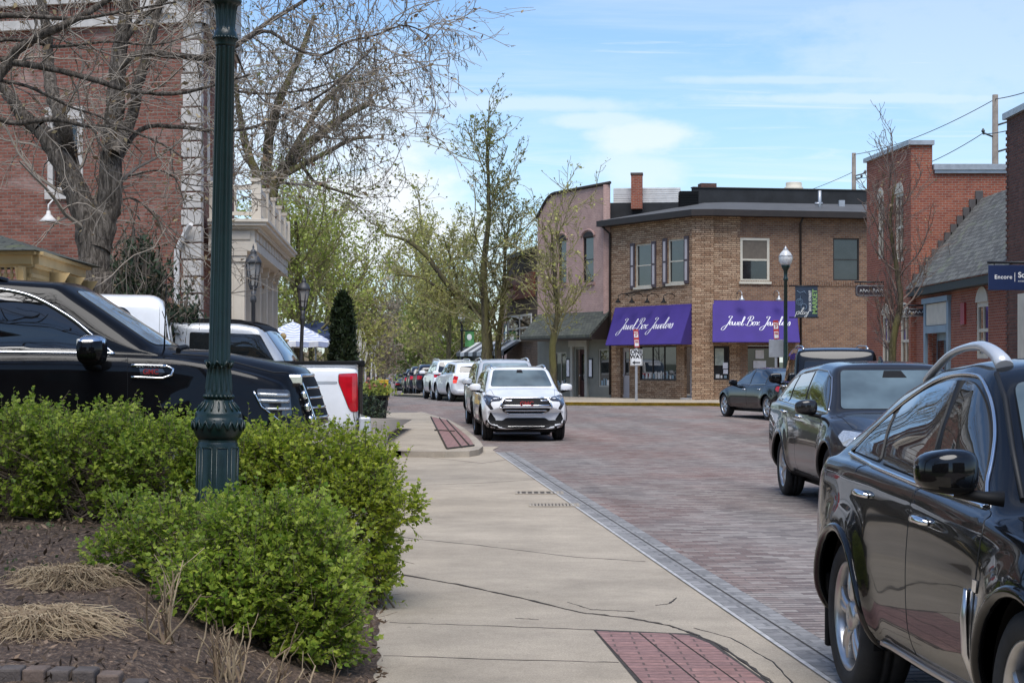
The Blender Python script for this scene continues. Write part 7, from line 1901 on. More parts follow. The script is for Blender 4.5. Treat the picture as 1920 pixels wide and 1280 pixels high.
shrub('hedge', 'green hedge behind the lamp post, bulging out over the sidewalk', 'hedge',
      [((-1.34, 12.55, .60), (.54, .52, .56), 1.5), ((-1.72, 12.4, .62), (.34, .40, .50), .9), ((-1.06, 12.35, .46), (.24, .40, .46), .8), ((-.74, 12.15, .66), (.12, .14, .08), .06), ((-1.9, 12.7, .68), (.30, .4, .46), .5)],
      5000, 7, .037, 'hedge2', 3, None, [(-1.3, 12.5, 0), (-1.6, 12.5, 0), (-1.0, 12.3, 0)], 90, .66)
shrub('hedge', 'long green hedge in front of the black SUV, left of the lamp post', 'hedge',
      [((-4.3, 13.1, 0.85), (.55, .5, .46), 1), ((-3.65, 13.0, 0.87), (.52, .5, .43), 1), ((-3.02, 12.95, 0.85), (.45, .5, .44), 1), ((-2.45, 12.85, 0.80), (.42, .5, .44), 1), ((-2.05, 12.8, 0.73), (.3, .45, .40), .6), ((-5.0, 13.2, 0.87), (.5, .5, .45), .8)],
      7000, 7, .037, 'hedge', 4, None, [(-4.2, 13.0, 0), (-3.6, 12.9, 0), (-3.0, 12.8, 0), (-2.4, 12.8, 0), (-4.9, 13, 0)], 160, .66)
# --- dry ornamental grass, dead stalks, weeds and paver edging
def grass_clump(label, px, D, r, h, n, seed):
    rg = np.random.default_rng(seed); x = (px - 960) * D / F; c = np.array([x, D, float(bedz(x, D))]); a = rg.uniform(0, 2 * np.pi, n); q = rg.random(n)
    b0 = c + np.stack([np.cos(a) * .07, np.sin(a) * .07, np.zeros(n)], 1) * q[:, None] * 2; R = r * (.5 + .65 * rg.random(n)); a2 = a + rg.normal(size=n) * 1.1
    P = []
    for t in np.linspace(0, 1, 7):
        P.append(b0 + np.stack([np.cos(a2) * R * t ** 1.1, np.sin(a2) * R * t ** 1.1, h * (.6 + .6 * q) * np.sin(np.pi * t ** .75) - .02 * t], 1) + rg.normal(size=(n, 3)) * .022 * t + np.stack([np.sin(5 * t + 6 * q + a * 3), np.cos(4 * t + 9 * q), .3 * np.sin(6 * t + 20 * q)], 1) * .06 * t)
    P = np.stack(P, 1); P[:, :, 2] = np.maximum(P[:, :, 2], bedz(P[:, :, 0], P[:, :, 1]) + .006)
    root = rootfix(thing('dry_grass_clump', label, 'grass clump')); V, Q = tubes_batch(P, np.tile(np.linspace(.0034, .0016, 7), (n, 1)), 3); fast_mesh('blades', V, Q, M['straw'], root)
grass_clump('matted tan dry grass clump farther back on the mulch', 130, 9.9, .25, .08, 600, 1)
grass_clump('larger matted tan dry grass clump nearest the paver edging', 74, 8.55, .33, .075, 800, 2)
def stalks(label, px, D, n, h, seed):
    rg = np.random.default_rng(seed); x = (px - 960) * D / F; root = rootfix(thing('dead_stalks', label, 'dead plant'))
    b = np.stack([x + rg.normal(size=n) * .07, D + rg.normal(size=n) * .06, np.full(n, float(bedz(x, D)) - .02)], 1); d = rg.normal(size=(n, 3)) * .32 + np.array([0, 0, 1]); d /= np.linalg.norm(d, axis=1)[:, None]
    L = h * rg.uniform(.5, 1.2, n); P = np.stack([b + d * (L * t)[:, None] + rg.normal(size=(n, 3)) * .012 * t for t in np.linspace(0, 1, 5)], 1); R = np.tile(np.linspace(.006, .003, 5), (n, 1))
    P1, R1 = spawn(P, R, 3, rg, t0=.4, ang=35, ln=h * .3, absolute=True, K=3, wig=.1, lift=.1); V, Q = join([tubes_batch(P, R, 5), tubes_batch(P1, np.maximum(R1, .0018), 4)]); fast_mesh('stalks', V, Q, M['straw'], root)
stalks('sparse pale dead stalks at the bottom edge left of the shrub', 300, 8.6, 12, .34, 1); stalks('pale dead stalks sticking up in front of the nearest shrub', 425, 8.3, 22, .26, 2); stalks('few pale dead stalks under the right part of the nearest shrub', 525, 8.5, 10, .24, 3)
rg = np.random.default_rng(9); n = 1500; x = rg.uniform(-4.2, -1.6, n); y = rg.uniform(8.6, 12.4, n); k = (np.sin(x * 3.1 + 1) * np.sin(y * 2.3) + .35 * rg.normal(size=n) + (y - 10.6) * .5) > .55; x, y = x[k], y[k]
pos = np.stack([x, y, bedz(x, y) + .015 * rg.random(len(x))], 1); V, Q = lobed(pos, rg.normal(size=pos.shape) + np.array([0, 0, .4]), rg.normal(size=pos.shape) * .5 + np.array([0, 0, 1]), rg.uniform(.015, .04, len(x))); tag(fast_mesh('weeds', V, Q, M['weed']), kind='stuff')
n = 5200; x = rg.uniform(-5, -.6, n); y = rg.uniform(6.5, 13, n); k = (XE(y) - x) > -.05; x, y = x[k], y[k]
pos = np.stack([x, y, bedz(x, y) + .008], 1); yd = rg.normal(size=pos.shape); yd[:, 2] *= .3; V, Q = quad_leaves(pos, rg, .035, .35, .15, .5); tag(fast_mesh('mulch_chips', V, Q, leafmat('bark_chips', (.03, .02, .012), (.26, .18, .12), .0, .9)), kind='stuff')
M['paver'] = simple('charcoal_paver', (.085, .070, .062), .9, 0, .35, 14, .008); M['paverb'] = simple('brown_paver', (.13, .095, .075), .9, 0, .35, 14, .008)
for k in range(9):
    D = 7.3 + .015 * k; c = Wp(-70 + k * 46, 1270, D); c.z = float(bedz(c.x, D)); mb = MB(); r = random.Random(k); mb.M = Matrix.Translation((c.x, c.y, c.z)) @ Matrix.Rotation(r.uniform(-.06, .06), 4, 'Z'); mb.box((-.046, -.05, -.12), (.046, .07, .045 + r.uniform(-.006, .006)))
    o = mb.build('edging_block', M['paver'] if k % 3 else M['paverb'], None, bevel=.010)
    tag(o, 'small tumbled paver set in the row edging the mulch bed', 'paver', 'pavers edging the bed')

# unseen bare trees the car windows mirror; the first placed to block sun glint
for k, (x, y, zt2) in enumerate(((-6.4, 7.2, 16), (-11.5, -6.0, 18))):
    make_tree('unseen_bare_tree', ('unseen bare tree beyond the left edge, mirrored by the black SUV and blocking sun glint', 'second bare tree mirrored farther back in the windows of the black SUV')[k], 'tree',
        [([(x, y, 0), (x, y, 4), (x + .2, y, 7), (x - 1.2, y + .2, 11), (x - 2.5, y, zt2)], .42, .10), ([(x + .2, y, 6.5), (x + 1.8, y - .2, 10), (x + 3, y, zt2 - 2)], .28, .08), ([(x, y, 5), (x + 3, y + .3, 8), (x + 6, y, 10)], .2, .05), ([(x, y, 6), (x - 3, y + .3, 8.5), (x - 6, y, 9.5)], .2, .05)], 14,
        [dict(m=9, t0=.2, ang=55, ln=3.4, absolute=True, rr=.3, K=6, wig=.2, lift=.03, rmin=.04), dict(m=6, t0=.2, ang=45, ln=1.6, absolute=True, rr=.5, K=4, wig=.2, rmin=.022), dict(m=3, t0=.2, ang=45, ln=.8, absolute=True, rr=.5, K=3, wig=.2, rmin=.014)], None, ('bark', 'twigdark', 'budtan'), 90 + k, 'unseen bare trees mirrored by the cars')
# ---------------------------------------------------------------- street furniture
m_, n_, b_ = mat('cast_iron_green'); v_ = coords(n_, 'Object')
link(n_, ramp(n_, noise(n_, 9, 6, .65, v_), [(.3, (.002, .012, .010)), (.7, (.004, .023, .019))]), b_.inputs['Base Color']); b_.inputs['Roughness'].default_value = .38; b_.inputs['Coat Weight'].default_value = .15
bump(n_, b_, noise(n_, 60, 4, .6, v_), .002, .5); M['iron'] = m_
M['ironblack'] = simple('black_iron', (.016, .017, .018), .45, .3, .25, 10)
M['irongrey'] = simple('grey_iron', (.06, .062, .066), .5, .3, .25, 10)
m_, n_, b_ = mat('acorn_glass'); b_.inputs['Base Color'].default_value = (.80, .80, .78, 1); b_.inputs['Roughness'].default_value = .25; b_.inputs['Transmission Weight'].default_value = .25
link(n_, ramp(n_, noise(n_, 14, 3, .5, coords(n_, 'Object')), [(.3, (.55, .55, .54)), (.7, (.85, .85, .83))]), b_.inputs['Base Color']); M['globe'] = m_
M['lanternglass'] = glassmat('lantern_glass', (.30, .29, .27), .15)

# --- big fluted post in the planting bed
D = 11.5; s = D / F; bx = (404 - 960) * s; zg = float(bedz(bx, D)) - .03
post = thing('street_lamp', 'large dark green fluted cast iron lamp post rising out of the hedge', 'lamp post', (bx, D, zg)); post.rotation_euler = (0, math.radians(1.08), 0)
Z = lambda py: HC + (HY - py) * s - zg
mb = MB(); R_ = lambda px: px * s
base = [(R_(42), 0), (R_(42), .06), (R_(39), .08), (R_(38.5), .10), (R_(38), Z(832)), (R_(37), Z(829)), (R_(36), Z(826)), (R_(39), Z(820))]
mb.lathe(base, 48, 0)
for k in range(8):        # raised panels of the square-ish base
    a = 2 * math.pi * (k + .5) / 8; mb2 = mb
    for off in (-.27, .27):
        p0 = Vector((math.cos(a + off) * R_(38.2), math.sin(a + off) * R_(38.2), .12)); p1 = Vector((math.cos(a + off) * R_(38.2), math.sin(a + off) * R_(38.2), Z(838))); mb.tube([p0, p1], .0055, 6)
    q0, q1 = a - .27, a + .27
    for zz in (.12, Z(838)): mb.tube([Vector((math.cos(q0 + (q1 - q0) * t) * R_(38.2), math.sin(q0 + (q1 - q0) * t) * R_(38.2), zz)) for t in (0, .25, .5, .75, 1)], .0055, 6)
mb.build('base', M['iron'], post, False)
mb = MB(); mb.lathe([(R_(37), Z(824)), (R_(42), Z(816)), (R_(46), Z(807)), (R_(47.5), Z(798)), (R_(47), Z(789)), (R_(44), Z(783)), (R_(43), Z(781)), (R_(43.5), Z(776)), (R_(42), Z(772)), (R_(41), Z(771)), (R_(36), Z(764)), (R_(30), Z(756)), (R_(26.5), Z(750)), (R_(25), Z(748))], 64, 0)
rr = random.Random(5)
for k in range(18):      # cast acanthus leaves on the bulge and on the cone above
    a = 2 * math.pi * k / 18
    pts = [(R_(47.2), 806, 0), (R_(49), 800, .05), (R_(48.5), 792, .13), (R_(46), 786, .2)]
    mb.tube([Vector((math.cos(a + o) * r_, math.sin(a + o) * r_, Z(py))) for r_, py, o in pts], [.004, .008, .007, .003], 6)
    mb.tube([Vector((math.cos(a - o) * r_, math.sin(a - o) * r_, Z(py))) for r_, py, o in pts], [.003, .006, .005, .002], 6)
    mb.tube([Vector((math.cos(a) * r_, math.sin(a) * r_, Z(py))) for r_, py in ((R_(41), 770), (R_(37), 764), (R_(31), 756), (R_(27), 751))], [.004, .008, .007, .002], 6)
for k in range(20):
    a = 2 * math.pi * k / 20; mb.sphere((math.cos(a) * R_(26), math.sin(a) * R_(26), Z(743)), R_(4), 8, 6)
mb.build('collar', M['iron'], post, False)
mb = MB(); mb.lathe([(R_(25), Z(749)), (R_(26), Z(740)), (R_(25), Z(736)), (R_(25), Z(733)), (R_(26), Z(728), 1), (R_(24), Z(705), 1), (R_(21.5), Z(688), 1), (R_(21.5), Z(686))], 96, 0, flute=16, fd=.14)
for k in range(8):
    a = 2 * math.pi * k / 8; mb.tube([Vector((math.cos(a + o) * r_, math.sin(a + o) * r_, Z(py))) for r_, py, o in ((R_(21.5), 690, -.32), (R_(23), 684, -.2), (R_(26), 677, -.02), (R_(24.5), 681, .16), (R_(22), 690, .32))], [.003, .007, .010, .007, .003], 6)
mb.build('sleeve', M['iron'], post, False)
mb = MB(); mb.lathe([(R_(21), Z(690)), (R_(20.5), Z(680), 1), (R_(17.5), Z(90), 1), (R_(18), Z(86))], 96, 0, flute=12, fd=.16); mb.build('shaft', M['iron'], post, False)
mb = MB(); mb.lathe([(R_(18), Z(88)), (R_(19.5), Z(84)), (R_(19), Z(80)), (R_(21.5), Z(77)), (R_(22), Z(68)), (R_(20), Z(60)), (R_(17.5), Z(57)), (R_(18), Z(50), 1), (R_(20), Z(22), 1), (R_(22), Z(12), 1), (R_(23), Z(10)), (R_(28), Z(7)), (R_(29), Z(0)), (R_(24), Z(-8)), (R_(34), Z(-30)), (R_(36), Z(-40)), (R_(30), Z(-44))], 96, 0, flute=14, fd=.15)
for k in range(22): a = 2 * math.pi * k / 22; mb.sphere((math.cos(a) * R_(21.6), math.sin(a) * R_(21.6), Z(72.5)), R_(3.2), 8, 6)
mb.build('capital', M['iron'], post, False)
mb = MB(); mb.lathe([(R_(26), Z(-44)), (R_(46), Z(-75)), (R_(52), Z(-115)), (R_(46), Z(-160)), (R_(28), Z(-185)), (R_(10), Z(-200)), (0, Z(-205))], 32, 0); mb.build('globe', M['globe'], post, False)

# --- acorn-globe lamps
def acorn(label, px, D, z0, pyg0, pyg1, m, rod=True):
    x = (px - 960) * D / F; s = D / F; zt, zb_ = HC + (HY - pyg0) * s - z0, HC + (HY - pyg1) * s - z0; h = zt - zb_; r = h * .36
    root = thing('street_lamp', label, 'street lamp', (x, D, z0)); H = zb_
    mb = MB(); mb.lathe([(.24, 0), (.24, .12), (.20, .16), (.19, .7), (.15, .78), (.12, .9), (.085, 1.0), (.08, 1.1), (.07, H * .55, 1), (.06, H - .55, 1), (.085, H - .52), (.085, H - .46), (.06, H - .42), (.07, H - .2), (.12, H - .12), (.16, H - .02), (.15, H)], 32, 0, flute=10, fd=.12); mb.build('post', m, root, False)
    mb = MB(); mb.lathe([(r * .62, H), (r * .85, H + h * .10), (r, H + h * .28), (r * .98, H + h * .45), (r * .80, H + h * .60), (r * .45, H + h * .74), (r * .30, H + h * .80)], 24, 0); mb.build('globe', M['globe'], root, False)
    mb = MB(); mb.lathe([(r * .98, H + h * .44), (r * 1.04, H + h * .46), (r * 1.02, H + h * .49), (r * .98, H + h * .48)], 24, 0); mb.lathe([(r * .34, H + h * .78), (r * .30, H + h * .86), (r * .12, H + h * .92), (r * .10, H + h * .98), (0, H + h)], 16, 0); mb.build('cap', M['galv'], root, False)
    return root
acorn('green lamp post with frosted acorn globe standing before the second purple awning', 1473, 63, .25, 461, 497, M['iron'])
acorn('black lamp post with acorn globe beside the green banner up the street', 866, 96, .02, 583, 602, M['ironblack'])
acorn('smaller more distant lamp post with acorn globe left of the green banner', 831, 140, -.5, 627, 641, M['ironblack'])
# --- gas-style lanterns by the porch
def lantern(label, px, D, py_top, py_bot, wpx, m, lean=0):
    x = (px - 960) * D / F; s = D / F; z0 = .42; root = thing('lantern_post', label, 'lantern', (x, D, z0)); root.rotation_euler = (0, math.radians(lean), 0)
    zt = HC + (HY - py_top) * s - z0; zb_ = HC + (HY - py_bot) * s - z0; r = wpx * s / 2; h = zt - zb_
    mb = MB(); mb.lathe([(.09, 0), (.09, .25), (.06, .35), (.036, .5), (.034, zb_ - .2), (.05, zb_ - .18), (.05, zb_ - .12), (.03, zb_ - .08), (.05, zb_)], 16, 0); mb.build('post', m, root, False)
    zc = zb_ + h * .10; ze = zb_ + h * .58
    mb = MB(); n = 6
    for k in range(n):
        a0, a1 = 2 * math.pi * k / n, 2 * math.pi * (k + 1) / n; P = lambda a, rr, z: Vector((rr * math.cos(a), rr * math.sin(a), z)); mb.poly([P(a0, r * .48, zc), P(a1, r * .48, zc), P(a1, r * .88, ze), P(a0, r * .88, ze)])
    mb.build('glazing', M['lanternglass'], root)
    mb = MB()
    for k in range(n):
        a0, a1 = 2 * math.pi * k / n, 2 * math.pi * (k + 1) / n; mb.tube([P(a0, r * .48, zc), P(a0, r * .9, ze)], .011, 5); mb.tube([P(a0, r * .48, zc), P(a1, r * .48, zc)], .012, 5); mb.tube([P(a0, r * .62, zc + (ze - zc) * .33), P(a1, r * .62, zc + (ze - zc) * .33)], .009, 5); mb.tube([P(a0, .03, zb_ - .02), P(a0, r * .48, zc)], .010, 5)
    mb.build('frame', m, root, False)
    mb = MB(); mb.lathe([(r * 1.0, ze - .01), (r * 1.05, ze + .01), (r * .92, ze + h * .08), (r * .55, ze + h * .17), (r * .34, ze + h * .20), (r * .42, ze + h * .22), (r * .30, ze + h * .27), (r * .10, ze + h * .30), (r * .14, ze + h * .34), (r * .05, ze + h * .38), (0, zt)], 18, 0); mb.build('hood', m, root, False)
lantern('black lantern post close to the porch columns, the taller of the pair', 475, 29.8, 456, 545, 30, M['irongrey'])
lantern('lantern on a slightly leaning grey pole in front of the striped umbrella', 559, 33.5, 514, 582, 25, M['irongrey'], 2.2)

# --- signs
def sign_post(name, label, px, D, z0, zt):
    x = (px - 960) * D / F; root = thing(name, label, 'sign', (x, D, z0)); mb = MB(); mb.box((-.028, -.02, 0), (.028, .02, zt)); mb.box((-.045, -.012, 0), (-.028, .012, zt)); mb.box((.028, -.012, 0), (.045, .012, zt)); mb.build('pole', M['galv'], root); return root
def plate(root, w, h, z, m, y=-.035, name='panel', rim=None, x=0):
    mb = MB(); mb.box((x - w / 2, y, z - h / 2), (x + w / 2, y + .008, z + h / 2)); o = mb.build(name, m, root, bevel=.004)
    return o
M['signwhite'] = simple('sign_white', (.74, .74, .72), .5, 0, .08, 6); M['signred'] = simple('sign_red', (.42, .03, .03), .5, 0, .2, 5)
D = 66.9; s = D / F; z0 = .33
ow = sign_post('street_sign', 'white ONE WAY sign with black arrow under a narrow red no-parking plate', 1193, D, z0, HC + (HY - 622) * s - z0)
Zs = lambda py: HC + (HY - py) * s - z0
pn = plate(ow, 22.5 * s, 30 * s, Zs(670), M['signwhite'])
mb = MB(); w_, h_ = 22.5 * s, 30 * s; y = -.0375
for a, b in (((-.46, -.46), (.46, -.435)), ((-.46, .435), (.46, .46)), ((-.46, -.46), (-.43, .46)), ((.43, -.46), (.46, .46))): mb.box((a[0] * w_, y, Zs(670) + a[1] * h_), (b[0] * w_, y + .003, Zs(670) + b[1] * h_))
zc = Zs(679.5); mb.prism([(-.36 * w_, y, zc), (-.12 * w_, y, zc - .12 * h_), (-.12 * w_, y, zc - .045 * h_), (.34 * w_, y, zc - .045 * h_), (.34 * w_, y, zc + .045 * h_), (-.12 * w_, y, zc + .045 * h_), (-.12 * w_, y, zc + .12 * h_)], (0, .003, 0)); mb.build('arrow', M['ink'], pn)
text_mesh('ONE\nWAY', .20, M['ink'], pn, None, Vector((0, -.039, Zs(664.2))), (1, 0, 0), (0, 0, 1), .002, bold=.008)
def restrict(root, zc, tilt):
    mb = MB(); w2, h2 = .095, .33; mb.box((-w2, -.035, -h2), (w2, -.028, h2)); o = mb.build('restriction_plate', M['signred'], root, bevel=.004); o.location = (0, -.01, zc); o.rotation_euler = (0, tilt, 0)
    mb = MB(); mb.box((-w2 + .022, -.038, .03), (w2 - .022, -.0355, .25)); mb.box((-w2 + .022, -.038, -.29), (w2 - .022, -.0355, -.06)); q = mb.build('plate_field', M['signwhite'], o)
    text_mesh('NO', .11, M['signred'], q, None, Vector((0, -.040, .19)), (1, 0, 0), (0, 0, 1), .001, bold=.004); text_mesh('P', .12, M['signred'], q, None, Vector((0, -.040, .09)), (1, 0, 0), (0, 0, 1), .001, bold=.004); text_mesh('ANY\nTIME', .058, M['signred'], q, None, Vector((0, -.040, -.13)), (1, 0, 0), (0, 0, 1), .001, bold=.003)
restrict(ow, Zs(634), math.radians(-4))
D = 63.5; s = D / F
bk2 = sign_post('street_sign', 'grey back of a street sign with a red no-parking plate, beside the acorn lamp', 1455, D, .3, HC + (HY - 606) * s - .3); Zs = lambda py: HC + (HY - py) * s - .3
plate(bk2, 27 * s, 33 * s, Zs(653), M['galv']); restrict(bk2, Zs(618), math.radians(-3))
# banner on the lamp post
D = 63; s = D / F; ban = thing('street_banner', 'dark blue banner with green and white market lettering hung on the acorn lamp post', 'banner', (Wp(1477, HY, D).x, D, 0))
M['navyb'] = simple('navy_banner', (.020, .035, .060), .8, 0, .3, 1.5); M['bgreen'] = simple('banner_green', (.22, .36, .12), .7); M['bwhite'] = simple('banner_white', (.62, .64, .62), .7); M['bblue'] = simple('banner_blue', (.16, .24, .34), .7)
X = lambda px: (px - 1477) * s; Zs = lambda py: HC + (HY - py) * s
mb = MB(); mb.box((X(1491), -.012, Zs(594)), (X(1533), .0, Zs(537))); cl = mb.build('cloth', M['navyb'], ban)
mb = MB(); mb.tube([(.05, -.005, Zs(536)), (X(1535), -.005, Zs(536))], .022, 6); mb.tube([(.05, -.005, Zs(595)), (X(1535), -.005, Zs(595))], .022, 6); mb.build('bracket', M['ironblack'], ban, False)
text_mesh('MARKET', .225, M['bgreen'], cl, None, Vector((X(1528), -.014, Zs(565.5))), (0, 0, 1), (-1, 0, 0), .001, bold=.008)
text_mesh('BRICK STREET', .115, M['bwhite'], cl, None, Vector((X(1519), -.014, Zs(564))), (0, 0, 1), (-1, 0, 0), .001, bold=.003)
mb = MB()
def ring(cx, cz, r): mb.tube([(cx + r * math.cos(t), -.016, cz + r * math.sin(t)) for t in np.linspace(0, 2 * math.pi, 20)[:-1]], .008, 4, closed=True)
ring(X(1499), Zs(566), .11); ring(X(1499), Zs(566), .06); ring(X(1507), Zs(575), .10)
mb.tube([(X(1494), -.016, Zs(545)), (X(1500), -.016, Zs(549)), (X(1508), -.016, Zs(546)), (X(1512), -.016, Zs(553))], .010, 4); mb.tube([(X(1499), -.016, Zs(566)), (X(1502), -.016, Zs(553)), (X(1507), -.016, Zs(575))], .008, 4); mb.build('bicycle_drawing', M['bblue'], cl, False)
def place(u, v): return Vector((X(1492.5) + u, -.018, Zs(590) + v))
GLY['p'] = ([[(.0, .42), (-.08, -.4)], [(.0, .36), (.25, .46), (.34, .24), (.2, .02), (.0, .08), (.4, .08)]], .42); GLY['a'] = ([[(.36, .40), (.14, .44), (.03, .2), (.14, .0), (.34, .3), (.36, .05), (.46, .06)]], .46); GLY['y'] = ([[(.0, .42), (.10, .10), (.34, .42)], [(.36, .42), (.22, -.3), (.0, -.36), (.1, -.1), (.44, .1)]], .44)
script('play', .25, place, .010, 'lettering', M['bwhite'], cl, weight=.8)
# green banner far up the street
D = 96; s = D / F; gb_ = thing('street_banner', 'small green banner hanging from the far black lamp post', 'banner', (Wp(869, HY, D).x, D, 0)); X = lambda px: (px - 869) * s; Zs = lambda py: HC + (HY - py) * s
mb = MB(); mb.box((X(872), -.012, Zs(650)), (X(889), .0, Zs(621))); c_ = mb.build('cloth', simple('green_banner', (.06, .22, .07), .7, 0, .6, 2.2), gb_)
mb = MB(); mb.tube([(X(867), 0, Zs(620)), (X(893), 0, Zs(620))], .03, 6); mb.tube([(X(867), 0, Zs(651)), (X(889), 0, Zs(651))], .03, 6); mb.build('bracket', M['ironblack'], gb_, False)
mb = MB(); mb.sphere((X(880), -.012, Zs(632)), .14, 10, 6, 0, (1, .08, 1.2)); mb.build('emblem', M['bwhite'], c_, False)
# hanging shop signs
def hang_sign(label, x0, y0, x1, y1, D, m, barpx=None, yaw=0):
    s = D / F; c = Wp((x0 + x1) / 2, (y0 + y1) / 2, D); root = thing('hanging_sign', label, 'sign', c, yaw); w, h = (x1 - x0) * s / 2, (y1 - y0) * s / 2
    mb = MB(); pts = fillet([(-w, -h), (w, -h), (w, h), (-w, h)], h * .5, 4); mb.prism([(a, -.03, b) for a, b in pts], (0, .06, 0)); p = mb.build('panel', m, root)
    mb = MB(); pts = [(a * .93, -.033, b * .84) for a, b in pts]; mb.tube(pts, .010, 4, closed=True); mb.build('border', M['galv'], p, False)
    mb = MB()
    if barpx: mb.tube([((barpx[0] - (x0 + x1) / 2) * s, 0, h + .09), ((barpx[1] - (x0 + x1) / 2) * s, 0, h + .09)], .028, 6); mb.sphere(((barpx[1] - (x0 + x1) / 2) * s, 0, h + .09), .05, 8, 6)
    for q in (-.7, .7): mb.tube([(w * q, 0, h), (w * q, 0, h + .09)], .012, 5)
    mb.build('hanger', M['ironblack'], root, False)
    return root, p, w, h
M['signdark'] = simple('dark_plum_sign', (.030, .020, .024), .6, 0, .3, 4)
r_, p_, w, h = hang_sign('dark plaque with pale curly script on the brown brick wall behind the bare tree', 1604, 534, 1666, 556, 60, M['signdark'], (1602, 1668))
def scrib(root, w, h, seed):
    rr = random.Random(seed); mb = MB(); x = -w * .75
    while x < w * .72:
        hh = rr.uniform(.25, .75) * h; wd_ = rr.uniform(.05, .11); mb.tube([(x, -.036, -h * .3), (x + wd_ * .4, -.036, hh * .6), (x + wd_ * .7, -.036, hh * .2), (x + wd_, -.036, -h * .25)], .011, 4); x += wd_ * rr.uniform(.95, 1.6)
    mb.build('lettering', M['bwhite'], root, False)
scrib(p_, w, h, 3)
r_, p_, w, h = hang_sign('small plum shop sign on an iron bracket beside the blue-grey door', 1698, 578, 1738, 593, 56, M['signdark'], (1694, 1754))
scrib(p_, w, h, 6)
D = 40; s = D / F; c = Wp(1918, 518, D); en = thing('hanging_sign', 'navy blue estate agent sign with white lettering hung from a dark bar', 'sign', c); X = lambda px: (px - 1918) * s; Zs = lambda py: (518 - py) * s
M['navy'] = simple('navy_sign', (.006, .018, .070), .45, 0, .12, 2)
mb = MB(); mb.box((X(1853), -.03, Zs(544)), (X(1985), .03, Zs(497))); p_ = mb.build('panel', M['navy'], en, bevel=.006)
mb = MB(); mb.tube([(X(1851), 0, Zs(492)), (12.52 - c.x, 0, Zs(492))], .028, 8); [mb.tube([(X(q), 0, Zs(498)), (X(q), 0, Zs(492))], .012, 5) for q in (1864, 1974)]; mb.build('bar', M['ironblack'], en, False)
text_mesh('Encore', .128, M['signwhite'], p_, None, Vector((X(1880.5), -.033, Zs(519.5))), (1, 0, 0), (0, 0, 1), .001, bold=.002, spacing=1.08)
text_mesh("Sotheby's", .165, M['signwhite'], p_, None, Vector((X(1908), -.033, Zs(516))), (1, 0, 0), (0, 0, 1), .001, align='LEFT', bold=.004)
text_mesh('INTERNATIONAL REALTY', .050, M['signwhite'], p_, None, Vector((X(1908), -.033, Zs(527.5))), (1, 0, 0), (0, 0, 1), .001, align='LEFT')
mb = MB(); mb.box((X(1901.5), -.034, Zs(528)), (X(1902.5), -.031, Zs(511))); mb.build('divider', M['signwhite'], p_)
# --- patio umbrellas, fence post, planter, bin
def umbrella(label, px, D, ptop, pbot, rad, mats, sides=8, scallop=True):
    x = (px - 960) * D / F; s = D / F; root = thing('patio_umbrella', label, 'umbrella', (x, D, .3)); zt, zb_ = HC + (HY - ptop) * s - .3, HC + (HY - pbot) * s - .3
    mb = MB(); nr = 17
    for k in range(sides):
        a0, a1 = 2 * math.pi * k / sides + .2, 2 * math.pi * (k + 1) / sides + .2
        for j in range(nr):
            def p(a, t, sag): return Vector((rad * t * math.cos(a), rad * t * math.sin(a), zt - (zt - zb_) * t ** 1.15 - sag * .06 * math.sin(math.pi * t)))
            am = (a0 + a1) / 2; t0, t1 = j / nr, (j + 1) / nr; cm = math.cos((a1 - a0) / 2)
            q = lambda a, t: p(a, t, 0); m_ = lambda t: p(am, t * cm, 1)
            mb.poly([q(a0, t0), q(a0, t1), m_(t1), m_(t0)], j % 2); mb.poly([m_(t0), m_(t1), q(a1, t1), q(a1, t0)], j % 2)
        e0, e1 = p(a0, 1, 0), p(a1, 1, 0); em = p(am, cm, 1); d = Vector((0, 0, -.16)); mb.poly([e0, e0 + d, em + d, em], 0); mb.poly([em, em + d, e1 + d, e1], 1)
    mb.build('canopy', mats, root); mb = MB(); mb.tube([(0, 0, 0), (0, 0, zt + .06)], .025, 8); mb.lathe([(.25, 0), (.25, .06), (.04, .1)], 16, 0); mb.build('pole', M['galv'], root, False)
umbrella('white patio umbrella with thin blue stripes left of the clipped evergreen', 549, 56, 603, 642, 1.25, [simple('umbrella_white', (.66, .66, .68), .8), simple('umbrella_stripe', (.34, .38, .52), .8)], 10)
umbrella('navy patio umbrella partly hidden behind the striped one', 592, 60, 600, 632, 1.3, [simple('umbrella_navy', (.022, .035, .085), .8), simple('umbrella_navy_b', (.026, .04, .095), .8)])
D = 35; c = Wp(531, HY, D); fp = thing('fence_post', 'cream wooden fence post with ball finial left of the leaning lantern', 'fence post', (c.x, D, .3)); s = D / F; zt = HC + (HY - 640) * s - .3
mb = MB(); mb.box((-.075, -.075, 0), (.075, .075, zt)); mb.box((-.10, -.10, zt), (.10, .10, zt + .04)); mb.build('shaft', M['cream'], fp, bevel=.01); mb = MB(); mb.sphere((0, 0, zt + .10), .065, 12, 8); mb.build('finial', M['cream'], fp, False)
D = 52; c = Wp(700, 785, D); pl = thing('planter', 'dark square planter filled with flowers at the end of the sidewalk', 'planter', (c.x, D, KZ - .005)); s = D / F
mb = MB(); w = .40; h = 40 * s
for a, b in (((-w, -w), (w, -w)), ((w, -w), (w, w)), ((w, w), (-w, w)), ((-w, w), (-w, -w))):
    mb.poly([(a[0] * .86, a[1] * .86, 0), (b[0] * .86, b[1] * .86, 0), (b[0], b[1], h), (a[0], a[1], h)])
mb.box((-w - .04, -w - .04, h), (w + .04, w + .04, h + .06)); mb.build('tub', M['plastic'], pl); rg = np.random.default_rng(6); n = 700
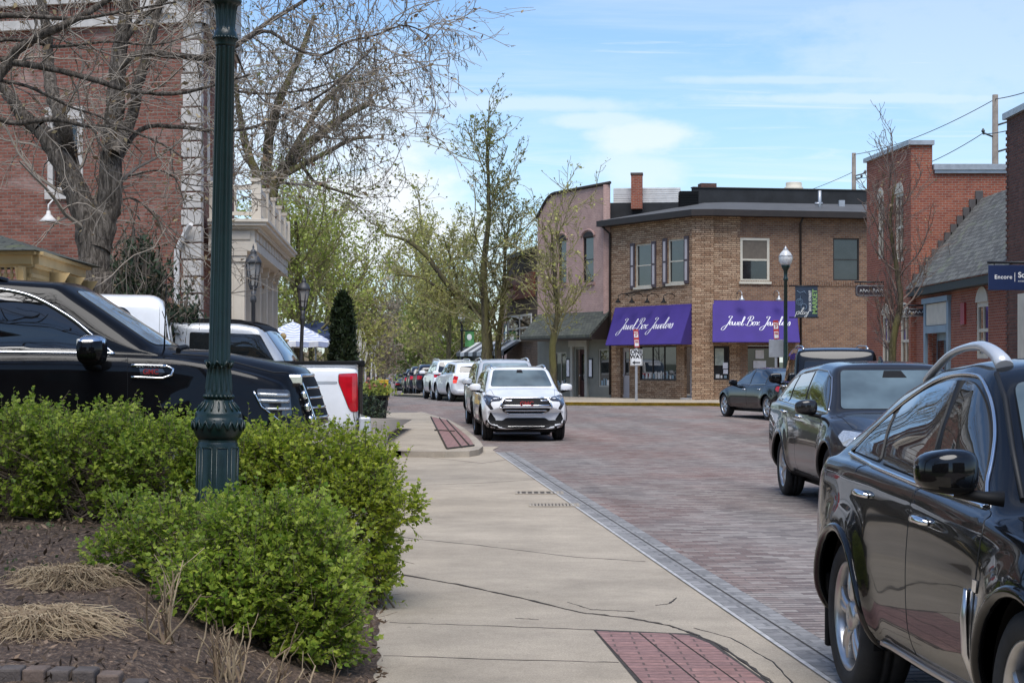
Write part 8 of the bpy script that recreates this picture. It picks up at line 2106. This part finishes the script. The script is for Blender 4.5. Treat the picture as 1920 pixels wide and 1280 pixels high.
pos = np.stack([rg.normal(size=n) * .28, rg.normal(size=n) * .25, h + .05 + np.abs(rg.normal(size=n)) * .16], 1); V, Q = quad_leaves(pos, rg, .10, .7, .6, .4); o = fast_mesh('plants', V, Q, M['spring'], pl); o['kind'] = 'stuff'
pos = np.stack([rg.normal(size=110) * .26, rg.normal(size=110) * .22, h + .20 + np.abs(rg.normal(size=110)) * .14], 1); V, Q = quad_leaves(pos, rg, .075, 1, .2, .3); fast_mesh('blossoms', V, Q, leafmat('pansies', (.30, .06, .03), (.55, .28, .22), .2), pl)
shrub('low_shrub', 'low grey-green shrubs at the sidewalk edge before the planter', 'shrub', [((-4.05, 49.5, .30), (.42, .5, .30), 1), ((-4.7, 49.6, .35), (.5, .5, .34), 1), ((-5.4, 49.8, .4), (.5, .5, .4), 1)], 700, 6, .085, 'juniper', 8, None, None, floor=False)
D = 66; c = Wp(718, HY, D); nb = thing('newspaper_box', 'small yellow newspaper box beyond the planter', 'newspaper box', (c.x, D, .12)); mb = MB(); mb.box((-.2, -.18, .25), (.2, .18, .95)); mb.box((-.21, -.19, .95), (.21, .19, 1.0)); mb.build('case', simple('yellow_box', (.62, .38, .02), .5), nb, bevel=.02); mb = MB(); mb.box((-.15, -.188, .55), (.15, -.181, .88)); mb.build('window', M['dglass'], nb); mb = MB(); [mb.box((a - .02, -.14, 0), (a + .02, -.10, .25)) for a in (-.16, .16)]; [mb.box((a - .02, .10, 0), (a + .02, .14, .25)) for a in (-.16, .16)]; mb.build('legs', M['ironblack'], nb)
c = Wp(672, HY, 44); mb = MB(); mb.box((c.x - .10, 43.9, .12), (c.x + .10, 44.1, 1.65)); mb.box((c.x - .14, 43.86, 1.65), (c.x + .14, 44.14, 1.70)); tag(mb.build('bollard', M['trimdark'], None, bevel=.01), 'dark square post standing behind the pickup tail', 'post')
# pale sapling trunks
rr = random.Random(8)
for k in range(10):
    px = 658 + k * 5.2 + rr.uniform(-1.5, 1.5); D = 70 + k * 4 + rr.uniform(-2, 2); c = Wp(px, HY, D); zt = HC + (HY - rr.uniform(628, 655)) * D / F; sp_ = thing('sapling', 'thin pale bare sapling in the cluster behind the planter', 'sapling', (c.x, D, .1), 0, 'pale saplings lining the left sidewalk')
    mb = MB(); mb.tube([(rr.uniform(-.06, .06) * (q > 0), 0, (zt + .3) * q) for q in (0, .3, .6, 1)], [.055, .05, .04, .02], 6)
    for q in range(9):
        a = rr.uniform(0, 6.28); z = rr.uniform(.5, 1) * zt; mb.tube([(0, 0, z), (math.cos(a) * .25, math.sin(a) * .2, z + .35), (math.cos(a) * .35, math.sin(a) * .3, z + .8)], [.016, .012, .008], 4)
    mb.build('trunk', M['limestone'] if k % 2 else M['bark'], sp_, False)
# --- utility poles and wires
def pole(label, px, ytop, D, arms):
    x = (px - 960) * D / F; s = D / F; zt = HC + (HY - ytop) * s; root = thing('utility_pole', label, 'utility pole', (x, D, 0)); mb = MB(); mb.tube([(0, 0, -1), (0, 0, zt)], [.26, .17], 10); mb.build('mast', M['wood'], root, False)
    for y0, dx, L in arms:
        z = HC + (HY - y0) * s; mb = MB(); mb.tube([(0, 0, z - .25), (dx * L, -.2, z)], .055, 6); mb.sphere((dx * L, -.2, z + .10), .11, 8, 6); mb.tube([(dx * L, -.2, z - .05), (dx * L, -.2, z + .25)], .05, 6); mb.build('insulator_arm', M['irongrey'], root, False)
    return root
pole('tall weathered utility pole behind the red brick hall', 1866, 178, 105, ((250, -1, .75), (228, 1, .8), (278, 1, .8)))
pole('shorter utility pole above the flat roof of the corner shop', 1601, 287, 150, ((325, 1, .9), (333, 1, .6)))
def wire(a, b, sag, label):
    mb = MB(); mb.tube([a + (b - a) * t + Vector((0, 0, -sag * 4 * t * (1 - t))) for t in np.linspace(0, 1, 20)], .026, 4); tag(mb.build('power_line', M['irongrey'], None, False), label, 'cable')
wire(Wp(1866, 186, 105), Wp(1601, 290, 150), .5, 'topmost power line between the two utility poles'); wire(Wp(1866, 186, 105), Wp(2080, 100, 70), .3, 'power line rising to the right from the top of the tall pole')
wire(Wp(1843, 250, 105), Wp(1604, 333, 150), .8, 'lower power line running left from the bracket of the tall pole'); wire(Wp(1843, 252, 105), Wp(2080, 160, 70), .4, 'lower power line running right from the bracket of the tall pole')
wire(Wp(1601, 322, 150), Wp(1440, 378, 200), .3, 'thin power line sloping left from the shorter pole')
